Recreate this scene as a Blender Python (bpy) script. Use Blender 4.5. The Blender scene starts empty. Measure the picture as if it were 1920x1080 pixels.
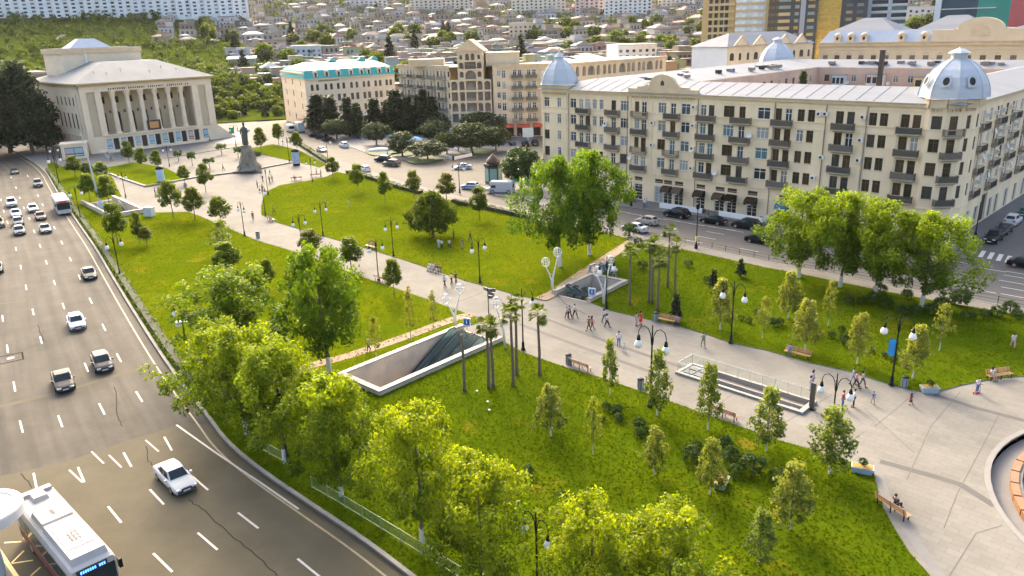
import bpy, math, random
import numpy as np
from mathutils import Vector, Matrix
from mathutils.geometry import tessellate_polygon
random.seed(7); rng = np.random.default_rng(7)
R = math.radians
# ------------------------------------------------------------------ camera
scene = bpy.context.scene
HC, FPX, PIT, ROLL = 32.0, 1440.0, R(18.5), R(1.75)
_f = Vector((0, math.cos(PIT), -math.sin(PIT))); _r = Vector((1, 0, 0)); _d = _f.cross(_r)
CX = _r * math.cos(ROLL) + _d * math.sin(ROLL); CYD = -_r * math.sin(ROLL) + _d * math.cos(ROLL)
cd = bpy.data.cameras.new('camera'); cam = bpy.data.objects.new('camera', cd)
scene.collection.objects.link(cam); scene.camera = cam
cd.sensor_width = 36; cd.lens = FPX / 1920 * 36; cd.clip_start = .5; cd.clip_end = 6000
cam.matrix_world = Matrix(((CX.x, -CYD.x, -_f.x, 0), (CX.y, -CYD.y, -_f.y, 0), (CX.z, -CYD.z, -_f.z, HC), (0, 0, 0, 1)))
# ------------------------------------------------------------------ sky, sun, exposure
SUN_AZ, SUN_EL = R(-13), R(29)
w = bpy.data.worlds.new('World'); scene.world = w; w.use_nodes = True
nt = w.node_tree; nt.nodes.clear()
sky = nt.nodes.new('ShaderNodeTexSky'); sky.sky_type = 'NISHITA'; sky.sun_disc = False
sky.sun_elevation = SUN_EL; sky.sun_rotation = SUN_AZ; sky.air_density = .8; sky.dust_density = 7.0; sky.ozone_density = .2
bg = nt.nodes.new('ShaderNodeBackground'); bg.inputs[1].default_value = .15
wo = nt.nodes.new('ShaderNodeOutputWorld')
nt.links.new(sky.outputs[0], bg.inputs[0]); nt.links.new(bg.outputs[0], wo.inputs[0])
sl = bpy.data.lights.new('sun', 'SUN'); sl.energy = .6; sl.angle = R(10); sl.color = (1, .84, .60)
so = bpy.data.objects.new('sun', sl); scene.collection.objects.link(so)
so.rotation_euler = Vector((math.sin(SUN_AZ) * math.cos(SUN_EL), math.cos(SUN_AZ) * math.cos(SUN_EL), math.sin(SUN_EL))).to_track_quat('Z', 'Y').to_euler()
so.location = (-60, 200, 200)
vs = scene.view_settings; vs.view_transform = 'Standard'; vs.look = 'None'; vs.gamma = 1; vs.use_curve_mapping = False
vs.exposure = 2.36
scene.render.resolution_x = 1024; scene.render.resolution_y = 576

# ------------------------------------------------------------------ pixel -> world
def ray(x, y): return CX * ((x - 960) / FPX) + CYD * ((y - 540) / FPX) + _f
def G(x, y, z=0.0):
    d = ray(x, y); t = (z - HC) / d.z
    return Vector((t * d.x, t * d.y, z))
def Zat(x, y, b):
    d = ray(x, y); s = math.hypot(b[0], b[1]) / math.hypot(d.x, d.y); return HC + s * d.z
def PX(p):
    q = Vector(p) - Vector((0, 0, HC)); z = q.dot(_f)
    return 960 + FPX * q.dot(CX) / z, 540 + FPX * q.dot(CYD) / z, z
def mpp(p): return PX(p)[2] / FPX          # metres per photo pixel at a point
def lerp(a, b, t): return a + (b - a) * t
HPROF = [(0, 0), (345, 0), (400, 3), (500, 12), (600, 21), (750, 36), (1000, 64), (1150, 85), (1500, 132), (2500, 190), (4500, 230)]
def terr(x, y):
    d = math.hypot(x, y)
    if y < 0: return 0.0
    h = float(np.interp(d, [a for a, _ in HPROF], [b for _, b in HPROF]))
    az = math.atan2(x, y)
    k = min(1, max(0, (-az - .18) / .25)); k2 = min(1, max(0, (d - 520) / 260))
    h *= 1 + .38 * k * k2
    return h
def T(x, y, step=4.0):
    d = ray(x, y).normalized(); t = 60.0
    while t < 4000:
        p = Vector((0, 0, HC)) + d * t
        if p.z <= terr(p.x, p.y): return Vector((p.x, p.y, terr(p.x, p.y)))
        t += step
    return p

# ------------------------------------------------------------------ mesh builder
class MB:
    def __init__(s, T=None): s.v = []; s.f = []; s.m = []; s.T = T
    def add(s, vs, fs, m=0):
        o = len(s.v)
        if s.T is not None: vs = [s.T @ Vector(v) for v in vs]
        s.v.extend(tuple(v) for v in vs); s.f.extend(tuple(i + o for i in f) for f in fs)
        s.m.extend([m] * len(fs) if isinstance(m, int) else m); return s
    def quad(s, a, b, c, d, m=0): return s.add([a, b, c, d], [(0, 1, 2, 3)], m)
    def box(s, x0, x1, y0, y1, z0, z1, m=0, bottom=True):
        f = [(4, 5, 6, 7), (0, 1, 5, 4), (1, 2, 6, 5), (2, 3, 7, 6), (3, 0, 4, 7)]
        if bottom: f.append((3, 2, 1, 0))
        return s.add([(x0, y0, z0), (x1, y0, z0), (x1, y1, z0), (x0, y1, z0), (x0, y0, z1), (x1, y0, z1), (x1, y1, z1), (x0, y1, z1)], f, m)
    def frus(s, c, a, b, z0, z1, k=.9, m=0):   # tapered box
        cx, cy = c; v = []
        for z, q in ((z0, 1), (z1, k)): v += [(cx - a * q, cy - b * q, z), (cx + a * q, cy - b * q, z), (cx + a * q, cy + b * q, z), (cx - a * q, cy + b * q, z)]
        return s.add(v, [(3, 2, 1, 0), (4, 5, 6, 7), (0, 1, 5, 4), (1, 2, 6, 5), (2, 3, 7, 6), (3, 0, 4, 7)], m)
    def poly(s, outer, z, holes=(), m=0):
        rings = [[Vector((p[0], p[1], 0)) for p in r] for r in [outer, *holes]]
        tri = tessellate_polygon(rings); vs = [(p.x, p.y, z) for r in rings for p in r]
        out = []
        for t in tri:
            a, b, c = (Vector(vs[i]) for i in t)
            out.append(tuple(t) if (b - a).cross(c - a).z > 0 else tuple(reversed(t)))
        return s.add(vs, out, m)
    def prism(s, outer, z0, z1, m=0, holes=(), ms=None, bottom=False):
        s.poly(outer, z1, holes, m)
        if bottom:
            k = len(s.f); s.poly(outer, z0, holes, m)
            for i in range(k, len(s.f)): s.f[i] = tuple(reversed(s.f[i]))
        ms = m if ms is None else ms
        for r, sg in [(outer, 1)] + [(h, -1) for h in holes]:
            ar = sum(r[i][0] * r[(i + 1) % len(r)][1] - r[(i + 1) % len(r)][0] * r[i][1] for i in range(len(r)))
            n = len(r); vs = [(p[0], p[1], z0) for p in r] + [(p[0], p[1], z1) for p in r]
            fs = [(i, (i + 1) % n, n + (i + 1) % n, n + i) for i in range(n)]
            if ar * sg < 0: fs = [tuple(reversed(f)) for f in fs]
            s.add(vs, fs, ms)
        return s
    def tube(s, pts, rad, n=6, m=0, cap=True):
        pts = [Vector(p) for p in pts]
        if not isinstance(rad, (list, tuple)): rad = [rad] * len(pts)
        vs = []; up = None
        for i, p in enumerate(pts):
            d = (pts[min(i + 1, len(pts) - 1)] - pts[max(i - 1, 0)]).normalized()
            if up is None: up = Vector((0, 0, 1)) if abs(d.z) < .9 else Vector((1, 0, 0))
            a = d.cross(up); a = a.normalized() if a.length > 1e-4 else Vector((1, 0, 0))
            b = d.cross(a).normalized(); up = a.cross(d)
            for k in range(n):
                t = 2 * math.pi * k / n; vs.append(p + a * (rad[i] * math.cos(t)) + b * (rad[i] * math.sin(t)))
        fs = [(i * n + k, i * n + (k + 1) % n, (i + 1) * n + (k + 1) % n, (i + 1) * n + k) for i in range(len(pts) - 1) for k in range(n)]
        if cap: fs += [tuple(range(n - 1, -1, -1)), tuple((len(pts) - 1) * n + k for k in range(n))]
        return s.add(vs, fs, m)
    def lathe(s, prof, n=10, c=(0, 0, 0), m=0, rot=0, cap=True):
        vs = [(c[0] + r * math.cos(rot + 2 * math.pi * k / n), c[1] + r * math.sin(rot + 2 * math.pi * k / n), c[2] + z) for r, z in prof for k in range(n)]
        fs = [(i * n + k, i * n + (k + 1) % n, (i + 1) * n + (k + 1) % n, (i + 1) * n + k) for i in range(len(prof) - 1) for k in range(n)]
        if cap: fs += [tuple(range(n - 1, -1, -1)), tuple((len(prof) - 1) * n + k for k in range(n))]
        return s.add(vs, fs, m)
    def strip(s, pts, w0, w1, z, m=0):      # flat band between two offsets of a polyline
        a = offset(pts, w0); b = offset(pts, w1)
        vs = [(p[0], p[1], z) for p in a] + [(p[0], p[1], z) for p in b]; n = len(a)
        fs = []
        for i in range(n - 1):
            f = (i, i + 1, n + i + 1, n + i); A, B, C = (Vector(vs[k]) for k in f[:3])
            fs.append(f if (B - A).cross(C - A).z > 0 else tuple(reversed(f)))
        return s.add(vs, fs, m)
    def ribbon(s, pts, w0, w1, z0, z1, m=0):  # solid wall along a polyline
        a = offset(pts, w0); b = offset(pts, w1)
        return s.prism(list(a) + list(reversed(b)), z0, z1, m)
    def mesh(s, name, mats=(), smooth=False):
        me = bpy.data.meshes.new(name); me.from_pydata(s.v, [], s.f)
        for t in mats: me.materials.append(t)
        if any(s.m): me.polygons.foreach_set('material_index', s.m)
        if smooth: me.polygons.foreach_set('use_smooth', [True] * len(me.polygons))
        me.update(); return me
def offset(pts, d):      # d > 0 is to the left of the walking direction
    out = []; n = len(pts)
    for i in range(n):
        t = Vector(pts[min(i + 1, n - 1)][:2]) - Vector(pts[max(i - 1, 0)][:2]); t.normalize()
        out.append((pts[i][0] - t.y * d, pts[i][1] + t.x * d))
    return out
def arc(c, r, a0, a1, n): return [(c[0] + r * math.cos(lerp(a0, a1, i / n)), c[1] + r * math.sin(lerp(a0, a1, i / n))) for i in range(n + 1)]
def Tr(loc=(0, 0, 0), rz=0.0): return Matrix.Translation(Vector(loc)) @ Matrix.Rotation(rz, 4, 'Z')

# ------------------------------------------------------------------ objects
COL = scene.collection
def tag(o, label=None, cat=None, group=None, kind=None):
    if label: o['label'] = label
    if cat: o['category'] = cat
    if group: o['group'] = group
    if kind: o['kind'] = kind
    return o
def obj(name, me, parent=None, loc=None, rz=None, color=None, sc=None, kind=None):
    o = bpy.data.objects.new(name, me); COL.objects.link(o)
    if parent is not None: o.parent = parent
    if loc is not None: o.location = loc
    if rz is not None: o.rotation_euler = (0, 0, rz)
    if sc is not None: o.scale = sc if hasattr(sc, '__len__') else (sc, sc, sc)
    if color is not None: o.color = (*color, 1)
    if kind: o['kind'] = kind
    return o
def thing(name, label, cat, loc=(0, 0, 0), rz=0, group=None, sc=None):
    o = obj(name, None, None, loc, rz, None, sc); o.empty_display_size = .3
    return tag(o, label, cat, group)
def clone(root, loc, rz=0.0, label=None, sc=None, group=None, colors=None):
    r = root.copy(); COL.objects.link(r); r.location = loc; r.rotation_euler = (0, 0, rz)
    if sc is not None: r.scale = sc if hasattr(sc, '__len__') else (sc, sc, sc)
    if label: r['label'] = label
    if group: r['group'] = group
    def rec(a, b):
        for k in a.children:
            c = k.copy(); COL.objects.link(c); c.parent = b
            if colors and k.name.split('.')[0] in colors: c.color = (*colors[k.name.split('.')[0]], 1)
            rec(k, c)
    rec(root, r)
    return r
ORD = ['', 'second', 'third', 'fourth', 'fifth', 'sixth', 'seventh', 'eighth', 'ninth', 'tenth', 'eleventh', 'twelfth', 'thirteenth', 'fourteenth', 'fifteenth', 'sixteenth', 'seventeenth', 'eighteenth', 'nineteenth', 'twentieth'] + ['twenty-' + o for o in ('first', 'second', 'third', 'fourth', 'fifth', 'sixth', 'seventh', 'eighth', 'ninth')] + ['thirtieth'] + ['thirty-' + o for o in ('first', 'second', 'third', 'fourth', 'fifth', 'sixth', 'seventh', 'eighth', 'ninth')]
def from_left(i, n):
    if i == 0: return 'leftmost'
    if i == n - 1: return 'rightmost'
    return ORD[i] + ' from the left' if i <= n / 2 else ORD[n - 1 - i] + ' from the right'

# ------------------------------------------------------------------ materials
MATS = {}
def mat(name, col=(.5, .5, .5), rough=.7, var=.12, scale=1.5, metal=0.0, bump=0.0, bscale=20., objcol=False, spec=.4, col2=None, emit=None, coat=0., streak=None, coord='Object', trans=0.):
    if name in MATS: return MATS[name]
    m = bpy.data.materials.new(name); m.use_nodes = True; MATS[name] = m
    n = m.node_tree.nodes; l = m.node_tree.links; b = n['Principled BSDF']
    b.inputs['Roughness'].default_value = rough; b.inputs['Metallic'].default_value = metal
    b.inputs['Specular IOR Level'].default_value = spec; b.inputs['Coat Weight'].default_value = coat
    tc = n.new('ShaderNodeTexCoord')
    if objcol: src = n.new('ShaderNodeObjectInfo').outputs['Color']
    else:
        rg = n.new('ShaderNodeRGB'); rg.outputs[0].default_value = (*col, 1); src = rg.outputs[0]
    if var:
        nz = n.new('ShaderNodeTexNoise'); nz.inputs['Scale'].default_value = scale; nz.inputs['Detail'].default_value = 6; nz.inputs['Roughness'].default_value = .65
        if streak:
            mp = n.new('ShaderNodeMapping'); mp.inputs['Scale'].default_value = streak; l.new(tc.outputs[coord], mp.inputs[0]); l.new(mp.outputs[0], nz.inputs['Vector'])
        else: l.new(tc.outputs[coord], nz.inputs['Vector'])
        if col2 is not None:
            cr = n.new('ShaderNodeValToRGB'); cr.color_ramp.elements[0].position = .5 - var; cr.color_ramp.elements[1].position = .5 + var
            l.new(nz.outputs[0], cr.inputs[0])
            mx = n.new('ShaderNodeMix'); mx.data_type = 'RGBA'; l.new(cr.outputs[0], mx.inputs[0]); l.new(src, mx.inputs[6]); mx.inputs[7].default_value = (*col2, 1); src = mx.outputs[2]
        else:
            mr = n.new('ShaderNodeMapRange'); mr.inputs[1].default_value = .25; mr.inputs[2].default_value = .75; mr.inputs[3].default_value = 1 - var; mr.inputs[4].default_value = 1 + var
            l.new(nz.outputs[0], mr.inputs[0])
            mx = n.new('ShaderNodeVectorMath'); mx.operation = 'SCALE'; l.new(src, mx.inputs[0]); l.new(mr.outputs[0], mx.inputs['Scale']); src = mx.outputs[0]
    l.new(src, b.inputs['Base Color'])
    if bump:
        nb = n.new('ShaderNodeTexNoise'); nb.inputs['Scale'].default_value = bscale; nb.inputs['Detail'].default_value = 4; l.new(tc.outputs[coord], nb.inputs['Vector'])
        bp = n.new('ShaderNodeBump'); bp.inputs['Strength'].default_value = bump; bp.inputs['Distance'].default_value = .05; l.new(nb.outputs[0], bp.inputs['Height']); l.new(bp.outputs[0], b.inputs['Normal'])
    if emit: b.inputs['Emission Color'].default_value = (*emit[:3], 1); b.inputs['Emission Strength'].default_value = emit[3]
    if trans: b.inputs['Transmission Weight'].default_value = trans
    return m
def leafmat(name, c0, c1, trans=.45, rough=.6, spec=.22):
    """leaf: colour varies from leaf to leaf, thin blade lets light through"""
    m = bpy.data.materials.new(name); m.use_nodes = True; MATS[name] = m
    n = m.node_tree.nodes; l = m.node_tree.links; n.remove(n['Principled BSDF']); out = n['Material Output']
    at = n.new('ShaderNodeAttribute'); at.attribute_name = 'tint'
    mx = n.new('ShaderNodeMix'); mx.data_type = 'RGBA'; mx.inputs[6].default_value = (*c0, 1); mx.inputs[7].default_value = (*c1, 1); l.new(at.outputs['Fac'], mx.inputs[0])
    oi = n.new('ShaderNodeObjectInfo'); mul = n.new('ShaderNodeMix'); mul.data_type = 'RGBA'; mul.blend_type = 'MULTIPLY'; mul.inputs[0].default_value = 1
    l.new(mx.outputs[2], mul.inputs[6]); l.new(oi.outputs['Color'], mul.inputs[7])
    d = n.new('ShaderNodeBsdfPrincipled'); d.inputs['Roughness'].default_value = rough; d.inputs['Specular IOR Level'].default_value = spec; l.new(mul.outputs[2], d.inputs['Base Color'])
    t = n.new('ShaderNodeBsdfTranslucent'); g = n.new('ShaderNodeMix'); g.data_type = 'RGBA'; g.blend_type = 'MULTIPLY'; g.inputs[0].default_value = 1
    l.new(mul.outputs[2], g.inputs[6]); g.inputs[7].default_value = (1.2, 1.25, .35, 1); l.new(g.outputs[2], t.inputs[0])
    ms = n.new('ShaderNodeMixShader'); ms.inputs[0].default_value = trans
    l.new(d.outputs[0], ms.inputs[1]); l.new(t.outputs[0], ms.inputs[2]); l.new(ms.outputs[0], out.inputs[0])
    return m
# ================================================================== GROUND
m_earth = mat('earth', (.15, .13, .095), .95, .2, .05, col2=(.085, .095, .04))
m_asph = mat('asphalt_grey', (0.087, 0.079, 0.064), .85, .16, .22, bump=.15, bscale=6, spec=.12)
m_asph_dark = mat('asphalt_dark', (0.064, 0.061, 0.056), .8, .15, .3, bump=.25, bscale=6)
m_asph_patch = mat('asphalt_patch', (0.090, 0.078, 0.051), .85, .18, .25, bump=.2, bscale=6, spec=.08)
m_pave = mat('paving', (0.183, 0.172, 0.147), .9, .13, .22, bump=.06, bscale=3, spec=.04)
def slabs(m, base, tone):     # each slab of the paving has its own slightly different tone, joints a little darker
    n = m.node_tree.nodes; l = m.node_tree.links; b = n['Principled BSDF']; src = b.inputs['Base Color'].links[0].from_socket
    tc = n.new('ShaderNodeTexCoord'); mp = n.new('ShaderNodeMapping'); mp.inputs['Rotation'].default_value = (0, 0, R(45)); l.new(tc.outputs['Object'], mp.inputs[0])
    br = n.new('ShaderNodeTexBrick'); br.inputs['Scale'].default_value = 1; br.inputs['Brick Width'].default_value = 1.2; br.inputs['Row Height'].default_value = .6; br.inputs['Mortar Size'].default_value = .012; br.inputs['Color1'].default_value = (1 - tone,) * 3 + (1,); br.inputs['Color2'].default_value = (1 + tone,) * 3 + (1,); br.inputs['Mortar'].default_value = (.72, .71, .69, 1); l.new(mp.outputs[0], br.inputs[0])
    st = n.new('ShaderNodeTexNoise'); st.inputs['Scale'].default_value = .12; st.inputs['Detail'].default_value = 7; st.inputs['Roughness'].default_value = .7; l.new(tc.outputs['Object'], st.inputs['Vector'])
    mr = n.new('ShaderNodeMapRange'); mr.inputs[1].default_value = .35; mr.inputs[2].default_value = .7; mr.inputs[3].default_value = .88; mr.inputs[4].default_value = 1.05; l.new(st.outputs[0], mr.inputs[0])
    mx = n.new('ShaderNodeMix'); mx.data_type = 'RGBA'; mx.blend_type = 'MULTIPLY'; mx.inputs[0].default_value = 1; l.new(src, mx.inputs[6]); l.new(br.outputs[0], mx.inputs[7])
    sc = n.new('ShaderNodeVectorMath'); sc.operation = 'SCALE'; l.new(mx.outputs[2], sc.inputs[0]); l.new(mr.outputs[0], sc.inputs['Scale']); l.new(sc.outputs[0], b.inputs['Base Color'])
slabs(m_pave, None, .05)
def roadwear(m):   # wheel tracks, oil down the lane middles and stretched stains follow the lanes ('lane' = metres along, metres across)
    n = m.node_tree.nodes; l = m.node_tree.links; b = n['Principled BSDF']; src = b.inputs['Base Color'].links[0].from_socket
    at = n.new('ShaderNodeAttribute'); at.attribute_name = 'lane'; sx = n.new('ShaderNodeSeparateXYZ'); l.new(at.outputs['Vector'], sx.inputs[0])
    mu = n.new('ShaderNodeMath'); mu.operation = 'MULTIPLY'; mu.inputs[1].default_value = 2 * math.pi / 1.72; l.new(sx.outputs[1], mu.inputs[0]); sn = n.new('ShaderNodeMath'); sn.operation = 'SINE'; l.new(mu.outputs[0], sn.inputs[0])
    mp = n.new('ShaderNodeMapping'); mp.inputs['Scale'].default_value = (.035, .9, 1); l.new(at.outputs['Vector'], mp.inputs[0]); nz = n.new('ShaderNodeTexNoise'); nz.inputs['Scale'].default_value = 1; nz.inputs['Detail'].default_value = 6; l.new(mp.outputs[0], nz.inputs['Vector'])
    m2 = n.new('ShaderNodeMapping'); m2.inputs['Scale'].default_value = (.16, .16, 1); l.new(at.outputs['Vector'], m2.inputs[0]); n2 = n.new('ShaderNodeTexNoise'); n2.inputs['Scale'].default_value = 1; n2.inputs['Detail'].default_value = 7; n2.inputs['Roughness'].default_value = .7; l.new(m2.outputs[0], n2.inputs['Vector'])
    r1_ = n.new('ShaderNodeMapRange'); r1_.inputs[1].default_value = -1; r1_.inputs[2].default_value = 1; r1_.inputs[3].default_value = .93; r1_.inputs[4].default_value = 1.04; l.new(sn.outputs[0], r1_.inputs[0])
    r2_ = n.new('ShaderNodeMapRange'); r2_.inputs[1].default_value = .3; r2_.inputs[2].default_value = .7; r2_.inputs[3].default_value = .78; r2_.inputs[4].default_value = 1.14; l.new(nz.outputs[0], r2_.inputs[0])
    r3_ = n.new('ShaderNodeMapRange'); r3_.inputs[1].default_value = .35; r3_.inputs[2].default_value = .62; r3_.inputs[3].default_value = .80; r3_.inputs[4].default_value = 1.05; l.new(n2.outputs[0], r3_.inputs[0])
    p = None
    for r_ in (r1_, r2_, r3_):
        sc = n.new('ShaderNodeVectorMath'); sc.operation = 'SCALE'; l.new(p or src, sc.inputs[0]); l.new(r_.outputs[0], sc.inputs['Scale']); p = sc.outputs[0]
    l.new(p, b.inputs['Base Color'])
def lane_attr(me, K, w):
    at = me.attributes.new('lane', 'FLOAT_VECTOR', 'POINT'); acc = [0]
    for a, b in zip(K[:-1], K[1:]): acc.append(acc[-1] + math.hypot(b[0] - a[0], b[1] - a[1]))
    Ka = np.array(K); out = []
    for v in me.vertices:
        d = np.hypot(Ka[:, 0] - v.co.x, Ka[:, 1] - v.co.y); i = int(d.argmin()); out += [acc[i], float(d[i]), 0]
    at.data.foreach_set('vector', out)
m_avenue = mat('avenue_asphalt', (0.083, 0.075, 0.060), .85, .14, .22, bump=.15, bscale=6, spec=.08); roadwear(m_avenue)
m_pave2 = mat('paving_band', (0.080, 0.075, 0.068), .9, .12, .8)
m_kerb = mat('kerb_stone', (0.204, 0.191, 0.170), .8, .15, 1.5)
m_white = mat('road_paint', (0.425, 0.408, 0.365), .6, .2, 3)
m_yellow = mat('yellow_paint', (.62, .42, .12), .6, .2, 3)
m_dirt = mat('dirt', (0.212, 0.153, 0.098), .95, .2, .8)
m_side = mat('sidewalk_stone', (0.155, 0.147, 0.134), .9, .12, .6)
m_greypave = mat('forecourt_paving', (0.106, 0.106, 0.100), .85, .15, .3)
# lawn: worn yellow patches, mown stripes and clumps are in the turf itself
def lawn_mat(k=(1, 1, 1), nm='lawn'):
    K3 = lambda c: tuple(a * q for a, q in zip(c, k))
    m = bpy.data.materials.new(nm); m.use_nodes = True; n = m.node_tree.nodes; l = m.node_tree.links; b = n['Principled BSDF']
    tc = n.new('ShaderNodeTexCoord')
    def noise(sc, det=5, streak=None):
        z = n.new('ShaderNodeTexNoise'); z.inputs['Scale'].default_value = sc; z.inputs['Detail'].default_value = det; z.inputs['Roughness'].default_value = .6
        mp = n.new('ShaderNodeMapping'); mp.inputs['Scale'].default_value = streak or (1, 1, 1); l.new(tc.outputs['Object'], mp.inputs[0]); l.new(mp.outputs[0], z.inputs['Vector']); return z.outputs[0]
    def ramp(src, a, b_):
        r = n.new('ShaderNodeMapRange'); r.inputs[1].default_value = a; r.inputs[2].default_value = b_; l.new(src, r.inputs[0]); return r.outputs[0]
    def mix(f, a, c):
        x = n.new('ShaderNodeMix'); x.data_type = 'RGBA'; l.new(f, x.inputs[0])
        for s, i in ((a, 6), (c, 7)):
            if isinstance(s, tuple): x.inputs[i].default_value = (*s, 1)
            else: l.new(s, x.inputs[i])
        return x.outputs[2]
    c = mix(ramp(noise(.09, 4), .35, .65), K3((.070, .098, .002)), K3((.120, .130, .0025)))
    c = mix(ramp(noise(.9, 4, (1, .55, 1)), .38, .68), c, K3((.058, .086, .002)))
    c = mix(ramp(noise(.16, 5), .60, .74), c, (.165, .125, .010))
    c = mix(ramp(noise(4.5, 3), .45, .72), c, K3((.048, .072, .002)))
    l.new(c, b.inputs['Base Color']); b.inputs['Roughness'].default_value = .85; b.inputs['Specular IOR Level'].default_value = 0
    nb = noise(5, 5); bp = n.new('ShaderNodeBump'); bp.inputs['Strength'].default_value = .45; bp.inputs['Distance'].default_value = .15; l.new(nb, bp.inputs['Height']); l.new(bp.outputs[0], b.inputs['Normal'])
    return m
m_lawn = lawn_mat(); m_lawn_dim = lawn_mat((.74, .84, 1), 'dimmed_lawn')  # weaker glow when seen from steeply above, painted as darker, greener turf
def g2(pts, z=0): return [tuple(G(x, y, z)[:2]) for x, y in pts]
def frame_rect(o, ang, L, W): # corners from o along ang (length L), left (width W)
    a = Vector((math.cos(ang), math.sin(ang))); b = Vector((-a.y, a.x)); o = Vector(o)
    return [tuple(o), tuple(o + a * L), tuple(o + a * L + b * W), tuple(o + b * W)]
# underground escalator halls: outer wall rectangles (o = corner, angle, length, width)
PA1 = R(47.5); P1 = (Vector((-12.6, 64.6)), PA1, 16.9, 6.5)
PA2 = R(51); P2 = (Vector((9.6, 88.6)), PA2, 8.9, 5.8)
PA3 = R(131.5); P3 = (Vector((-71.6, 148.6)), PA3, 20.0, 6.6)
PA4 = R(-45); P4 = (Vector((15.5, 67.6)), PA4, 12.7, 2.9)
def inset(P, d):
    o, a, L, W = P; u = Vector((math.cos(a), math.sin(a))); v = Vector((-u.y, u.x))
    return frame_rect(o + u * d + v * d, a, L - 2 * d, W - 2 * d)
PITS = [inset(P1, .1), inset(P2, .1), inset(P3, .1), inset(P4, .1)]
C_RING = None
# circular sunken seating ring in the plaza, fitted through its visible rim
def circ3(a, b, c):
    ax, ay = a; bx, by = b; cx, cy = c; d = 2 * (ax * (by - cy) + bx * (cy - ay) + cx * (ay - by))
    ux = ((ax * ax + ay * ay) * (by - cy) + (bx * bx + by * by) * (cy - ay) + (cx * cx + cy * cy) * (ay - by)) / d
    uy = ((ax * ax + ay * ay) * (cx - bx) + (bx * bx + by * by) * (ax - cx) + (cx * cx + cy * cy) * (bx - ax)) / d
    return (ux, uy), math.hypot(ax - ux, ay - uy)
RC, RR = circ3(*g2([(1920, 812), (1852, 892), (1920, 1016)]))
RING = arc(RC, RR, 0, 2 * math.pi, 64)[:-1]
PITS.append(RING)
# ---- terrain sheet: flat inner rectangle with the pit openings, hills outside
IX0, IX1, IY0, IY1 = -160, 160, 0, 320
mb = MB(); mb.poly([(IX0, IY0), (IX1, IY0), (IX1, IY1), (IX0, IY1)], 0, PITS)
xs = [-4500, -3000, -2000, -1500, -1100] + list(range(-960, 961, 40)) + [1100, 1500, 2000, 3000, 4500]
ys = [-800, -400, -200, -80, 0] + list(range(40, 1281, 40)) + [1400, 1600, 2000, 2600, 3500, 5000]
idx = {}; gv = []
for i, x in enumerate(xs):
    for j, y in enumerate(ys):
        h = terr(x, y)
        idx[i, j] = len(gv); gv.append((x, y, h))
fs = []
for i in range(len(xs) - 1):
    for j in range(len(ys) - 1):
        if IX0 <= xs[i] and xs[i + 1] <= IX1 and IY0 <= ys[j] and ys[j + 1] <= IY1: continue
        fs.append((idx[i, j], idx[i + 1, j], idx[i + 1, j + 1], idx[i, j + 1]))
mb.add(gv, fs)
tag(obj('ground', mb.mesh('ground', [m_earth])), kind='structure')
# ---- left avenue
KPX = [(82, 317), (105, 360), (140, 412), (175, 462), (200, 505), (240, 572), (293, 657), (338, 722), (392, 790), (420, 830), (480, 882), (580, 950), (680, 1017), (762, 1080)]
K = g2(KPX); K = [(-260, 372), (-196, 296), (-151.5, 240.8)] + K
t = Vector(K[-1]) - Vector(K[-2]); t.normalize(); K += [tuple(Vector(K[-1]) + t * q) for q in (8, 18, 34)]
def smooth(pts, it=2):
    for _ in range(it):
        out = [pts[0]]
        for a, b in zip(pts[:-1], pts[1:]): out += [(a[0] * .75 + b[0] * .25, a[1] * .75 + b[1] * .25), (a[0] * .25 + b[0] * .75, a[1] * .25 + b[1] * .75)]
        pts = out + [pts[-1]]
    return pts
K = smooth(K, 2)                      # runs towards the camera; the road lies to its right
def ktan(p):
    i = min(range(len(K) - 1), key=lambda i: (K[i][0] - p[0]) ** 2 + (K[i][1] - p[1]) ** 2)
    return math.atan2(K[i + 1][1] - K[i][1], K[i + 1][0] - K[i][0])
LEFT_EDGE = g2([(0, 1022), (18, 1045), (45, 1085)])
mb = MB(); q = 30.0
for k in range(15): mb.strip(K, -q * (k + 1) / 15, -q * k / 15, .010)
me = mb.mesh('avenue', [m_avenue]); lane_attr(me, K, q)
left_road = tag(obj('avenue', me), kind='structure')
pt = g2([(0, 893), (120, 868), (250, 823), (352, 793), (398, 797), (480, 884), (580, 952), (680, 1019), (760, 1079)])
mb = MB().poly(pt + [(-4, 33), (-60, 33), (-60, 60)], .016)
obj('asphalt_patch', mb.mesh('asphalt_patch', [m_asph_patch]), left_road)
mb = MB().strip(g2([(-40, 772), (100, 739), (215, 705), (296, 683)]), -.35, .35, .018)
obj('repair_strip', mb.mesh('repair_strip', [m_asph_patch]), left_road)
mb = MB().strip(g2([(-40, 577), (0, 570), (48, 564)]), -.3, .3, .018)
obj('repair_strip', mb.mesh('repair_strip', [m_asph_patch]), left_road)
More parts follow.
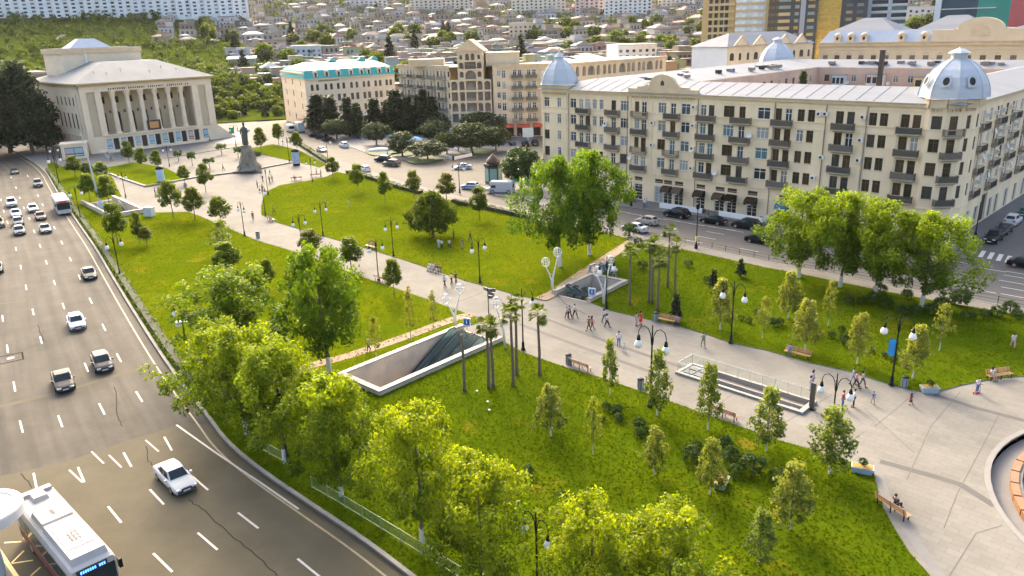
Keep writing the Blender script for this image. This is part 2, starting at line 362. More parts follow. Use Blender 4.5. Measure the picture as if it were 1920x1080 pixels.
# lane dashes: (x, y) centres on the photograph
DASH = [(21, 333), (52, 330), (30, 352), (71, 367), (37, 371), (45, 390), (2, 375), (80, 384), (7, 396), (14, 417), (55, 410), (102, 427), (64, 434), (75, 461), (116, 455), (30, 467), (87, 492), (132, 486), (39, 501),
        (149, 520), (102, 530), (49, 539), (170, 564), (119, 574), (62, 585), (195, 614), (5, 597), (77, 638), (14, 654), (223, 671), (162, 689), (27, 725), (261, 744), (191, 767), (113, 790), (40, 800),
        (315, 832), (239, 862), (152, 890), (66, 902), (375, 906), (294, 932), (215, 965), (389, 1015), (305, 1055), (465, 976), (580, 1066)]
dash_me = MB().box(-1.4, 1.4, -.075, .075, 0, .006).mesh('lane_dash', [m_white])
for x, y in DASH:
    p = G(x, y); obj('lane_dash', dash_me, left_road, (p.x, p.y, .021), ktan(p))
faded = mat('faded_road_paint', (.30, .285, .25), .7, .2, 3); fd_me = MB().box(-1.4, 1.4, -.07, .07, 0, .005).mesh('faded_dash', [faded])
for x, y in [(285, 836), (216, 865), (142, 893), (183, 858)]:
    p = G(x, y); obj('faded_dash', fd_me, left_road, (p.x, p.y, .021), ktan(p) + .18)
mb = MB().strip(g2([(331, 797), (352, 812), (400, 846), (450, 880), (482, 901), (560, 955)]), -.08, .08, .024); obj('edge_line', mb.mesh('edge_line', [m_white]), left_road)
mb = MB().strip(K, -1.0, -.85, .022); obj('edge_line', mb.mesh('edge_line', [mat('edge_line_paint', (.27, .21, .125), .7, .25, 2)]), left_road)
m_tar = mat('tar', (.020, .018, .015), .9, .1, 3, spec=.02)
def crack(pts, w=.03, parent=None):
    p = g2(pts); q = []
    for a, b in zip(p[:-1], p[1:]):
        for i in range(5): q.append((lerp(a[0], b[0], i / 5) + random.uniform(-.10, .10), lerp(a[1], b[1], i / 5) + random.uniform(-.10, .10)))
    return obj('crack', MB().strip(q + [p[-1]], -w, w, .025).mesh('crack', [m_tar]), parent or left_road)
crack([(275, 836), (280, 865), (297, 882)]); crack([(352, 936), (385, 958), (440, 1010), (490, 1050), (520, 1080)], .03); crack([(38, 888), (60, 915)])
crack([(215, 726), (222, 780), (230, 800)], .03); crack([(70, 610), (82, 640)], .03)
mb = MB()
for a, b, c_, d_ in [(-1.25, 1.25, -1.2, -1.05), (-1.25, 1.25, 1.05, 1.2), (-1.25, -1.1, -1.05, 1.05), (1.1, 1.25, -1.05, 1.05)]: mb.box(a, b, c_, d_, 0, .01)
mb.lathe([(.38, 0), (.38, .02)], 14, m=1)
p = G(20, 672); obj('manhole_cover', mb.mesh('manhole_cover', [m_tar, mat('iron_cover', (.22, .21, .19), .6, .2, 4)]), left_road, (p.x, p.y, .018), ktan(p))
# yellow bus-bay hatching and the median kerb, lower left
for a, b in [((8, 1018), (40, 1016)), ((22, 1056), (45, 1033)), ((22, 1057), (62, 1051)), ((84, 1061), (108, 1064)), ((58, 1080), (76, 1064)), ((45, 1010), (53, 1000))]:
    mb = MB().strip(g2([a, b]), -.06, .06, .026); obj('hatch_line', mb.mesh('hatch_line', [m_yellow]), left_road)
LK = offset(K, -26.5)
mp_ = [tuple(G(2, 1040)[:2]), tuple(G(32, 1084)[:2])]; tt = (Vector(mp_[1]) - Vector(mp_[0])).normalized()
med = [tuple(Vector(mp_[0]) + tt * -1), mp_[0], mp_[1], tuple(Vector(mp_[1]) + tt * 12)]
mb = MB().ribbon(med, -.12, .12, 0, .14); tag(obj('median_kerb', mb.mesh('median_kerb', [m_yellow])), kind='structure')
mb = MB().ribbon(med, .121, -2.6 if False else -2.4, 0, .12); tag(obj('median_pavement', mb.mesh('median_pavement', [m_side])), kind='structure')
# ---- main park paving (under the lawns), right-hand road, junction
ROAD_N = g2([(1920, 583), (1815, 563), (1745, 552), (1630, 530), (1490, 502), (1435, 492), (1304, 464), (1206, 447), (1165, 432), (1045, 408), (957, 391), (930, 384), (865, 370), (745, 338), (697, 322), (640, 303), (614, 297), (566, 271), (520, 246), (470, 224), (425, 205)])
ROAD_N = [(95, 41), (75, 62)] + ROAD_N + [(-150, 420)]
park = offset(K, .0)[6:]
outer = [p for p in park] + [(40, 5), (95, 41), (75, 62)] + ROAD_N[2:-1] + [(-190, 400), (-215, 330)]
mb = MB().prism(outer, 0, .12, 0, PITS, 0)
prom = tag(obj('promenade', mb.mesh('promenade', [m_pave])), kind='structure')
# road on the far side of the park
FAR_K = g2([(1825, 457), (1797, 470), (1690, 455), (1560, 437), (1435, 421), (1235, 397), (1157, 387), (1060, 372)])
mb = MB().poly([(95, 41), (120, 70), (150, 100), (160, 150), (120, 175)] + [(88.1, 128.1)] + FAR_K + [(-2, 168), (-2, 205), (8, 240), (3, 245), (-9.5, 209), (-24.5, 206), (-36.6, 214.9), (-46.9, 234.5), (-57.8, 255), (-75, 290), (-120, 350), (-150, 420), (-175, 420)] + list(reversed(ROAD_N[:-1])), .008)
road2 = tag(obj('street', mb.mesh('street', [m_asph_dark])), kind='structure')
mb = MB().poly([tuple(p) for p in ROAD_N[10:-1]] + [(-150, 420)] + [(-120, 350), (-75, 290), (-57.8, 254), (-46.9, 233.5), (-36.6, 213.9), (-24.5, 205.1), (-9.5, 208.5), (-2, 200), (0, 172), tuple(G(1045, 371)[:2]), tuple(G(1060, 405)[:2])], .0125)
obj('worn_asphalt', mb.mesh('worn_asphalt', [m_asph]), road2)
# pale strip along the park side of the street, with its kerb
mb = MB().ribbon(ROAD_N[1:13], 0, -.25, 0, .16); obj('kerb', mb.mesh('kerb', [m_kerb]), road2)
tan = math.atan2(-1, 1)
d2 = MB().box(-1.6, 1.6, -.07, .07, 0, .006).mesh('lane_dash', [m_white])
for x, y in [(1341, 437), (1325, 446), (1300, 453), (1420, 459), (1404, 469), (1800, 513), (1782, 523), (1782, 533), (1795, 491), (1912, 513), (1908, 520), (1900, 530), (1905, 543), (1860, 506), (1905, 556), (1840, 545), (1167, 397), (1190, 402), (1213, 407), (1235, 410), (1260, 413), (1282, 417), (1305, 421), (1325, 424), (1345, 427), (1363, 430), (1378, 433)]:
    p = G(x, y); obj('lane_dash', d2, road2, (p.x, p.y, .018), tan)
zb = MB().box(-1.9, 1.9, -.28, .28, 0, .006).mesh('crossing_bar', [m_white])
for i in range(7):
    p = G(1825 + i * 16.5, 473 + i * 3.3); obj('crossing_bar', zb, road2, (p.x, p.y, .018), R(52))
# building-side pavements
B_O = Vector((7.5, 165.)); S2 = math.sqrt(.5); UV_U = Vector((S2, -S2)); UV_V = Vector((S2, S2))
def UV(u, v, z=None):
    p = B_O + UV_U * u + UV_V * v
    return Vector((p.x, p.y, z)) if z is not None else p
cor = [tuple(p) for p in FAR_K]
mb = MB().prism(cor + [tuple(UV(-8, -4)), tuple(UV(-8, 30)), tuple(UV(60, 30)), tuple(UV(79, 40)), tuple(UV(84, 60)), (88.1 + 30, 128.1 + 30), (88.1, 128.1)], 0, .13)
tag(obj('pavement', mb.mesh('pavement', [m_greypave])), kind='structure')
cafe = g2([(545, 232), (590, 250), (620, 262), (660, 277), (705, 294), (735, 300), (780, 301), (835, 300), (887, 294), (955, 282)])
mb = MB().prism(cafe + [(8, 232), (10, 262), (-45, 300), (-92, 338), (-100, 350)], 0, .13)
tag(obj('cafe_terrace', mb.mesh('cafe_terrace', [m_side])), kind='structure')
# ---- lawns
def lawn(name, px, holes=(), z=.20, world=None, m=None):
    pts = world or g2(px, z)
    mb = MB().prism(pts, .12, z, 0, holes, 1)
    return tag(obj(name, mb.mesh(name, [m or m_lawn, m_kerb])), kind='structure')
o1, a1, L1, W1 = P1; r1 = frame_rect(o1, a1, L1, W1)     # 0 front-left, 1 front-right, 2 back-right, 3 back-left
kin = offset(K, .32)
kl = [p for p in kin if p[1] < 63 and p[1] > 20]
ed1 = g2([(985, 662), (1072, 692), (1125, 707), (1160, 719), (1257, 752), (1320, 775), (1390, 800), (1460, 825), (1515, 840), (1590, 865), (1634, 872), (1640, 897), (1655, 950), (1677, 990), (1705, 1035), (1745, 1080)], .2)
ed1 += [(25.6, 34), (27, 28), (28, 21)]
kall = [p for p in kin if p[1] > 20 and p[1] < 205]
nk = [p for p in kall if p[1] < 66]
lawn1 = lawn('lawn', None, world=[r1[0], r1[1]] + ed1 + list(reversed([p for p in kall if p[1] < 69])) + [r1[3]], m=m_lawn_dim)
kup = [p for p in kall if p[1] >= 69]; kup.append([p for p in kall if p[1] < 69][0])
ed4 = g2([(915, 599), (890, 593), (860, 582), (762, 547), (682, 520), (565, 475), (480, 450), (457, 440), (420, 424), (375, 405), (352, 397)], .2)
r3 = frame_rect(*P3)
lawn4 = lawn('lawn', None, world=[r1[3], r1[2]] + ed4 + [r3[0], r3[3], r3[2]] + g2([(228, 368), (212, 335), (204, 326), (130, 317), (88, 300)], .2) + kup)
# ---- lawn in the middle with the wide shade tree
l2 = [(490, 402), (490, 385), (497, 360), (525, 347), (575, 339), (610, 332), (632, 322), (697, 337), (745, 352), (865, 381), (930, 394), (957, 402), (1060, 425), (1150, 440), (1180, 448), (1176, 455), (1120, 492), (1080, 517), (1045, 545), (1012, 562), (960, 550), (870, 525), (767, 490), (687, 465), (605, 442), (520, 417)]
lawn2 = lawn('lawn', l2)
o2, a2, L2, W2 = P2; r2 = frame_rect(*P2)
l3 = g2([(1145, 582), (1222, 600), (1275, 612), (1320, 625), (1370, 642), (1440, 657), (1515, 679), (1590, 695), (1625, 706), (1667, 720), (1705, 730), (1750, 737), (1800, 722), (1850, 712), (1880, 707), (1920, 705), (2050, 712), (2080, 620), (1920, 592), (1815, 574), (1745, 562), (1630, 540), (1490, 511), (1435, 501), (1304, 472), (1215, 457), (1188, 456), (1176, 465)], .2)
lawn3 = lawn('lawn', None, world=[r2[0]] + l3 + [r2[2], r2[1]], m=m_lawn_dim)
l3b = [r2[2], r2[3]] + g2([(1014, 563), (1045, 547), (1082, 519), (1122, 494), (1170, 462)], .2)
lawn('lawn', None, world=l3b)
lawn('lawn', [(200, 314), (250, 304), (307, 313), (335, 327), (352, 333), (325, 340), (272, 349), (230, 335), (207, 326)], z=.42)
lawn('lawn', [(470, 278), (512, 270), (560, 281), (612, 308), (600, 313), (545, 301), (480, 287)], z=.22)
# trodden dirt paths
for pts, wd in (([(1014, 561), (1047, 545), (1083, 518), (1122, 493), (1150, 475), (1185, 452)], .9), ([(884, 590), (870, 592), (830, 605), (770, 628), (700, 652), (640, 671), (585, 684), (545, 698), (520, 715)], .75)):
    mb = MB().strip(smooth(g2(pts, .2)), -wd, wd, .207); tag(obj('dirt_path', mb.mesh('dirt_path', [m_dirt])), kind='structure')
m_bare = mat('bare_soil', (.135, .105, .012), .95, .35, 1.2, col2=(.10, .11, .004), spec=0)
for x, y, a, b in [(632, 397, 2.3, 1.1), (712, 411, 2.0, 1.0), (895, 428, 2.6, .9), (192, 457, 1.2, 1.2), (365, 487, 1.8, 1.4), (1402, 832, 1.1, 1.0)]:
    p = G(x, y, .2); q = []
    for i in range(18):
        t = 2 * math.pi * i / 18; k = random.uniform(.35, 1.15); q.append((p.x + a * k * math.cos(t), p.y + b * k * math.sin(t)))
    tag(obj('bare_patch', MB().poly(q, .205).mesh('bare_patch', [m_bare])), kind='structure')
# ---- paving bands and joints
def band(pts, w, m, z=.125, name='paving_band'): return obj(name, MB().strip(g2(pts, .12), -w, w, z).mesh(name, [m]), prom)
band([(1003, 590), (1100, 627), (1200, 662), (1283, 690)], .28, m_pave2)
band([(975, 608), (1080, 647), (1180, 683), (1260, 712)], .28, m_pave2)
band([(1650, 865), (1750, 893), (1800, 908), (1866, 949)], .32, m_pave2)
band([(1752, 740), (1830, 765), (1925, 790)], .3, m_pave2)
band([(1640, 872), (1660, 930), (1690, 975), (1720, 1020), (1770, 1090)], .35, m_side)
band([(1040, 548), (1060, 570), (1100, 590)], .12, m_pave2); band([(905, 548), (860, 566)], .1, m_pave2)
m_joint = mat('joint', (0.086, 0.080, 0.070), .8, .2, 3)
for pts in ([(1872, 780), (1835, 850), (1795, 925), (1770, 990)], [(1715, 850), (1660, 800), (1620, 765)], [(1640, 800), (1760, 700)], [(1700, 900), (1745, 800), (1800, 735)], [(1780, 1080), (1830, 1000), (1880, 985)], [(1450, 805), (1560, 740)], [(700, 500), (760, 470)], [(540, 452), (590, 432)], [(820, 560), (880, 530)], [(1330, 770), (1380, 735)], [(1190, 725), (1250, 690)], [(1060, 680), (1130, 645)], [(1560, 850), (1620, 810)]):
    band(pts, .035, m_joint, .127, 'paving_joint')
# terrace edge below the monument and steps before the theatre
m_step = mat('terrace_edge', (0.170, 0.157, 0.136), .8, .15, 1)
for pts, h in (([(207, 327), (230, 336), (272, 350), (325, 341), (370, 333), (460, 322), (555, 304)], .45), ([(310, 297), (360, 289), (410, 281), (462, 273)], .3)):
    tag(obj('terrace_step', MB().ribbon(g2(pts, .12), -.3, .3, .12, h).mesh('terrace_step', [m_step])), kind='structure')
mb = MB().prism(g2([(212, 283), (300, 268), (400, 254), (448, 248), (470, 262), (440, 268), (330, 285), (215, 300)], .12), .12, .14)
tag(obj('forecourt', mb.mesh('forecourt', [m_greypave])), kind='structure')
# kerb of the avenue with the planted verge behind it
mb = MB().ribbon(K[6:], .0, .3, 0, .24); tag(obj('kerb', mb.mesh('kerb', [m_kerb])), kind='structure')
# ================================================================== BUILDINGS
m_stone = mat('limestone', (.72, .575, .375), .85, .17, .22, bump=.12, bscale=1.2, streak=(1, 1, .35))
m_stone2 = mat('pale_limestone', (.66, .55, .39), .85, .10, .25, bump=.1, bscale=1.5)
m_trim = mat('stone_trim', (.55, .43, .27), .85, .15, .6)
m_roofw = mat('white_sheet_roof', (0.186, 0.198, 0.214), .75, .12, .25, streak=(.3, 1, 1), spec=.06)
m_domew = mat('painted_dome', (.42, .45, .475), .7, .08, .5, spec=.1)
m_frame = mat('white_frame', (.68, .68, .66), .5, .05, 3)
m_brown = mat('brown_wood', (.085, .055, .032), .6, .2, 4)
m_glass = mat('window_glass', objcol=True, rough=.2, var=.0, spec=.28)
m_iron = mat('wrought_iron', (.075, .065, .05), .55, .1, 5)
m_slab = mat('balcony_slab', (.36, .31, .23), .85, .15, 2)
m_pipe = mat('downpipe', (.20, .17, .13), .6, .2, 3)
m_ac = mat('ac_unit', (.62, .61, .57), .5, .08, 3)
m_dark = mat('dark_void', (.03, .028, .025), .8, 0)
GLASS = [(.035, .045, .055), (.03, .035, .04), (.05, .07, .085), (.20, .19, .16), (.30, .29, .26), (.09, .16, .18), (.025, .028, .03), (.12, .13, .13)]
WC = {}
def win_mesh(w, h, style):
    k = (round(w, 2), round(h, 2), style)
    if k in WC: return WC[k]
    f = MB(); t = .07; y0, y1 = .10, .17
    f.box(-w / 2, -w / 2 + t, y0, y1, 0, h); f.box(w / 2 - t, w / 2, y0, y1, 0, h)
    f.box(-w / 2 + t, w / 2 - t, y0, y1, 0, t); f.box(-w / 2 + t, w / 2 - t, y0, y1, h - t, h)
    n = {'c1': 0, 'c2': 1, 'c3': 2, 'b1': 0, 'b2': 1, 'door': 1}.get(style, 1)
    for i in range(n):
        x = -w / 2 + w * (i + 1) / (n + 1); f.box(x - .04, x + .04, y0 + .003, y1, t, h - t)
    if style[0] != 'n': f.box(-w / 2 + t, w / 2 - t, y0 + .006, y1, h * .72 - .035, h * .72 + .035)
    if style in ('c2', 'c3', 'b2', 'c1'): f.box(-w / 2 - .10, w / 2 + .10, -.10, .05, -.09, -.003, 1)
    fm = f.mesh('window', [m_brown if style[0] == 'b' else m_frame, m_trim])
    p = MB().quad((-w / 2 + t, .15, t), (w / 2 - t, .15, t), (w / 2 - t, .15, h - t), (-w / 2 + t, .15, h - t)).mesh('pane', [m_glass])
    WC[k] = (fm, p); return WC[k]
class Fac:
    """one facade: openings are cut out of the wall with reveals, windows stand in them"""
    def __init__(s, root, mb, p0, p1):
        s.root, s.mb = root, mb; s.p0 = Vector(p0); s.d = (Vector(p1) - s.p0); s.L = s.d.length; s.d.normalize(); s.n = Vector((s.d.y, -s.d.x)); s.ang = math.atan2(s.d.y, s.d.x); s.op = []
    def P(s, u, z, out=0.0): q = s.p0 + s.d * u + s.n * out; return (q.x, q.y, z)
    def put(s, name, me, u, z, out=0.0, parent=None, color=None, sc=None):
        o = obj(name, me, parent or s.root, None if parent else s.P(u, z, out), None if parent else s.ang, color, sc); return o
    def window(s, u, z, w, h, style='c2', color=None, pane=True, arch=False, name='window'):
        s.op.append((u - w / 2, u + w / 2, z, z + h, arch)); fm, pm = win_mesh(w, h, style)
        o = s.put(name, fm, u, z)
        if pane: s.put('pane', pm, 0, 0, 0, o, color or (random.choice(GLASS) if style[0] != 'b' else random.choice([(.055, .040, .025), (.04, .032, .02), (.075, .052, .03), (.05, .055, .05)])))
        return o
    def hole(s, u, z, w, h, arch=False): s.op.append((u - w / 2, u + w / 2, z, z + h, arch))
    def finish(s, z0, z1, depth=.3, m=0, mr=None, back=None):
        mr = m if mr is None else mr; mb = s.mb
        zs = sorted({z0, z1} | {o[2] for o in s.op} | {o[3] for o in s.op}); zs = [z for z in zs if z0 <= z <= z1]
        for a, b in zip(zs[:-1], zs[1:]):
            c = 0.0
            for o in sorted(o for o in s.op if o[2] <= a + 1e-6 and o[3] >= b - 1e-6):
                if o[0] > c: mb.quad(s.P(c, a), s.P(o[0], a), s.P(o[0], b), s.P(c, b), m)
                c = max(c, o[1])
            if c < s.L: mb.quad(s.P(c, a), s.P(s.L, a), s.P(s.L, b), s.P(c, b), m)
        for u0, u1, a, b, ar in s.op:
            D = -depth
            mb.quad(s.P(u0, a), s.P(u1, a), s.P(u1, a, D), s.P(u0, a, D), mr); mb.quad(s.P(u0, b, D), s.P(u1, b, D), s.P(u1, b), s.P(u0, b), mr)
            mb.quad(s.P(u0, a, D), s.P(u0, b, D), s.P(u0, b), s.P(u0, a), mr); mb.quad(s.P(u1, a), s.P(u1, b), s.P(u1, b, D), s.P(u1, a, D), mr)
            if back is not None: mb.quad(s.P(u0, a, D), s.P(u1, a, D), s.P(u1, b, D), s.P(u0, b, D), back)
            if ar:
                r = (u1 - u0) / 2; c = (u0 + u1) / 2; zc = b - r; N = 5
                for sg in (-1, 1):
                    pts = [s.P(c + sg * r * math.cos(i * math.pi / 2 / N), zc + r * math.sin(i * math.pi / 2 / N), -.02) for i in range(N + 1)]
                    k = s.P(c + sg * r, b, -.02)
                    for i in range(N): mb.add([k, pts[i], pts[i + 1]], [(0, 1, 2) if sg < 0 else (0, 2, 1)], m)
    def band(s, z0, z1, out=.12, u0=0, u1=None, m=0, tail=.02):
        u1 = s.L if u1 is None else u1; a = [s.P(u0, z0, -tail), s.P(u1, z0, -tail), s.P(u1, z0, out), s.P(u0, z0, out)]
        b = [(p[0], p[1], z1) for p in a]
        s.mb.add([*a, *b], [(0, 1, 2, 3), (7, 6, 5, 4), (1, 0, 4, 5), (2, 1, 5, 6), (3, 2, 6, 7), (0, 3, 7, 4)], m)
    def plate(s, prof, y0, y1, m=0):     # vertical plate from an outline (u, z)
        n = len(prof); v = [s.P(u, z, -y0) for u, z in prof] + [s.P(u, z, -y1) for u, z in prof]
        tri = tessellate_polygon([[Vector((u, z, 0)) for u, z in prof]])
        fs = []
        for t in tri:
            A, B, C = (Vector((*prof[i], 0)) for i in t); t = tuple(t) if (B - A).cross(C - A).z > 0 else tuple(reversed(t))
            fs += [t, tuple(i + n for i in reversed(t))]
        ar = sum(prof[i][0] * prof[(i + 1) % n][1] - prof[(i + 1) % n][0] * prof[i][1] for i in range(n))
        q = [(i + n, (i + 1) % n + n, (i + 1) % n, i) for i in range(n)]
        s.mb.add(v, fs + ([tuple(reversed(f)) for f in q] if ar < 0 else q), m)
BALC = {}
def balcony(fac, u, z, w, dep=.95, parent=None, color=None):
    k = (round(w, 1), round(dep, 2))
    if k not in BALC:
        a = MB().box(-w / 2, w / 2, -dep, -.003, -.16, 0).box(-w / 2 + .25, w / 2 - .25, -dep * .55, -.003, -.42, -.163)
        r = MB(); r.box(-w / 2, w / 2, -dep, -dep + .05, .95, 1.0); r.box(-w / 2, w / 2, -dep + .01, -dep + .04, .05, .09)
        n = int(w / .16)
        for i in range(n + 1): x = lerp(-w / 2 + .02, w / 2 - .02, i / n); r.box(x - .018, x + .018, -dep + .005, -dep + .04, 0, .95)
        for sx in (-1, 1):
            x = sx * (w / 2 - .02); r.box(x - .02, x + .02, -dep + .05, -.01, .95, 1.0)
            for i in range(5): y = lerp(-dep + .2, -.12, i / 4); r.box(x - .018, x + .018, y - .018, y + .018, 0, .95)
        pnl = MB().box(-w / 2 + .05, w / 2 - .05, -dep + .045, -dep + .06, .1, .9).mesh('balcony_screen', [mat('balcony_screen', objcol=True, rough=.8, var=.15, scale=3)])
        BALC[k] = (a.mesh('balcony', [m_slab]), r.mesh('railing', [m_iron]), pnl)
    b = fac.put('balcony', BALC[k][0], u, z); fac.put('railing', BALC[k][1], 0, 0, 0, b)
    if random.random() < .85: fac.put('screen', BALC[k][2], 0, 0, 0, b, color or random.choice([(.17, .14, .10), (.13, .11, .08), (.22, .19, .145), (.10, .095, .08)]))
    return b
mbac = MB().box(-.42, .42, -.40, -.03, 0, .6); mbac.lathe([(.22, 0), (.22, .012)], 12, m=1)
for i in range(8, len(mbac.v)): x, y, z = mbac.v[i]; mbac.v[i] = (x - .08, -.40 - z, .3 + y)
ac_me = mbac.mesh('air_conditioner', [m_ac, m_dark])
dish_mb = MB(); dish_mb.lathe([(.05, 0), (.3, .05), (.5, .16), (.52, .17), (.5, .19), (.3, .09), (.05, .04)], 12, cap=False); dish_mb.tube([(0, 0, 0), (0, .0, -.5)], .03, 5)
for i, v in enumerate(dish_mb.v): dish_mb.v[i] = (v[0], -v[2] * .8 + v[1] * .3, v[1] * .9 + v[2] * .5)
dish_me = dish_mb.mesh('satellite_dish', [m_ac])
# ------------------------------------------------------------------ 1. long five-storey block with domes
B1 = thing('apartment_block', 'long five-storey beige stone apartment block with two domed corners and white metal roof', 'building', UV(0, 0, .1), -math.pi / 4)
mb = MB(); H1 = 20.2
A = Fac(B1, mb, (0, 0), (74.6, 0))
FL = [15.9, 12.65, 9.25, 5.8]
wht = ['c2', 'c3', 'c2', 'c2', 'b2']
def style(u): return 'b2' if u > 51.5 and random.random() < .85 else random.choice(wht)
for fi, z in enumerate(FL):
    for u, w_, kind in [(1.3, 1.35, 'w'), (4.7, .95, 'w'), (8.5, 1.5, 'w'), (14.0, .95, 'w'), (15.7, .95, 'w'), (21.3, 1.9, 'w'), (29.8, 1.7, 'w'), (34.8, 1.8, 'w'), (43.4, 2.0, 'w'), (49.8, 2.2, 'w'), (56.2, 1.15, 'w'), (57.9, 1.15, 'w'), (67.4, 1.15, 'w'), (69.0, 1.15, 'w'),
                     (10.6, .95, 'd'), (12.3, 1.2, 'w'), (18.7, 1.1, 'd'), (24.2, 1.0, 'w'), (25.8, 1.1, 'd'), (32.2, 1.1, 'd'), (38.4, 1.15, 'w'), (40.0, 1.1, 'd'), (45.9, 1.15, 'd'), (52.4, 1.1, 'w'), (54.1, 1.1, 'd'), (62.4, 1.2, 'w'), (64.1, 1.15, 'd'), (72.0, 1.2, 'w'), (73.6, 1.1, 'd')]:
        if kind == 'w': A.window(u, z + .85, w_, 1.9, style(u))
        else: A.window(u, z + .06, w_, 2.68, 'b1' if u > 51 and random.random() < .8 else random.choice(['door', 'c2', 'b2']), name='balcony_door')
    for u, w_ in [(11.4, 3.4), (18.7, 3.3), (25.0, 3.5), (32.2, 3.2), (39.2, 3.6), (45.9, 3.7), (53.2, 3.5), (63.2, 3.5), (72.8, 3.4)]: balcony(A, u, z, w_)
    for u in random.sample([6.9, 16.9, 23.0, 27.9, 36.6, 41.6, 47.9, 59.2, 60.2, 66.0], 4 if fi < 3 else 3): A.put('air_conditioner', ac_me, u, z + random.uniform(1.2, 2.0))
for u, z in [(36.6, 10.6), (41.4, 6.9), (47.6, 13.9), (16.8, 13.8), (22.9, 8.0)]: A.put('satellite_dish', dish_me, u, z, .3)
# ground floor: shops
m_shop = mat('shop_glass', (.04, .045, .05), .12, 0, spec=.7)
sh_f = {}
def shop(fac, u, w_, h=3.0, col=None):
    fac.hole(u, .12, w_, h)
    k = (w_, h)
    if k not in sh_f: f = MB(); f.box(-w_ / 2, -w_ / 2 + .09, .14, .22, 0, h); f.box(w_ / 2 - .09, w_ / 2, .14, .22, 0, h); f.box(-w_ / 2 + .09, w_ / 2 - .09, .14, .22, h - .1, h); f.box(-.04, .04, .143, .22, .0, h - .1); sh_f[k] = (f.mesh('shopfront', [m_frame]), MB().quad((-w_ / 2, .2, 0), (w_ / 2, .2, 0), (w_ / 2, .2, h), (-w_ / 2, .2, h)).mesh('shop_pane', [m_glass]))
    o = fac.put('shopfront', sh_f[k][0], u, .12); fac.put('pane', sh_f[k][1], 0, 0, 0, o, col or (.035, .04, .045)); return o
for u in (3.0, 8.5, 12.0, 16.0, 20.5, 24.9, 29.6, 31.6, 34.0, 38.6, 42.5, 44.9, 48.8, 54.5, 59.5, 64.5, 69.5): shop(A, u, 1.9 if 24 < u < 50 else 2.2, 3.0, (.25, .30, .34) if u == 29.6 else None)
for u in (24.9, 29.6, 31.6, 34.0, 38.6, 42.5, 44.9, 48.8, 54.5): A.window(u, 3.75, 1.8, .75, 'b1', (.03, .03, .03), name='transom_window')
mb.add([A.P(24.2, .5, -.1), A.P(25.6, .5, -.1), A.P(25.6, 2.4, -.1), A.P(24.2, 2.4, -.1)], [(0, 1, 2, 3)], 3)
A.finish(0, H1, .3)
aw = MB(); n = 5
for i in range(n):
    t0, t1 = i / n, (i + 1) / n; f = lambda t: (-1.25 * math.sin(t * math.pi / 2), 1.0 - 1.0 * (1 - math.cos(t * math.pi / 2)))
    (ya, za), (yb, zb) = f(t0), f(t1); aw.add([(-1, ya, za), (1, ya, za), (1, yb, zb), (-1, yb, zb)], [(0, 3, 2, 1), (0, 1, 2, 3)])
    for sx in (-1, 1): aw.add([(sx, ya, za), (sx, yb, zb), (sx, 0, 0)], [(0, 1, 2), (2, 1, 0)])
aw.box(-1, 1, -1.27, -1.24, -.22, .0); aw.box(-.45, .45, -1.285, -1.275, -.16, -.07, 1)
aw_me = aw.mesh('awning', [mat('brown_canvas', (.075, .048, .032), .8, .15, 3), m_frame])
for u in (31.6, 34.0, 38.6, 42.5, 44.9, 48.8): A.put('awning', aw_me, u, 2.45)
aw2 = aw_me.copy(); aw2.materials[0] = mat('blue_canvas', (.03, .18, .42), .8, .1, 3)
A.put('awning', aw2, 54.5, 2.45)
# rusticated courses, strings, cornice, pilasters
for z in (5.15, 16.62): A.band(z, z + .16, .12)
A.band(15.55, 15.68, .08); A.band(19.05, 19.15, .07); A.band(19.75, H1 - .003, .35, m=1); A.band(H1, H1 + .12, .5, m=1)
for z in (.9, 1.5, 2.1, 2.7, 3.3, 4.0, 4.6): A.band(z, z + .05, .05)
for u in (0.1, 6.3, 22.3, 27.2, 36.6, 51.0, 59.6, 65.8, 70.6):
    A.band(5.32, 15.54, .10, u, u + .55); A.band(16.79, 19.04, .10, u, u + .55)
    for k in range(14): A.band(5.7 + k * .7, 5.76 + k * .7, .13, u - .06, u + .61)
for u in (7.4, 22.1, 37.4, 51.8, 60.3, 66.6): obj('downpipe', MB().tube([A.P(u, .3, .14), A.P(u, 19.6, .14)], .07, 6).mesh('downpipe', [m_pipe]), B1)
for k in range(24):
    for u, z in ((22.9 + k * .58, 19.35),): A.band(z, z + .32, .32, u, u + .26, 1)
# tower parapet left + gable parapet in the middle
A.band(20.33, 21.0, .25, -.2, 7.2, 1, tail=6.5); A.band(21.003, 21.15, .4, -.35, 7.35, 1, tail=6.6)
for k in range(11): A.band(19.3, 19.62, .4, .3 + k * .6, .55 + k * .6, 1)
gp = [(22.3, 20.0), (37.4, 20.0), (37.4, 21.1), (35.4, 21.1), (35.4, 21.45), (33.6, 21.5), (33.0, 22.0)] + [(29.9 + 2.9 * math.cos(t), 21.6 + 2.1 * math.sin(t)) for t in [math.pi * i / 10 for i in range(11)]] + [(26.6, 21.9), (25.9, 21.5), (24.4, 21.45), (24.4, 21.1), (22.3, 21.1)]
A.plate(gp, -.35, .25, 1)
A.plate([(29.5, 21.7), (30.3, 21.7), (30.3, 22.3), (29.9, 22.65), (29.5, 22.3)], -.36, -.352, 3)
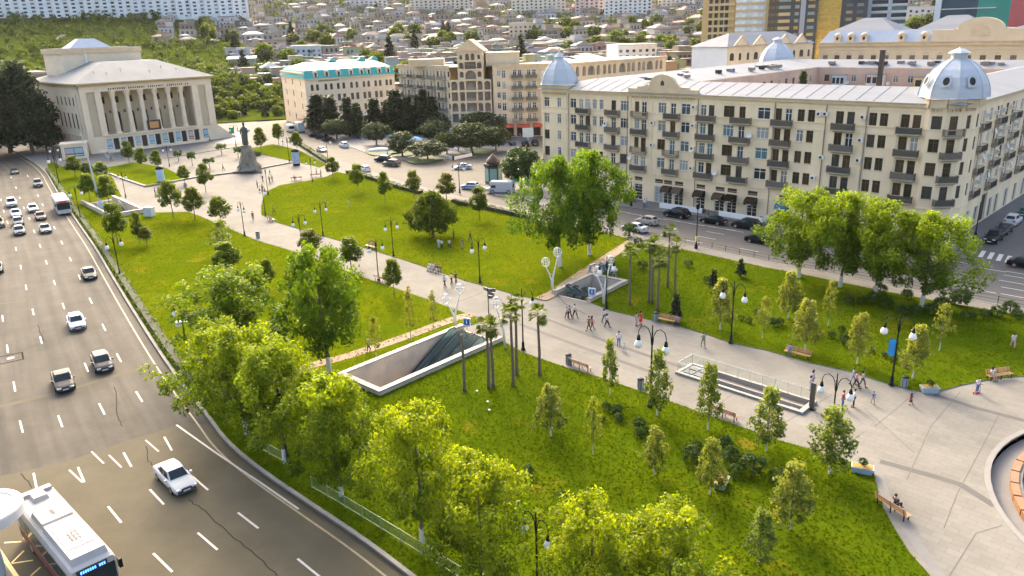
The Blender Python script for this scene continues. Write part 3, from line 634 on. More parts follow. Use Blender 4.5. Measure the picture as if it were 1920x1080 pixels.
# corner (round) and right street facade
CR = [(74.6, 0), (75.3, -.55), (77.4, -.25), (79.2, 1.5), (80.05, 3.9), (80.05, 7.2), (79.5, 8.0)]
cf = [Fac(B1, mb, a, b) for a, b in zip(CR[:-1], CR[1:])]
for z in FL:
    cf[1].window(1.06, z + .85, 1.35, 1.9, 'b2'); cf[2].window(1.25, z + .06, 1.15, 2.68, 'b1', name='balcony_door'); cf[3].window(1.3, z + .85, .9, 1.9, 'b1'); cf[4].window(1.6, z + .85, .9, 1.9, 'b1')
    balcony(cf[2], 1.25, z, 2.9, .9)
shop(cf[1], 1.06, 1.3); shop(cf[2], 1.25, 1.7); shop(cf[3], 1.3, 1.6)
for f in cf:
    f.finish(0, H1, .3)
    for z in (5.15, 16.62): f.band(z, z + .16, .12)
    f.band(19.75, H1 - .003, .35, m=1); f.band(H1, 20.9, .3, m=1); f.band(20.903, 21.03, .45, m=1)
for f in cf[1:4]:
    for k in range(int(f.L / .55)): f.band(19.3, 19.62, .4, .15 + k * .55, .4 + k * .55, 1)
Bf = Fac(B1, mb, (79.5, 8.0), (79.5, 100))
for fi, z in enumerate(FL):
    u = 2.2; k = 0
    while u < 60:
        if k % 2 == 0:
            Bf.window(u - .85, z + .85, 1.1, 1.9, 'b2' if random.random() < .5 else 'c2'); Bf.window(u + .85, z + .06, 1.1, 2.68, 'door', name='balcony_door'); balcony(Bf, u, z, 3.5, .95, color=random.choice([(.05, .07, .06), (.08, .075, .06), (.04, .05, .05)]))
        else: Bf.window(u, z + .85, 1.6, 1.9, random.choice(['c2', 'c3', 'b2']))
        if random.random() < .5: Bf.put('air_conditioner', ac_me, u + 2.2, z + 1.6)
        if random.random() < .25: Bf.put('satellite_dish', dish_me, u + 2.4, z + 2.2, .35)
        u += 4.6; k += 1
for u in (2.4, 7, 15, 19, 25, 31, 37): shop(Bf, u, 2.2, 3.2, (.05, .25, .33) if u < 3 else None)
Bf.hole(11, .1, 3.2, 4.6); Bf.finish(0, H1, .3); Bf.band(.1, 4.7, -.29, 9.4, 12.6, 3, tail=.32)
for z in (5.15, 16.62): Bf.band(z, z + .16, .12)
Bf.band(19.75, H1 - .003, .35, m=1); Bf.band(H1, H1 + .12, .5, m=1)
# remaining outer walls and the courtyard walls
for a, b in (((79.5, 100), (0, 100)), ((0, 100), (0, 0))): f = Fac(B1, mb, a, b); f.finish(0, H1)
IN = [(20, 13), (64, 13), (64, 88), (20, 88)]
for a, b, mm in ((IN[0], IN[3], 4), (IN[2], IN[1], 4), (IN[1], IN[0], 4)):
    f = Fac(B1, mb, a, b)
    for z in FL[:2]:
        u = 3
        while u < f.L - 2: f.window(u, z + .85, 1.2, 1.7, random.choice(['c2', 'b2'])); u += random.uniform(3.2, 5.5)
    f.finish(0, H1, .25, 4)
fb = Fac(B1, mb, IN[3], IN[2]); u = 2.5; k = 0
while u < 42:
    for z in FL[:2]: fb.window(u, z + .85, 1.3, 1.7, random.choice(['c2', 'c3', 'b2']))
    if k % 3 == 1: fb.put('satellite_dish', dish_me, u + 1.5, 16.5, .35)
    u += random.uniform(2.8, 4.4); k += 1
fb.finish(0, H1, .25, 4)
wall = obj('wall', mb.mesh('wall', [m_stone, m_trim, m_stone, m_dark, mat('pink_plaster', (.44, .33, .26), .9, .18, .15)]), B1)
for u, w_, z0, cc in ((6.2, 3.2, 15.2, (.45, .55, .62)), (15.5, 4.2, 15.5, (.60, .57, .50)), (28.0, 6.0, 15.0, (.62, .50, .24))):   # glazed-in balconies over the yard
    e = MB().box(-w_ / 2, w_ / 2, -1.6, -.003, 0, 3.2); e.box(-w_ / 2 - .2, w_ / 2 + .2, -1.9, -.003, 3.203, 3.35, 1)
    for i in range(3): x = -w_ / 2 + (i + .5) * w_ / 3; e.box(x - w_ * .12, x + w_ * .12, -1.63, -1.603, 1.1, 2.6, 2)
    o = fb.put('enclosed_balcony', e.mesh('enclosed_balcony', [mat('painted_boards', objcol=True, rough=.8, var=.1, scale=2), m_roofw, m_dark]), u, z0, 0, None, cc)
# roof: four wings around the yard
def ring_roof():
    r = MB(); e = .55; oz = H1 + .13
    o = [(-e, -e), (80, -e), (80, 100 + e), (-e, 100 + e)]; q = [(8.5, 6.5), (72, 6.5), (72, 94), (8.5, 94)]; i_ = [(20.4 - .8, 13.4 - .8), (64.4, 12.6), (64.4, 88.4), (19.6, 88.4)]
    for k in range(4):
        j = (k + 1) % 4
        r.quad((*o[k], oz), (*o[j], oz), (*q[j], oz + 1.75), (*q[k], oz + 1.75)); r.quad((*q[k], oz + 1.75), (*q[j], oz + 1.75), (*i_[j], oz), (*i_[k], oz))
        r.quad((*i_[k], oz), (*i_[j], oz), (*i_[j], oz - .18), (*i_[k], oz - .18), 1)
    return r
rr = ring_roof(); roof = obj('roof', rr.mesh('roof', [m_roofw, m_trim]), B1)
# standing seams, ridge caps, hatches and vents on the roof
seam = MB().box(-.03, .03, -6.9, 0, 0, .045).mesh('roof_seam', [m_roofw])
for k in range(24):
    o = obj('roof_seam', seam, roof, (10 + k * 2.6, 6.5, H1 + 1.885)); o.rotation_euler = (math.atan2(1.75, 7.05), 0, 0)
for u, v in ((24, 9.5), (26, 8.6), (16, 30), (15, 45), (16.5, 58), (14, 70), (30, 91), (36, 90.5), (42, 91.2), (47, 90.6), (53, 91.5), (59, 90.8), (11, 20), (34, 92), (62, 91), (69, 20), (70, 34), *[(random.uniform(9, 18), random.uniform(16, 86)) for _ in range(12)], *[(random.uniform(22, 62), random.uniform(89.5, 92.5)) for _ in range(12)]):
    w_ = random.uniform(.5, .8); obj('roof_hatch', MB().box(-w_, w_, -w_, w_, -.3, random.uniform(.35, .6)).mesh('roof_hatch', [random.choice([m_dark, m_roofw, m_pipe])]), roof, (u, v, H1 + 1.1))
chim = MB().box(-.5, .5, -.5, .5, 0, 9.5).box(-.6, .6, -.6, .6, 9.503, 9.8); obj('chimney', chim.mesh('chimney', [mat('sooty_brick', (.07, .055, .045), .9, .2, 2)]), B1, (37.6, 84, 15))
def dome(root, c, r, zb, zt, nf, rot, prof, name='dome', wins=(), m=m_domew):
    d = MB(); hh = zt - zb
    d.lathe([(r * a, hh * b) for a, b in prof], nf, m=0, rot=rot)
    for k in range(nf):
        t = rot + 2 * math.pi * k / nf; d.tube([(r * a * 1.005 * math.cos(t), r * a * 1.005 * math.sin(t), hh * b) for a, b in prof if b < .79], .09, 5)
    o = obj(name, d.mesh('dome', [m]), root, (c[0], c[1], zb))
    for t, rad, z, s_ in wins:
        q = MB(); q.lathe([(.62 * s_, 0), (.62 * s_, .1), (.45 * s_, .1), (.45 * s_, .02)], 14, cap=False); q.lathe([(.46 * s_, .03), (.46 * s_, .04)], 14, m=1); q.box(-.62 * s_, .62 * s_, -.66 * s_, .66 * s_, -.02, .03)
        for i, v in enumerate(q.v): q.v[i] = (v[0], -v[2], v[1] * 1.3 if i >= 0 else v[1])
        w_ = obj('oval_window', q.mesh('oval_window', [m_domew, m_dark]), o, (rad * math.cos(t), rad * math.sin(t), z)); w_.rotation_euler = (-.32, 0, t + math.pi / 2)
    return o
PR = [(1.02, 0), (1, .02), (.985, .12), (.93, .27), (.82, .42), (.65, .57), (.44, .69), (.27, .755), (.235, .76), (.235, .875), (.33, .88), (.24, .92), (.1, .965), (.05, .97), (.03, 1.0)]
dome(B1, (76.7, 4.4), 4.6, 21.03, 27.9, 8, R(22.5), PR, wins=[(R(-135 + 45 * k), 4.15, 2.35, 1) for k in (0, 1, 2)])
PL = [(1.05, 0), (1, .03), (.97, .12), (.88, .26), (.72, .42), (.52, .55), (.32, .645), (.21, .68), (.2, .72), (.27, .74), (.16, .80), (.07, .86), (.03, .9), (.02, 1.0)]
dome(B1, (2.2, 3.1), 4.0, 21.15, 28.4, 8, R(22.5), PL, wins=[(R(-135), 3.62, 1.9, .85), (R(180), 3.62, 1.9, .85)])
dome(B1, (3, 98), 5.0, 20.6, 28.2, 8, R(22.5), PR)
# white planter walls before the cafe on the ground floor
for pts, lab in (([(1237, 389), (1275, 394), (1316, 400)], 'white planter wall with clipped hedge before the brown awnings, left one'), ([(1348, 404), (1390, 411), (1428, 418), (1438, 413)], 'white planter wall with clipped hedge before the brown awnings, right one')):
    pl = g2(pts, .13); t_ = thing('planter_wall', lab, 'planter', (*pl[0], .13))
    q = [(a - pl[0][0], b - pl[0][1]) for a, b in pl]
    obj('wall', MB().ribbon(q, -.15, .15, 0, .85).mesh('planter_wall', [m_frame]), t_)
    obj('soil', MB().ribbon(q, .152, 1.3, 0, .55).mesh('soil', [mat('hedge_green', (.04, .07, .015), .9, .3, 6, bump=.8, bscale=8)]), t_)
# ------------------------------------------------------------------ 2. theatre
TH = thing('theatre', 'pale stone theatre with tall columned portico and stage tower', 'theatre', (-126, 236.4, .1), math.pi / 4)
mb = MB(); m_th = m_stone2
COLS = [8.4, 12.7, 16.8, 21.1, 25.4, 29.5]
fr = Fac(TH, mb, (-1.0, 0), (39.6, 0))           # u shifted by +1
for c in COLS[:-1] + [COLS[-1]]: pass
bays = [(3.9 + .95, None)]
# podium with doors and posters
for i in range(7):
    a = 5.6 + i * 4.25; fr.hole(a + 1.0 + 1.35, .5, 1.7, 3.5)
fr.finish(0, 4.9, .5, 0, 0, 3)
fr.band(4.9, 5.3, .5, 4.6, 34.5); fr.band(.1, .45, .6, 0, None)
post = [(.05, .22, .42), (.03, .10, .22), (.30, .33, .34), (.05, .30, .48), (.04, .34, .36), (.03, .26, .40), (.30, .06, .04)]
pos_me = {}
def poster(fac, u, z, w_, h, col, out=.03):
    k = (w_, h)
    if k not in pos_me: pos_me[k] = MB().box(-w_ / 2, w_ / 2, -.05, 0, 0, h).box(-w_ / 2 + .1, w_ / 2 - .1, -.056, -.05, h * .35, h * .9, 1).box(-w_ / 2 + .2, w_ / 2 - .2, -.056, -.05, h * .12, h * .2, 2).mesh('poster', [mat('poster_print', objcol=True, rough=.5, var=.5, scale=1.5), mat('poster_picture', (.18, .30, .34), .5, .6, 1.2, col2=(.45, .50, .48)), m_frame])
    return fac.put('poster', pos_me[k], u, z, out, None, col)
for i in range(7): poster(fr, 5.9 + i * 4.25, 1.0, 1.5, 2.9, post[i])
poster(fr, 36.4, 1.0, 1.6, 2.9, (.02, .16, .28))
# portico: piers, recessed panels, columns, entablature
def blk(u0, u1, z0, z1, y0=-.0, y1=.9, m=0): mb.box(u0 - 1 + 0, u1 - 1, y0, y1, z0, z1, m, True)
for u0, u1 in ((0, 1.7), (4.1, 5.9), (33.9, 35.9), (38.4, 40.6)): blk(u0, u1, 4.9, 18.1, -.25, 1.2)
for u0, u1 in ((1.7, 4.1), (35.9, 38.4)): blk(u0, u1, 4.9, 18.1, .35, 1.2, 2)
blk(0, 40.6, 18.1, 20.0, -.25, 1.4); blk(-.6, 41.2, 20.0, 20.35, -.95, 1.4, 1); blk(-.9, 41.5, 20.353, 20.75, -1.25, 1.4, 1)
for k in range(38):   # carved inscription on the frieze
    if k % 9 != 8: u = 8.2 + k * .66; mb.box(u - 1, u - 1 + random.uniform(.25, .45), -.28, -.252, 18.45, 19.0, 3)
wi = Fac(TH, mb, (4.9, 5.2), (32.9, 5.2))          # wall behind the columns
for c in [COLS[0] - 2.1] + [c + 2.1 for c in COLS]:
    u = c - 4.9
    if .9 < u < 27.1: wi.hole(u, 5.4, 1.7, 6.2, True); wi.hole(u, 14.2, 2.2, 2.0)
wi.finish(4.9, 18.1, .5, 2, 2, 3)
for i, c in enumerate(COLS):
    wi.put('wall_lantern', MB().box(-.2, .2, -.35, -.02, 0, .8).mesh('wall_lantern', [m_iron]), c - 4.9, 11.2)
mb.box(3.0, 33.0, .2, 5.2, 4.903, 5.0); mb.box(3.5, 33.0, .3, 5.2, 17.9, 18.097)
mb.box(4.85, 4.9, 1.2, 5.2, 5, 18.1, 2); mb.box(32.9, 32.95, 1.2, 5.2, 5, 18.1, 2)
for c in COLS:
    obj('column', MB().lathe([(.95, 0), (.95, .35), (.78, .45), (.78, .7), (.70, 5), (.60, 10.8), (.75, 10.9), (.70, 11.2), (.95, 12.2), (1.05, 12.25), (1.05, 12.8)], 16).mesh('column', [m_stone2], False), TH, (c, .75, 5.3))
obj('portico_banner', MB().box(-2.1, 2.1, -.06, .06, 0, 3.0).box(-1.4, 1.4, -.07, -.06, .5, 2.5, 1).mesh('portico_banner', [mat('banner_dark', (.03, .03, .035), .6, .3, 2), mat('banner_red', (.42, .12, .05), .6, .7, 1.6, col2=(.55, .35, .10))]), TH, (19.0, -.35, 5.4))
# sides, back
sd = Fac(TH, mb, (-1.0, 46), (-1.0, 0))
for u in (32.0, 35.6, 39.2, 28.0, 24.0):
    sd.window(u, 7.2, 1.5, 4.6, 'b2', (.05, .05, .05), arch=True); sd.window(u, 14.0, 1.3, 2.6, 'b2', (.05, .05, .05), arch=True)
    for du in (-.6, .6): sd.window(u + du, 2.6, .55, 2.4, 'b1', (.05, .05, .05))
sd.hole(42.3, 4.9, .9, 12.6); sd.finish(0, 20.0, .35, 0, 0, 3); sd.band(20.0, 20.35, .95, m=1); sd.band(20.353, 20.75, 1.25, m=1); sd.band(5.0, 5.3, .15)
for a, b in (((39.6, 0.01), (39.6, 46)), ((39.6, 46), (-1, 46))):
    f = Fac(TH, mb, a, b); f.finish(0, 20.0); f.band(20.0, 20.35, .95, m=1); f.band(20.353, 20.75, 1.25, m=1)
# entrance steps, right flank ramp
for k in range(4): mb.box(3.5 - k * .0, 35 + k * .0, -1.2 - .4 * k, -.61 - .4 * k + .0, 0, .42 - .1 * k)
mb.add([(39.6, 0, 0), (46, 0, 0), (46, 3.5, 0), (39.6, 3.5, 0), (39.6, 0, 5.0), (39.6, 3.5, 5.0)], [(0, 1, 4), (1, 2, 5, 4), (2, 3, 5)], 0)
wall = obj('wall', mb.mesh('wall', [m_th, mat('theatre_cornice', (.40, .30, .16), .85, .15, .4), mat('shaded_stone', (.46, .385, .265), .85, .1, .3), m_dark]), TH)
rf = MB(); ez = 20.76; E0, E1, F0, F1 = -2.2, 40.8, -1.2, 46.5
rp = [(12, 15, 26.3), (29, 15, 26.3)]
rf.quad((E0, F0, ez), (E1, F0, ez), rp[1], rp[0]); rf.quad((E0, 28, ez), (E0, F0, ez), rp[0], (12, 28, 26.3)); rf.quad((E1, F0, ez), (E1, 28, ez), (29, 28, 26.3), rp[1]); rf.quad(rp[0], rp[1], (29, 28, 26.3), (12, 28, 26.3))
rf.quad((E0, 28, ez), (12, 28, 26.3), (12, F1, 24), (E0, F1, ez)); rf.quad((E1, 28, ez), (E1, F1, ez), (29, F1, 24), (29, 28, 26.3))
roof = obj('roof', rf.mesh('roof', [mat('grey_sheet_roof', (.205, .21, .205), .8, .14, .2, streak=(1, .3, 1), spec=.05)]), TH)
for x, y, z in ((6, 6, 22.3), (9, 4, 21.9), (14, 6, 22.8), (27, 7, 23), (31, 5, 22), (22, 4, 21.9)): obj('roof_antenna', MB().tube([(0, 0, 0), (0, 0, 1.8)], .05, 5).box(-.5, .5, -.03, .03, 1.3, 1.36).mesh('roof_antenna', [m_iron]), roof, (x, y, z))
st = MB().box(4.2, 29.0, 27, 46.2, 18, 30.0).box(3.8, 29.4, 26.6, 46.6, 29.0, 30.6, 1).box(4.1, 29.1, 26.9, 46.3, 30.603, 30.7, 2)
st.box(11.0, 11.6, 26.7, 27, 25, 29.0, 3)
tw = obj('stage_tower', st.mesh('stage_tower', [m_stone2, m_trim, m_roofw, m_frame]), TH)
obj('roof_light', MB().add([(9, 33, 30.7), (22, 33, 30.7), (22, 42, 30.7), (9, 42, 30.7), (13, 36, 33.6), (18, 36, 33.6), (18, 39, 33.6), (13, 39, 33.6)], [(0, 1, 5, 4), (1, 2, 6, 5), (2, 3, 7, 6), (3, 0, 4, 7), (4, 5, 6, 7)]).mesh('roof_light', [m_domew]), tw)
# low annexe at far left and the poster pavilion by the steps
an = thing('flat_annexe', 'low dark-walled annexe with flat pale roof behind the dark pines left of the theatre', 'building', (-175, 290, .1), math.pi / 4)
obj('wall', MB().box(-16, 8, 0, 14, 0, 22).mesh('wall', [mat('dark_wall', (.07, .08, .09), .5, .15, .3)]), an); obj('roof', MB().box(-17, 9, -1, 15, 22.003, 22.8).mesh('roof', [m_roofw]), an)
p0 = G(118, 300, .1); p1 = G(166, 296, .1); ang = math.atan2(p1.y - p0.y, p1.x - p0.x); Lp = (p1 - p0).length
pv = thing('poster_pavilion', 'small pale stone block with show posters beside the theatre steps', 'kiosk', p0, ang)
obj('wall', MB().box(0, Lp, 0, 6, 0, 4.2).box(-.25, Lp + .25, -.25, 6.25, 4.203, 4.5).box(0, Lp * .9, 6.003, 10, 0, 2.5).mesh('wall', [m_stone2]), pv)
f = Fac(pv, MB(), (0, 0), (Lp, 0)); poster(f, Lp * .32, .7, 2.4, 2.7, (.22, .07, .04), .01); poster(f, Lp * .68, .7, 2.4, 2.7, (.03, .16, .12), .01)
f = Fac(pv, MB(), (0, 6), (0, 0)); poster(f, 3, .7, 3.0, 2.7, (.03, .09, .16), .01)
# ------------------------------------------------------------------ 3. hotel with turquoise roof
HT = thing('hotel', 'four-storey cream hotel with turquoise mansard roof behind dark cypresses', 'hotel', (-72.2, 286, .1), R(38))
mb = MB(); QL = (-.5, 39.0)   # back-left corner in local frame: left face direction is about 80 degrees off
lb = Vector((math.cos(R(80)) * 37, math.sin(R(80)) * 37))
hf = Fac(HT, mb, (0, 0), (37, 0)); hs = Fac(HT, mb, tuple(lb), (0, 0))
us = [2.6, 4.7, 8.0, 10.2, 13.0, 15.2, 18.4, 20.6, 23.6, 25.6, 28.6, 30.6, 33.4, 35.2]
for u in us:
    hf.window(u, 13.4, 1.1, 2.2, 'b2', (.05, .045, .04), arch=True); hf.window(u, 9.2, 1.25, 2.4, 'b2', (.06, .055, .045)); hf.window(u, 5.2, 1.2, 2.2, 'b2', (.05, .05, .045))
hf.hole(18, .2, 30, 3.6); hf.finish(0, 17.6, .3, 0, 0, 3)
for z in (4.3, 8.4, 12.4): hf.band(z, z + .25, .15)
hf.band(17.1, 17.6, .5, m=1)
for k in range(14): hf.band(16.4, 16.9, .06, 5.2 + k * .6, 5.6 + k * .6, 4)      # sign letters under the eaves
for u, w_ in ((7, 1.0), (18, 1.4), (30, 1.0)):
    for z in (2.4, 6.6, 10.8, 15.0): hs.window(u, z, w_, 2.3, 'b2', (.06, .055, .05))
hs.finish(0, 19.6, .3)
for z in (4.3, 8.6, 12.8, 17.0): hs.band(z, z + .22, .12)
hs.band(19.2, 19.7, .4, m=1)
for f_ in (Fac(HT, mb, (37, 0), (37 + lb.x, lb.y)), Fac(HT, mb, (37 + lb.x, lb.y), tuple(lb))): f_.finish(0, 17.6)
obj('wall', mb.mesh('wall', [m_stone2, m_trim, m_stone2, m_dark, m_brown]), HT)
rm = MB(); lx, ly = lb; m_turq = mat('turquoise_roof', (.15, .34, .28), .7, .08, .3); m_turqd = mat('turquoise_slope', (.016, .28, .26), .6, .12, .4)
b0 = [(-.4, -.5), (37.4, -.5), (37.4 + lx, ly + .4), (lx - .4, ly + .4)]; t0 = [(.6, 1.4), (36.4, 1.4), (36.4 + lx, ly - 1), (lx + .8, ly - 1)]; t1 = [(8, 10), (34, 10), (34 + lx * .6, ly * .72), (8 + lx * .6, ly * .72)]
for k in range(4):
    j = (k + 1) % 4; rm.quad((*b0[k], 17.61), (*b0[j], 17.61), (*t0[j], 20.4), (*t0[k], 20.4), 1); rm.quad((*t0[k], 20.4), (*t0[j], 20.4), (*t1[j], 22.6), (*t1[k], 22.6), 0)
rm.quad(*[(*q, 22.6) for q in t1]); roof = obj('roof', rm.mesh('roof', [m_turq, m_turqd]), HT)
dm = MB().box(-.85, .85, -.35, 1.6, 0, 2.0).lathe([(.85, 2.0), (.8, 2.35), (.5, 2.7), (.02, 2.85)], 10).mesh('dormer', [m_stone2])
dp = MB().box(-.42, .42, -.37, -.352, .35, 1.9).mesh('pane', [m_dark])
for u in (4.4, 8.8, 13.6, 18.6, 23.0, 26.0, 30.6, 34.4): o = obj('dormer', dm, roof, (u, .25, 17.7)); obj('pane', dp, o)
for u, v in ((17, 12), (29, 11), (36, 14)): obj('roof_vent', MB().box(-1.5, 1.5, -1, 1, 0, 1.6).add([(-1.7, -1.2, 1.6), (1.7, -1.2, 1.6), (1.7, 1.2, 1.6), (-1.7, 1.2, 1.6), (0, 0, 2.8)], [(0, 1, 4), (1, 2, 4), (2, 3, 4), (3, 0, 4)]).mesh('roof_vent', [m_turqd]), roof, (u, v, 21.4))
cn = MB()
cn.quad((1.5, -5.5, 3.4), (37, -5.5, 3.4), (37, -.05, 4.2), (1.5, -.05, 4.2)); cn.quad((1.5, -.05, 4.1), (37, -.05, 4.1), (37, -5.5, 3.3), (1.5, -5.5, 3.3), 1)
for k in range(9): cn.box(1.5 + k * 4.4, 1.65 + k * 4.4, -5.45, -5.3, 0, 3.3, 1)
obj('terrace_canopy', cn.mesh('terrace_canopy', [mat('canopy_cream', (.5, .47, .40), .8, .15, .5), m_iron]), HT)
obj('awning', MB().add([(14, 0, 0)], []).box(-1.3, 1.3, -1.4, -.02, 0, .12).mesh('awning', [mat('red_canvas', (.5, .10, .06), .8, .1, 3)]), HT, hs.P(24, 2.6, .0), hs.ang)
# ------------------------------------------------------------------ 4. arcaded apartment house with gabled tower
AC = thing('arcaded_apartment_house', 'tan apartment house with gabled arcade tower and rows of balconies', 'building', (-14.5, 247.5, .1), 0)
mb = MB(); Lw = Fac(AC, mb, (-22.5, 29.0), (-3.0, 1.8)); Rw = Fac(AC, mb, (10.5, -.8), (31.5, -1.5)); Tw = Fac(AC, mb, (-3.0, -.2), (10.0, -1.6)); Bw = Fac(AC, mb, (31.5, -1.5), (72, 38))
zf = [18.0, 14.7, 11.4, 8.1, 4.8]
for z in zf:
    for i in range(5):
        u = 3.0 + i * 6.6; Lw.window(u - 1.0, z + .7, 1.3, 1.8, 'c2'); Lw.window(u + 1.0, z + .05, 1.2, 2.4, 'door', name='balcony_door'); balcony(Lw, u, z, 4.2, 1.2, color=(.2, .17, .12)); Lw.window(u + 3.4, z + .8, 1.2, 1.6, random.choice(['c2', 'b2']))
    for u in (2.6, 7.6, 12.0, 19.6):
        Rw.window(u - .8, z + .7, 1.1, 1.8, 'c2'); Rw.window(u + .8, z + .05, 1.2, 2.4, 'door', name='balcony_door')
        if u > 3: balcony(Rw, u, z, 3.6, 1.1, color=(.2, .17, .12))
for k in range(3): Rw.hole(4.0 + k * 5.2, .2, 4.2, 3.8)
Lw.finish(0, 22.0, .3); Rw.finish(0, 22.0, .3, 0, 0, 3)
for f in (Lw, Rw): f.band(21.2, 22.0, .35, m=1); f.band(4.2, 4.5, .3); f.band(22.003, 22.15, .5, m=1)
Rw.band(0, 21.1, .35, 14.6, 17.2)
sp = 2.6
for zi, z in enumerate((4.9, 8.2, 11.5, 14.8)):
    for u, w_ in ((1.4, 2.0), (3.85, 1.6), (6.7, 3.2), (9.5, 1.6), (11.8, 1.9)): Tw.hole(u, z, w_, 2.7, zi in (1, 3) and u != 6.7)
Tw.hole(6.7, 18.1, 3.4, 2.6, True)
for u in (3.9, 9.5): Tw.hole(u, 18.6, 1.3, 1.8, True); Tw.hole(u, 21.2, 1.5, 1.9, True); Tw.hole(u, 24.0, .9, 1.3, True)
Tw.hole(6.7, 21.1, 3.6, 2.1); Tw.hole(5.85, 23.7, 1.2, 2.0, True); Tw.hole(7.55, 23.7, 1.2, 2.0, True)
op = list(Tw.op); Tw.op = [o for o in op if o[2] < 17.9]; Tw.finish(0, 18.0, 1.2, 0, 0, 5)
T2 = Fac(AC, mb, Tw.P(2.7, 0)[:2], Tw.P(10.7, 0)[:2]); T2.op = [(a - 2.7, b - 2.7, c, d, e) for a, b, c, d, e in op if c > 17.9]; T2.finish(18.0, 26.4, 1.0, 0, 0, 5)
for a, b in ((10.7, 9.0), (2.7, 9.0)): pass
tb = [T2.P(0, 0), T2.P(8, 0), T2.P(8, 0, -9), T2.P(0, 0, -9)]
for i in (1, 2, 3): a, b = tb[i], tb[(i + 1) % 4]; mb.quad((a[0], a[1], 18), (b[0], b[1], 18), (b[0], b[1], 26.4), (a[0], a[1], 26.4))
for z in (18.0, 20.9, 23.5): T2.band(z - .15, z + .1, .2)
T2.plate([(-.6, 26.4), (8.6, 26.4), (4, 29.9)], -.5, 9.2, 1)
for i in range(3):
    for zi, z in enumerate((5, 8.3, 11.6, 14.9)):
        rail = MB().box(-1.6, 1.6, -.05, .05, 0, .85).mesh('parapet', [mat('balcony_parapet', (.22, .19, .15), .8, .2, 2)])
        if i == 1: Tw.put('parapet', rail, 6.7, z, -.3)
Bw.op = []
u = 2.0; k = 0
while u < 54:
    big = k % 5 == 4; w_ = 3.6 if big else 1.7; Bw.hole(u + w_ / 2, 17.6, w_, 3.0, True); u += w_ + (1.6 if k % 3 == 2 else .9); k += 1
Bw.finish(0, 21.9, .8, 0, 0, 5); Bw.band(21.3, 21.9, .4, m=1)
# roof slab and penthouses
rp_ = [Lw.P(0, 0)[:2], Lw.P(Lw.L, 0)[:2], Tw.P(0, 0)[:2], Tw.P(13, 0)[:2], Rw.P(0, 0)[:2], Rw.P(21, 0)[:2], Bw.P(Bw.L, 0)[:2], (62, 50), (20, 16), (0, 18), (-14, 36)]
mb.poly(rp_, 21.8, m=4)
for i in range(6, 10):
    a, b = rp_[i], rp_[(i + 1) % 11]; mb.quad((a[0], a[1], 0), (b[0], b[1], 0), (b[0], b[1], 21.8), (a[0], a[1], 21.8))
mb.box(8.5, 19, 1.5, 12, 21.803, 25.4); mb.box(8.3, 19.2, 1.3, 12.2, 25.403, 25.7, 1); mb.box(-17, -5.5, 13, 19, 21.803, 24.0, 1)
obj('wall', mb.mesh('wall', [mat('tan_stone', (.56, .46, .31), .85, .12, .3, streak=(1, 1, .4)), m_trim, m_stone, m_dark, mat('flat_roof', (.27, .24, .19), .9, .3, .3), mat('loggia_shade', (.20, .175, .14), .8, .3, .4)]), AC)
aw3 = MB().box(-2, 2, -1.5, -.02, 0, .9).mesh('awning', [mat('red_canvas', (.5, .10, .06), .8, .1, 3)])
for k in range(3): Rw.put('awning', aw3, 4.0 + k * 5.2, 3.0)
# ------------------------------------------------------------------ 5. long mansard building behind
FB = thing('mansard_building', 'long cream building with blue-grey mansard roof, round dormers and arched pediment', 'building', UV(-10, 156, .1), -math.pi / 4)
mb = MB(); ff = Fac(FB, mb, (0, 0), (92, 0))
for k in range(22):
    ff.window(2.5 + k * 4.1, 18.2, 1.7, 2.4, 'b2', random.choice([(.10, .07, .045), (.16, .15, .13), (.08, .06, .04)])); ff.plate([(1.2 + k * 4.1, 21.0), (3.8 + k * 4.1, 21.0), (2.5 + k * 4.1, 21.7)], -.12, .0, 1)
    ff.window(2.5 + k * 4.1, 13.8, 1.7, 2.4, 'b2', (.08, .06, .04))
ff.finish(0, 24.6, .3); ff.band(22.3, 22.6, .2); ff.band(23.6, 24.6, .6, m=1); ff.band(24.603, 24.85, .9, m=1)
fs_ = Fac(FB, mb, (0, 24), (0, 0)); fs_.finish(0, 24.6); fs_.band(23.6, 24.6, .6, m=1)
gp = [(36.5, 24.8), (63, 24.8), (63, 28.3), (57.5, 28.3), (57, 28.8)] + [(50 + 6.4 * math.cos(t), 28.4 + 3.4 * math.sin(t)) for t in [math.pi * i / 12 for i in range(13)]] + [(43, 28.8), (42.5, 28.3), (36.5, 28.3)]
ff.plate(gp, -.3, 1.2, 0); ff.plate([(47.5, 26.4), (52.5, 26.4), (52.5, 28.6), (50, 30), (47.5, 28.6)], -.42, -.303, 1)
obj('wall', mb.mesh('wall', [mat('cream_stone', (.60, .48, .32), .85, .1, .25), m_trim]), FB)
r = MB(); m_slate = mat('blue_grey_slate', (.33, .38, .44), .6, .1, .4)
r.quad((0, .2, 24.86), (92, .2, 24.86), (90, 2.6, 28.4), (2.2, 2.6, 28.4)); r.quad((0, 24, 24.86), (0, .2, 24.86), (2.2, 2.6, 28.4), (2.2, 22, 28.4)); r.quad((2.2, 2.6, 28.4), (90, 2.6, 28.4), (90, 22, 28.4), (2.2, 22, 28.4), 1)
for a, b in ((2.4, 24), (30, 50), (58, 90)): r.add([(a, 3, 28.41), (b, 3, 28.41), (b, 20, 28.41), (a, 20, 28.41), ((a + b) / 2 - 3, 11, 32.6), ((a + b) / 2 + 3, 11, 32.6)], [(0, 1, 5, 4), (1, 2, 5), (2, 3, 4, 5), (3, 0, 4)], 1)
roof = obj('roof', r.mesh('roof', [m_slate, m_roofw]), FB)
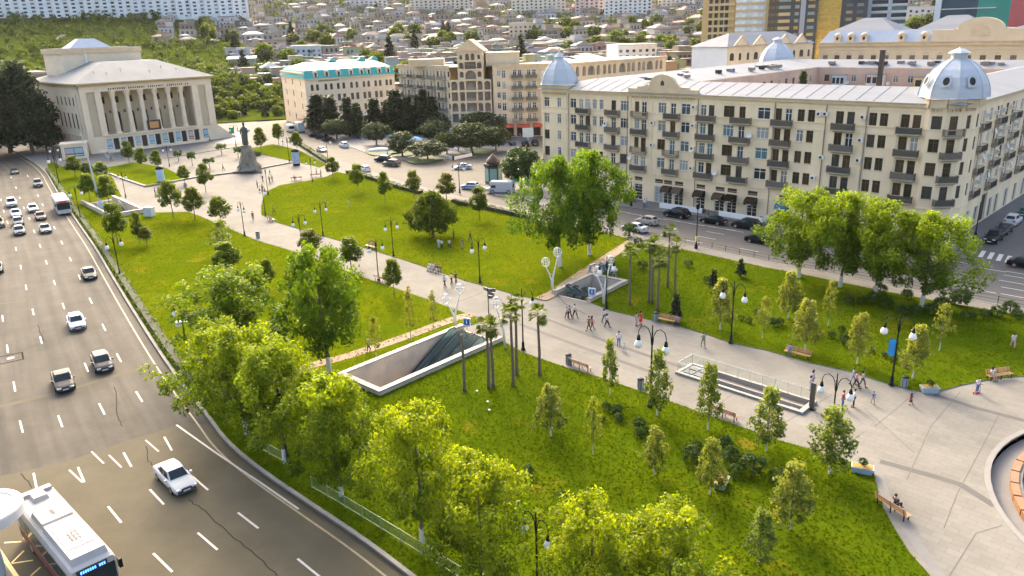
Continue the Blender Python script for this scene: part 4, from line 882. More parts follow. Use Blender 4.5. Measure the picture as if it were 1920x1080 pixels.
dm2 = MB().box(-1.1, 1.1, -.5, 2.2, 0, 2.2).lathe([(1.1, 2.2), (1.0, 2.6), (.6, 2.95), (.02, 3.1)], 12).mesh('dormer', [MATS['cream_stone']])
dp2 = MB().lathe([(.45, 0), (.45, .02)], 12); dp2.v = [(x, -.5 - z, y * 1.3 + 1.2) for x, y, z in dp2.v]; dp2 = dp2.mesh('pane', [m_dark])
for u in (6, 10.5, 15, 27, 34, 66, 73, 81): o = obj('dormer', dm2, roof, (u, .7, 24.9)); obj('pane', dp2, o)
# ------------------------------------------------------------------ 6. gabled building left of it
GB = thing('gabled_building', 'sandy building with four small gables and pale hipped roof behind the domes', 'building', (*G(1364, 88, 25)[:2], 3.0), math.atan2(*(G(1530, 80, 25) - G(1364, 88, 25))[:2][::-1]))
mb = MB(); gL = (G(1530, 79, 23) - G(1364, 86, 23)).length; gf = Fac(GB, mb, (0, 0), (40, 0))
for k in range(11):
    if k % 3: gf.window(2.2 + k * 3.6, 17.6, 1.1, 2.3, 'b2', (.07, .06, .05), arch=True)
    else: gf.window(2.2 + k * 3.6, 17.6, 1.9, 2.4, 'b2', (.07, .06, .05), arch=True)
    gf.window(2.2 + k * 3.6, 13.4, 1.3, 2.2, 'b2', (.07, .06, .05))
gf.finish(-3, 22.0, .3); gf.band(20.7, 20.95, .15); gf.band(16.4, 16.65, .15)
for u in (6, 14.5, 26, 34): gf.plate([(u - 3.2, 22), (u + 3.2, 22), (u + .5, 24.6), (u - .5, 24.6)], -.2, .3, 0); gf.plate([(u - 3.6, 21.9), (u - 3.2, 21.9), (u, 24.9), (u + 3.2, 21.9), (u + 3.6, 21.9), (u, 25.3)], -.35, .3, 1)
sf = Fac(GB, mb, (0, 17), (0, 0)); sf.finish(-3, 22.0, .3, 2)
obj('wall', mb.mesh('wall', [m_stone, m_trim, mat('white_plaster', (.62, .63, .63), .8, .06, .4)]), GB)
r = MB().add([(-.6, -.6, 22.05), (40.6, -.6, 22.05), (40.6, 17.6, 22.05), (-.6, 17.6, 22.05), (8, 8, 26.2), (34, 8, 26.2)], [(0, 1, 5, 4), (1, 2, 5), (2, 3, 4, 5), (3, 0, 4)]); obj('roof', r.mesh('roof', [m_roofw]), GB)
# ------------------------------------------------------------------ 7. towers
def tower(name, label, px, dist, wpx, top, mats_fn, dep=20, rz=0.0, zb=None):
    d = ray(px, 60); h = math.hypot(d.x, d.y); p = Vector((d.x / h * dist, d.y / h * dist, 0)); p.z = terr(p.x, p.y) - 1 if zb is None else zb
    w_ = wpx * dist / FPX * 1.02; root = thing(name, label, 'tower block', p, rz - math.atan2(d.x, d.y)); mats_fn(root, w_, dep, top); return root
def tan_tower(root, w_, dep, top):
    mb = MB().box(-w_ / 2, w_ / 2, 0, dep, 0, top); fl = int(top / 3.2)
    obj('wall', mb.mesh('wall', [mat('tan_render', (.50, .36, .16), .8, .1, .4)]), root)
    slab = MB().box(-w_ * .42, -.25, -1.3, -.003, 0, 1.05).box(.25, w_ * .46, -1.3, -.003, 0, 1.05).mesh('balcony', [mat('tan_render2', (.52, .40, .20), .8, .1, .4)])
    gl = MB().quad((.3, -1.0, 0), (w_ * .46, -1.0, 0), (w_ * .46, -1.0, 2.1), (.3, -1.0, 2.1)).mesh('glazing', [mat('white_glazing', (.50, .52, .52), .3, .5, .35)])
    g2_ = MB(); [g2_.quad((x, -.02, 0), (x + 1.6, -.02, 0), (x + 1.6, -.02, 2.1), (x, -.02, 2.1)) for x in (-w_ * .40, -w_ * .40 + 2.6, -w_ * .40 + 5.2, -w_ * .40 + 7.4)]; g2m = g2_.mesh('window', [m_glass])
    for i in range(4, 19):
        o = obj('balcony', slab, root, (0, 0, i * 3.2)); obj('glazing', gl, o, (0, 0, 1.07)); obj('window', g2m, o, (0, 0, 1.07), None, random.choice(GLASS[:3]))
tower('tan_tower_block', 'tan tower block with white glazed balconies, left of the dark glass tower', 1376, 400, 106, 72, tan_tower)
def dark_tower(root, w_, dep, top):
    mb = MB().box(-w_ / 2, w_ / 2, 0, dep, 0, top).box(w_ * .22, w_ * .30, -.8, 0, 0, top, 1)
    obj('wall', mb.mesh('wall', [mat('dark_cladding', (.035, .045, .055), .25, .2, .2, spec=.6), mat('grey_fin', (.40, .42, .45), .6, .08, .5)]), root)
    fl = int(top / 3.3)
    wa = MB().box(0, 1.5, -.05, -.003, 0, 1.4).mesh('window', [m_glass])
    wb = MB().box(-w_ * .13, w_ * .06, -.06, -.003, 0, 1.5).mesh('window', [m_glass]); wc = MB().box(w_ * .13, w_ * .20, -.06, -.003, 0, 1.6).mesh('window', [m_glass]); wd = MB().box(w_ * .34, w_ * .45, -.06, -.003, 0, 1.5).mesh('window', [m_glass])
    gold = [(.55, .34, .06), (.50, .40, .18), (.30, .32, .28), (.60, .42, .12)]
    for i in range(4, 19):
        [obj('window', wa, root, (x * w_, 0, i * 3.3 + .8), None, (.10, .09, .07)) for x in (-.46, -.39, -.32, -.25, -.18)]; obj('window', wb, root, (0, 0, i * 3.3 + .8), None, random.choice([(.40, .42, .36), (.5, .42, .22), (.22, .28, .28)])); obj('window', wc, root, (0, 0, i * 3.3 + .8), None, random.choice(gold)); obj('window', wd, root, (0, 0, i * 3.3 + .8), None, random.choice(gold))
tower('dark_glass_tower', 'dark glass tower with lit-looking golden windows and a pale grey fin', 1472, 430, 96, 80, dark_tower)
def gold_tower(root, w_, dep, top):
    mb = MB().box(-w_ / 2, 0, 0, dep, 0, top).box(0.003, w_ / 2, .6, dep, 0, top, 1); obj('wall', mb.mesh('wall', [mat('gold_glass', (.62, .42, .10), .22, .5, .5, metal=.5, streak=(1, 1, 2)), mat('dark_cladding', (.035, .045, .055), .25, .2, .2, spec=.6)]), root)
    wb = MB().box(w_ * .1, w_ * .22, .5, .597, 0, 1.4).mesh('window', [m_glass]); wb2 = MB().box(w_ * .3, w_ * .42, .5, .597, 0, 1.4).mesh('window', [m_glass])
    sl_ = MB().box(-w_ / 2, -.01, -.12, -.003, 0, .3).mesh('spandrel', [mat('bronze', (.30, .20, .06), .4, .1, 1)])
    for i in range(4, 20): obj('window', wb, root, (0, 0, i * 3.3), None, random.choice([(.45, .32, .12), (.3, .26, .18), (.15, .16, .16)])); obj('window', wb2, root, (0, 0, i * 3.3), None, random.choice([(.45, .32, .12), (.3, .26, .18), (.15, .16, .16)])); obj('spandrel', sl_, root, (0, 0, i * 3.3))
tower('gold_glass_tower', 'tower with a gold mirrored face beside a dark face', 1573, 440, 78, 82, gold_tower)
def white_tower(root, w_, dep, top):
    obj('wall', MB().box(-w_ / 2, w_ / 2, 0, dep, 0, top).mesh('wall', [mat('pale_cladding', (.50, .54, .56), .6, .1, .4)]), root)
    b = MB().box(-w_ * .2, w_ * .12, -1.2, -.003, 0, .9).box(w_ * .2, w_ * .5, -1.2, -.003, 0, .9).mesh('balcony', [mat('white_render', (.66, .68, .68), .7, .06, .5)]); ws = [MB().box(x0 * w_, x1 * w_, -.06, -.003, 0, 1.8).mesh('window', [m_glass]) for x0, x1 in ((-.2, .12), (.2, .5), (-.48, -.3))]
    for i in range(4, 22): o = obj('balcony', b, root, (0, 0, i * 3.2)); [obj('window', wd, o, (0, 0, .95), None, random.choice(GLASS[:3] + [(.10, .16, .15)])) for wd in ws]
tower('white_tower_block', 'pale blue-white tower block with white balconies right of the gold tower', 1648, 450, 72, 84, white_tower)
def colour_tower(root, w_, dep, top):
    mb = MB(); cols = [('teal_dark_glass', (.02, .06, .09)), ('green_glass', (.02, .26, .20)), ('red_glass', (.50, .10, .10)), ('blue_glass', (.02, .15, .42)), ('deep_glass', (.02, .08, .12))]
    xs_ = [-.5, -.18, .1, .32, .62, .75]
    for i, (n_, c) in enumerate(cols): mb.box(xs_[i] * w_, xs_[i + 1] * w_ - .003, 0, dep, 0, top, i)
    mb.box(-.56 * w_, -.503 * w_, -.8, dep, 0, top, 5)
    obj('wall', mb.mesh('wall', [mat(n_, c, .2, .1, .2, spec=.7) for n_, c in cols] + [m_frame]), root)
    fa = MB().box(-.5 * w_, -.02 * w_, -.9, -.003, 0, .4).mesh('sun_fin', [m_frame]); fb_ = MB().box(.34 * w_, .75 * w_, -.9, -.003, 0, .4).mesh('sun_fin', [m_frame])
    for i in range(3, 13): obj('sun_fin', fa, root, (0, 0, i * 6)); obj('sun_fin', fb_, root, (0, 0, i * 6 + 1.5))
tower('colourful_glass_tower', 'glass tower striped green, red and blue with white fins at the right edge', 1865, 440, 150, 90, colour_tower)
# ================================================================== VEGETATION
def leaves_mesh(name, centers, rad, per, size, m, flat=.0, seed=0, tint_c=None, aspect=.62, droop=None):
    """a crown of many leaf-sized quads scattered round clump centres; 'tint' varies per clump and per leaf"""
    r = np.random.default_rng(seed); C = np.repeat(np.asarray(centers, float), per, axis=0); n = len(C)
    rr = np.repeat(np.asarray(rad, float) if np.ndim(rad) else np.full(len(centers), rad), per)
    d = r.normal(size=(n, 3)); d /= np.linalg.norm(d, axis=1)[:, None]; P = C + d * (rr * r.uniform(.25, 1, n) ** .6)[:, None]
    nrm = d * .7 + r.normal(size=(n, 3)) * .6 + np.array([0, 0, .35 + flat]); nrm /= np.linalg.norm(nrm, axis=1)[:, None]
    a = np.cross(nrm, r.normal(size=(n, 3))); a /= np.linalg.norm(a, axis=1)[:, None]; b = np.cross(nrm, a)
    s = (size * r.uniform(.6, 1.35, n))[:, None]; a = a * s * .5; b = b * s * .5 * aspect
    fold = nrm * s * .12
    V = np.stack([P - a, P - b + fold, P + a, P + b + fold], 1).reshape(-1, 3)
    me = bpy.data.meshes.new(name); me.vertices.add(4 * n); me.vertices.foreach_set('co', V.ravel()); me.loops.add(4 * n); me.loops.foreach_set('vertex_index', np.arange(4 * n, dtype=np.int32))
    me.polygons.add(n); me.polygons.foreach_set('loop_start', np.arange(0, 4 * n, 4, dtype=np.int32)); me.polygons.foreach_set('loop_total', np.full(n, 4, np.int32))
    t = np.repeat(r.uniform(0, 1, len(centers)) if tint_c is None else np.asarray(tint_c), per) * .65 + r.uniform(0, .35, n)
    at = me.attributes.new('tint', 'FLOAT', 'FACE'); at.data.foreach_set('value', t.astype(np.float32)); me.materials.append(m); me.update(); me.validate(); return me
m_bark = mat('bark', (.13, .105, .08), .9, .3, 3, bump=.5, bscale=12)
m_lime = mat('whitewashed_bark', (.52, .50, .46), .85, .2, 3)
lf_plane = leafmat('plane_leaf', (.034, .080, .004), (.31, .365, .005), .5)
lf_mid = leafmat('young_leaf', (.046, .082, .006), (.21, .225, .008), .45)
lf_olive = leafmat('magnolia_leaf', (.065, .092, .014), (.30, .31, .055), .45)
lf_dark = leafmat('evergreen_leaf', (.016, .028, .010), (.055, .075, .024), .3)
lf_bush = leafmat('box_leaf', (.028, .060, .009), (.085, .14, .016), .35)
lf_grey = leafmat('olive_leaf', (.040, .055, .020), (.095, .115, .045), .3)
lf_palm = leafmat('palm_leaf', (.045, .075, .010), (.16, .19, .025), .4)
def clumps(n, prof, h0, h1, R0, r, inner=.45, lob=.18):
    """clump centres filling a crown with radius R0*prof(t); lobes make the outline uneven"""
    out = []; rad = []; ph = r.uniform(0, 6.28, 3)
    while len(out) < n:
        t = r.uniform(0, 1); R_ = R0 * prof(t); a = r.uniform(0, 2 * np.pi)
        R_ *= 1 + lob * (np.sin(2 * a + ph[0]) * .5 + np.sin(3 * a + ph[1] + 4 * t) * .6 + np.sin(5 * a + ph[2] - 6 * t) * .4)
        q = r.uniform(inner, 1) ** .5 if r.uniform() < .8 else r.uniform(.1, .8)
        out.append((R_ * q * np.cos(a), R_ * q * np.sin(a), h0 + (h1 - h0) * t)); rad.append(1)
    return out
def trunk_mesh(name, h, r0, top, R0, r, lime=0.0, nl=6, lean=.0, base=None):
    mb = MB(); zt = top; x = y = 0.0; pts = [(0, 0, -.15)]; rd = [r0 * 1.25]
    for i in range(1, 7):
        t = i / 6; x += r.normal() * .02 * h * .3; y += r.normal() * .02 * h * .3; pts.append((x, y, zt * t)); rd.append(r0 * (1 - .75 * t))
    if lime:
        k = Vector(pts[1]); mb.tube([pts[0], (k.x * .5, k.y * .5, lime)], [r0 * 1.35, r0 * 1.08], 7, 1)
    mb.tube(pts, rd, 7, 0)
    for i in range(nl):
        t = r.uniform(.35, .85); j = min(5, int(t * 6)); p = Vector(pts[j]).lerp(Vector(pts[j + 1]), t * 6 - j); a = 2 * math.pi * i / nl + r.uniform(-.4, .4)
        e = p + Vector((math.cos(a) * R0 * r.uniform(.55, .85), math.sin(a) * R0 * r.uniform(.55, .85), h * r.uniform(.10, .24))); mid = p.lerp(e, .5) + Vector((0, 0, -.03 * h))
        rr = r0 * (1 - .75 * t) * .6; mb.tube([p, mid, e], [rr, rr * .65, rr * .25], 5)
    return mb.mesh(name, [m_bark, m_lime])
TREES = {}
def proto(kind, v):
    """unit trees: height 1, crown radius 1 (both scaled on placing)"""
    if (kind, v) in TREES: return TREES[kind, v]
    r = np.random.default_rng(hash(kind) % 1000 + v * 17 if False else sum(map(ord, kind)) + v * 17)
    S = dict(plane=dict(H=10, R=4.2, h0=.20, prof=lambda t: (math.sin(math.pi * (.12 + .80 * t ** .8)) ** .65) * (1.0 if t < .6 else 1 - .25 * (t - .6)), n=125, per=95, size=.27, cr=.72, leaf=lf_plane, lime=1.2, r0=.17, lob=.55),
             lush=dict(H=10, R=4.2, h0=.18, prof=lambda t: (math.sin(math.pi * (.13 + .80 * t ** .8)) ** .6), n=165, per=80, size=.28, cr=.74, leaf=lf_plane, lime=1.2, r0=.18, lob=.62),
             young=dict(H=6, R=1.6, h0=.30, prof=lambda t: math.sin(math.pi * (.13 + .82 * t ** .75)) ** .6 * (1 - .25 * t), n=75, per=55, size=.25, cr=.42, leaf=lf_mid, lime=0, r0=.07, lob=.22),
             sparse=dict(H=5.5, R=1.6, h0=.26, prof=lambda t: (1.05 - .85 * t) * min(1, .45 + 4 * t), n=70, per=12, size=.26, cr=.30, leaf=lf_olive, lime=.9, r0=.065, lob=.45),
             dense=dict(H=5.5, R=1.7, h0=.16, prof=lambda t: (1.05 - .8 * t) * min(1, .5 + 4 * t), n=125, per=17, size=.25, cr=.34, leaf=lf_olive, lime=.8, r0=.07, lob=.4),
             wide=dict(H=7, R=4.6, h0=.14, prof=lambda t: math.sqrt(max(.02, 1 - (t * 1.0) ** 2)) * min(1, .75 + t), n=230, per=45, size=.36, cr=.62, leaf=lf_mid, lime=0, r0=.24, lob=.2),
             round=dict(H=7, R=3.6, h0=.22, prof=lambda t: math.sin(math.pi * (.14 + .78 * t)) ** .55, n=130, per=36, size=.42, cr=.75, leaf=lf_grey, lime=0, r0=.2, lob=.22),
             cypress=dict(H=13, R=2.0, h0=.03, prof=lambda t: (1.0 - t) ** .75 * min(1, .6 + 3 * t) + .03, n=170, per=34, size=.42, cr=.6, leaf=lf_dark, lime=0, r0=.2, lob=.25),
             pine=dict(H=19, R=6.5, h0=.08, prof=lambda t: (1.02 - t) ** .55 * min(1, .75 + 2 * t), n=260, per=44, size=.75, cr=1.35, leaf=lf_dark, lime=0, r0=.4, lob=.3),
             clipped=dict(H=2.4, R=1.1, h0=.5, prof=lambda t: math.sin(math.pi * (.2 + .65 * t)) ** .5, n=34, per=34, size=.20, cr=.26, leaf=lf_bush, lime=0, r0=.08, lob=.2),
             far=dict(H=7, R=3.5, h0=.12, prof=lambda t: math.sin(math.pi * (.16 + .76 * t)) ** .6, n=60, per=16, size=.95, cr=.95, leaf=lf_mid, lime=0, r0=.25, lob=.3),
             farpine=dict(H=9, R=2.4, h0=.06, prof=lambda t: (1.02 - t) ** .7 * min(1, .7 + 2 * t), n=50, per=15, size=.85, cr=.8, leaf=lf_dark, lime=0, r0=.25, lob=.3))[kind]
    H, R0 = S['H'], S['R']; c = clumps(S['n'], S['prof'], S['h0'] * H + S['cr'] * .6, H - S['cr'] * .8, R0 - S['cr'] * .6, r, lob=S['lob'])
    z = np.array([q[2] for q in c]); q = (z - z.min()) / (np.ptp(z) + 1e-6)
    tc = np.clip(.08 + .80 * q ** 1.3 * r.uniform(.5, 1.2, len(c)) + r.normal(0, .17, len(c)), 0, 1)  # tint rises with height: backlit yellow crown tops put into the leaf colour
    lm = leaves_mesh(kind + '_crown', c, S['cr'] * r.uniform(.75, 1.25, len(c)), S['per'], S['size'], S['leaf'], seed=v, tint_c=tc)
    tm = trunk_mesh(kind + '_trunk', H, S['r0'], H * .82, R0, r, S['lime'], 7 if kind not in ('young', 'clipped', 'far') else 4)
    TREES[kind, v] = (tm, lm, H, R0); return TREES[kind, v]
def tree(kind, bx, by, ty, wpx, label, group=None, name=None, z=.2, tint=None, v=None, cat='tree', ground=None):
    v = random.randrange(4) if v is None else v
    p = ground if ground is not None else G(bx, by, z); tm, lm, H, R0 = proto(kind, v)
    h = max(.8, Zat(bx, ty, p) - p.z); r_ = wpx * mpp(Vector((p.x, p.y, p.z + h * .6))) / 2
    root = thing(name or {'plane': 'plane_tree', 'lush': 'plane_tree', 'young': 'young_tree', 'sparse': 'magnolia_tree', 'dense': 'young_tree', 'wide': 'shade_tree', 'round': 'round_tree', 'cypress': 'cypress_tree', 'pine': 'pine_tree', 'clipped': 'clipped_tree', 'far': 'distant_tree', 'farpine': 'distant_conifer'}[kind], label, cat, p, random.uniform(0, 6.28), group)
    root.scale = (r_ / R0, r_ / R0, h / H)
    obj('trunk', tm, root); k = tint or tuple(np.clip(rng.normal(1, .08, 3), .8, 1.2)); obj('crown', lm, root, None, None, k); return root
# --- big plane trees lining the avenue, nearest first
for i, a in enumerate([(462, 813, 600, 195), (535, 868, 638, 190), (640, 930, 700, 190), (792, 1020, 757, 200), (905, 1105, 855, 225), (1110, 1175, 938, 210), (1250, 1195, 955, 250)]):
    lab = ['lush plane tree hiding the kerb, topmost of the row along the avenue', 'lush plane tree round the lamp post with two white globes beside the avenue', 'lush plane tree with whitewashed trunk behind the green fence, touching the escalator hall', 'yellow-green plane tree just below the escalator hall, fourth along the avenue', 'yellow-green plane tree with a lamp post at its right edge, bottom of picture', 'plane tree at the bottom edge, right of the lamp post with two globes', 'rightmost bright plane tree cut off by the bottom edge'][i]
    tree('plane' if i > 2 else 'lush', *a, lab, 'plane trees along the avenue', v=i % 4, tint=(1.15, 1.08, .9) if i > 2 else (.98, .98, .95))
tree('lush', 455, 668, 500, 205, 'broad dark green tree on the left lawn, left of the tallest tree', v=1, tint=(.72, .82, .9))
tree('lush', 618, 697, 452, 178, 'tallest dark green tree beside the dirt path on the left lawn', v=3, tint=(.62, .76, .9))
tree('plane', 420, 745, 595, 130, 'yellow-green tree at the hedge end beside the avenue', v=3)
for i, a in enumerate([(1497, 520, 350, 150), (1575, 538, 357, 140), (1640, 556, 372, 140), (1728, 575, 390, 165)]):
    tree('lush', *a, ['leftmost of the four bright plane trees before the long apartment block', 'second from the left of the four bright plane trees before the long block', 'third from the left of the four bright plane trees before the long block', 'rightmost of the four bright plane trees, nearest the zebra crossing'][i], 'plane trees at the street', v=(i + 1) % 4, tint=(.95, 1.0, .95))
tree('lush', 1050, 500, 290, 150, 'left one of the two large trees beside the dirt path to the street', v=0, tint=(.50, .66, .8))
tree('lush', 1105, 478, 280, 128, 'right one of the two large trees beside the dirt path to the street', v=2, tint=(.58, .72, .8))
tree('wide', 812, 443, 358, 108, 'wide low dark shade tree standing alone on the middle lawn', tint=(.75, .8, .9), v=0)
tree('round', 978, 352, 276, 86, 'dark spreading tree beside the green kiosk and white van', tint=(.6, .85, .5), v=1)
# --- young trees
Y = [('row of young trees along the street hedge', 'young lollipop tree, %s in the row along the street hedge', [(624, 335, 293, 25), (672, 360, 306, 27), (722, 381, 321, 26), (776, 372, 318, 29), (838, 378, 324, 37), (899, 412, 348, 36)]),
     ('young trees on the small upper lawn', 'slim young tree on the small lawn beyond the monument, %s', [(490, 286, 238, 25), (523, 272, 230, 23), (558, 285, 246, 25)]),
     ('round young trees by the theatre forecourt', 'egg-shaped young tree on the raised lawn before the theatre, %s', [(243, 308, 262, 21), (268, 318, 275, 21), (296, 322, 280, 21)]),
     ('young trees at the theatre end of the left lawn', 'bushy young tree at the theatre end of the left lawn, %s', [(142, 332, 291, 31), (167, 333, 303, 27), (169, 377, 324, 36), (192, 338, 302, 27), (205, 387, 327, 40)]),
     ('young trees at the small stairwell', 'young tree between the small stairwell and the monument plaza, %s', [(325, 408, 335, 42), (347, 345, 309, 25), (366, 412, 349, 42), (386, 360, 305, 29), (415, 424, 366, 42)]),
     ('young trees on the left lawn', 'dense young tree on the open left lawn, %s', [(222, 457, 376, 46), (262, 457, 396, 24), (276, 460, 424, 28), (428, 517, 451, 50), (505, 545, 484, 30)]),
     ('young trees along the lower promenade edge', 'young tree on the lower edge of the promenade, %s', [(583, 482, 428, 44), (660, 507, 442, 50), (739, 556, 484, 38)])]
for grp, lab, L in Y:
    for i, a in enumerate(L): tree('young', a[0], a[1], a[2], a[3] * 1.12, lab % from_left(i, len(L)), grp)
S_ = [('thin magnolia trees beside the dirt path', 'thin sparse magnolia beside the lower dirt path, %s', [(706, 674, 590, 36), (771, 640, 535, 34), (814, 624, 543, 28)], 'sparse', (1.1, 1, .9)),
      ('magnolias along the near edge of the promenade', 'upright magnolia with whitewashed trunk on the near edge of the promenade, %s', [(1143, 742, 632, 42), (1232, 780, 650, 62), (1327, 806, 678, 64), (1437, 846, 720, 80), (1555, 888, 756, 108)], 'dense', (.85, .95, .8)),
      ('sparse trees on the near lawn', 'sparse young tree out on the near lawn, %s', [(1033, 818, 720, 80), (1112, 852, 742, 44), (1227, 890, 798, 58), (1331, 928, 818, 64), (1480, 992, 860, 104)], 'sparse', (1, 1, .9)),
      ('magnolias on the right lawn', 'small yellowish magnolia on the right lawn, %s', [(1350, 618, 520, 64), (1430, 634, 553, 44), (1477, 597, 505, 62), (1509, 659, 558, 72), (1552, 612, 523, 34), (1607, 682, 583, 54), (1711, 710, 606, 70), (1761, 657, 563, 46)], 'sparse', (1.15, 1.1, 1))]
for grp, lab, L, kd, tn in S_:
    for i, a in enumerate(L): tree('dense' if (kd == 'sparse' and a[3] > 53) else kd, *a, lab % from_left(i, len(L)), grp, tint=tn, name='magnolia_tree')
tree('dense', 1424, 1058, 953, 76, 'dark conical young tree alone near the bottom right of the near lawn', tint=(.7, .85, .9), name='conical_tree')
tree('sparse', 420, 478, 408, 62, 'ragged olive-green thicket tree beside a lamp post on the left lawn', tint=(.9, 1, .9), name='thicket_tree')
for i, a in enumerate([(335, 302, 281, 19), (361, 310, 284, 17), (394, 317, 294, 23), (416, 289, 269, 21), (447, 296, 275, 19), (481, 304, 282, 22)]): tree('clipped', *a, 'small clipped umbrella tree on the monument terrace, %s' % from_left(i, 6), 'clipped trees on the monument terrace')
for i, a in enumerate([(1267, 602, 550, 28), (1337, 545, 505, 24), (1388, 520, 485, 24)]): tree('farpine', *a, 'little dark conifer among the palms and magnolias, %s' % from_left(i, 3), 'little conifers', name='dwarf_conifer', v=0)
# --- dark evergreens and cypresses
for i, a in enumerate([(20, 285, 108, 130), (62, 287, 112, 110), (-30, 300, 100, 120), (88, 283, 170, 60)]): tree('pine', *a, 'huge dark evergreen left of the theatre, %s' % ['largest in front', 'touching the theatre side', 'cut by the picture edge', 'lowest one beside the theatre wall'][i], 'dark evergreens beside the theatre')
tree('young', 122, 275, 232, 50, 'yellowish bush tree at the theatre side below the dark evergreens', tint=(1, .9, .7), name='bush_tree', z=.1)
cyp = [(600, 248, 180, 40), (622, 250, 182, 34), (656, 255, 184, 26), (672, 257, 196, 22), (705, 252, 186, 30), (730, 250, 190, 26), (745, 250, 170, 40), (768, 252, 182, 24), (788, 250, 180, 24), (797, 252, 170, 24), (812, 254, 184, 24)]
for i, a in enumerate(cyp): tree('cypress', a[0], a[1], a[2] - 4, a[3] * 1.7, 'dark cypress before the hotel terrace, %s' % from_left(i, len(cyp)), 'cypresses before the hotel')
caf = [(632, 258, 225, 38), (706, 268, 232, 36), (727, 225, 208, 26), (755, 290, 250, 42), (802, 297, 266, 50), (818, 265, 230, 44), (835, 250, 210, 60), (838, 285, 250, 30), (885, 285, 232, 62), (905, 262, 212, 60), (930, 280, 240, 40)]
for i, a in enumerate(sorted(caf)): tree('round', a[0], a[1] + 3, a[2] - 3, a[3] * 1.5, 'rounded grey-green tree on the cafe terrace, %s' % from_left(i, len(caf)), 'trees on the cafe terrace', tint=(.75, .82, .8), z=.13)
# --- palms
def palm_proto(v):
    r = np.random.default_rng(50 + v); mb = MB(); H = 7.0; pts = [(0.05 * math.sin(i * .6 + v), .05 * math.cos(i * .5 + v) - .05, H * i / 10) for i in range(11)]
    mb.tube(pts, [.26 - .09 * i / 10 + (.05 if i == 0 else 0) for i in range(11)], 8)
    for k in range(26):
        z = .4 + k * .25; i = min(9, int(z / H * 10)); x, y, _ = pts[i]; mb.lathe([(.25 - .08 * z / H, 0), (.28 - .09 * z / H, .05), (.24 - .08 * z / H, .12)], 8, (x, y, z), cap=False)
    V = []; F = []; tint = []
    for k in range(30):
        a = r.uniform(0, 6.28); el = r.uniform(-.7, 1.2); L = r.uniform(.75, 1.15); d = Vector((math.cos(a) * math.cos(el), math.sin(a) * math.cos(el), math.sin(el))); sd = d.cross(Vector((0, 0, 1))).normalized(); p = Vector(pts[-1]) + Vector((0, 0, .1))
        c = p + d * L * .55
        for j in range(9):   # fan of blades
            t = (j - 4) / 4 * 1.25; q = d * math.cos(t) + sd * math.sin(t); e = c + q * L * .5 + Vector((0, 0, -.12 * L)); m_ = c + q * L * .25; w_ = d.cross(q).cross(q).normalized() * .05 if abs(t) > .1 else sd * .05
            o = len(V); V += [tuple(c), tuple(m_ + w_), tuple(e), tuple(m_ - w_)]; F.append((o, o + 1, o + 2, o + 3)); tint.append(r.uniform(.1, 1))
        o = len(V); V += [tuple(p + sd * .02), tuple(p - sd * .02), tuple(c)]; F.append((o, o + 1, o + 2)); tint.append(.2)
    me = bpy.data.meshes.new('palm_crown'); me.from_pydata(V, [], F); at = me.attributes.new('tint', 'FLOAT', 'FACE'); at.data.foreach_set('value', np.array(tint, np.float32)); me.materials.append(lf_palm)
    return mb.mesh('palm_trunk', [mat('palm_bark', (.15, .11, .08), .95, .35, 4, bump=.6, bscale=10)], True), me
PALM = [palm_proto(i) for i in range(3)]
pl = [(871, 733, 622, 0), (917, 729, 610, 1), (924, 727, 612, 1), (962, 723, 585, 1), (970, 704, 566, 1), (1011, 704, 588, 1), (1181, 571, 470, 1), (1216, 567, 462, 1), (1222, 568, 455, 1), (1233, 583, 485, 1), (1252, 539, 432, 1), (1264, 556, 458, 1)]
labs = ['bare palm stump trunk beside the escalator hall wall, leftmost palm', 'left palm of the close pair below the escalator hall', 'right palm of the close pair below the escalator hall', 'thick front palm of the clump left of the slim palm', 'palm behind the thickest trunk, top crown against the promenade', 'slim palm alone at the near edge of the promenade', 'leftmost palm on the right lawn beside the far escalator hall', 'palm on the right lawn, left of the twin trunks', 'palm on the right lawn, right of the twin trunks', 'slim short palm between twin trunks and bench on the right lawn', 'tallest palm on the right lawn, nearest the street', 'rightmost palm on the right lawn']
for i, (bx, by, ty, cr) in enumerate(pl):
    p = G(bx, by, .2); h = Zat(bx, ty, p) - .2; s = h / 7.3; tm, lm = PALM[i % 3]
    root = thing('palm_tree', labs[i], 'palm tree', p, random.uniform(0, 6.28), 'palm trees', (.62, .62, s)); obj('trunk', tm, root)
    if cr: obj('crown', lm, root, (0, 0, 7 * (1 - 1 / s) * 0), None, (1, 1, 1), (1, 1, 1)); root.children[-1].location.z = 7 - 7 / s * 1.0 if False else 0
    for c in root.children:
        if c.name.startswith('crown'): c.scale = (2.0, 2.0, 1.35 / s); c.location.z = 7 - 7 * 1.35 / s
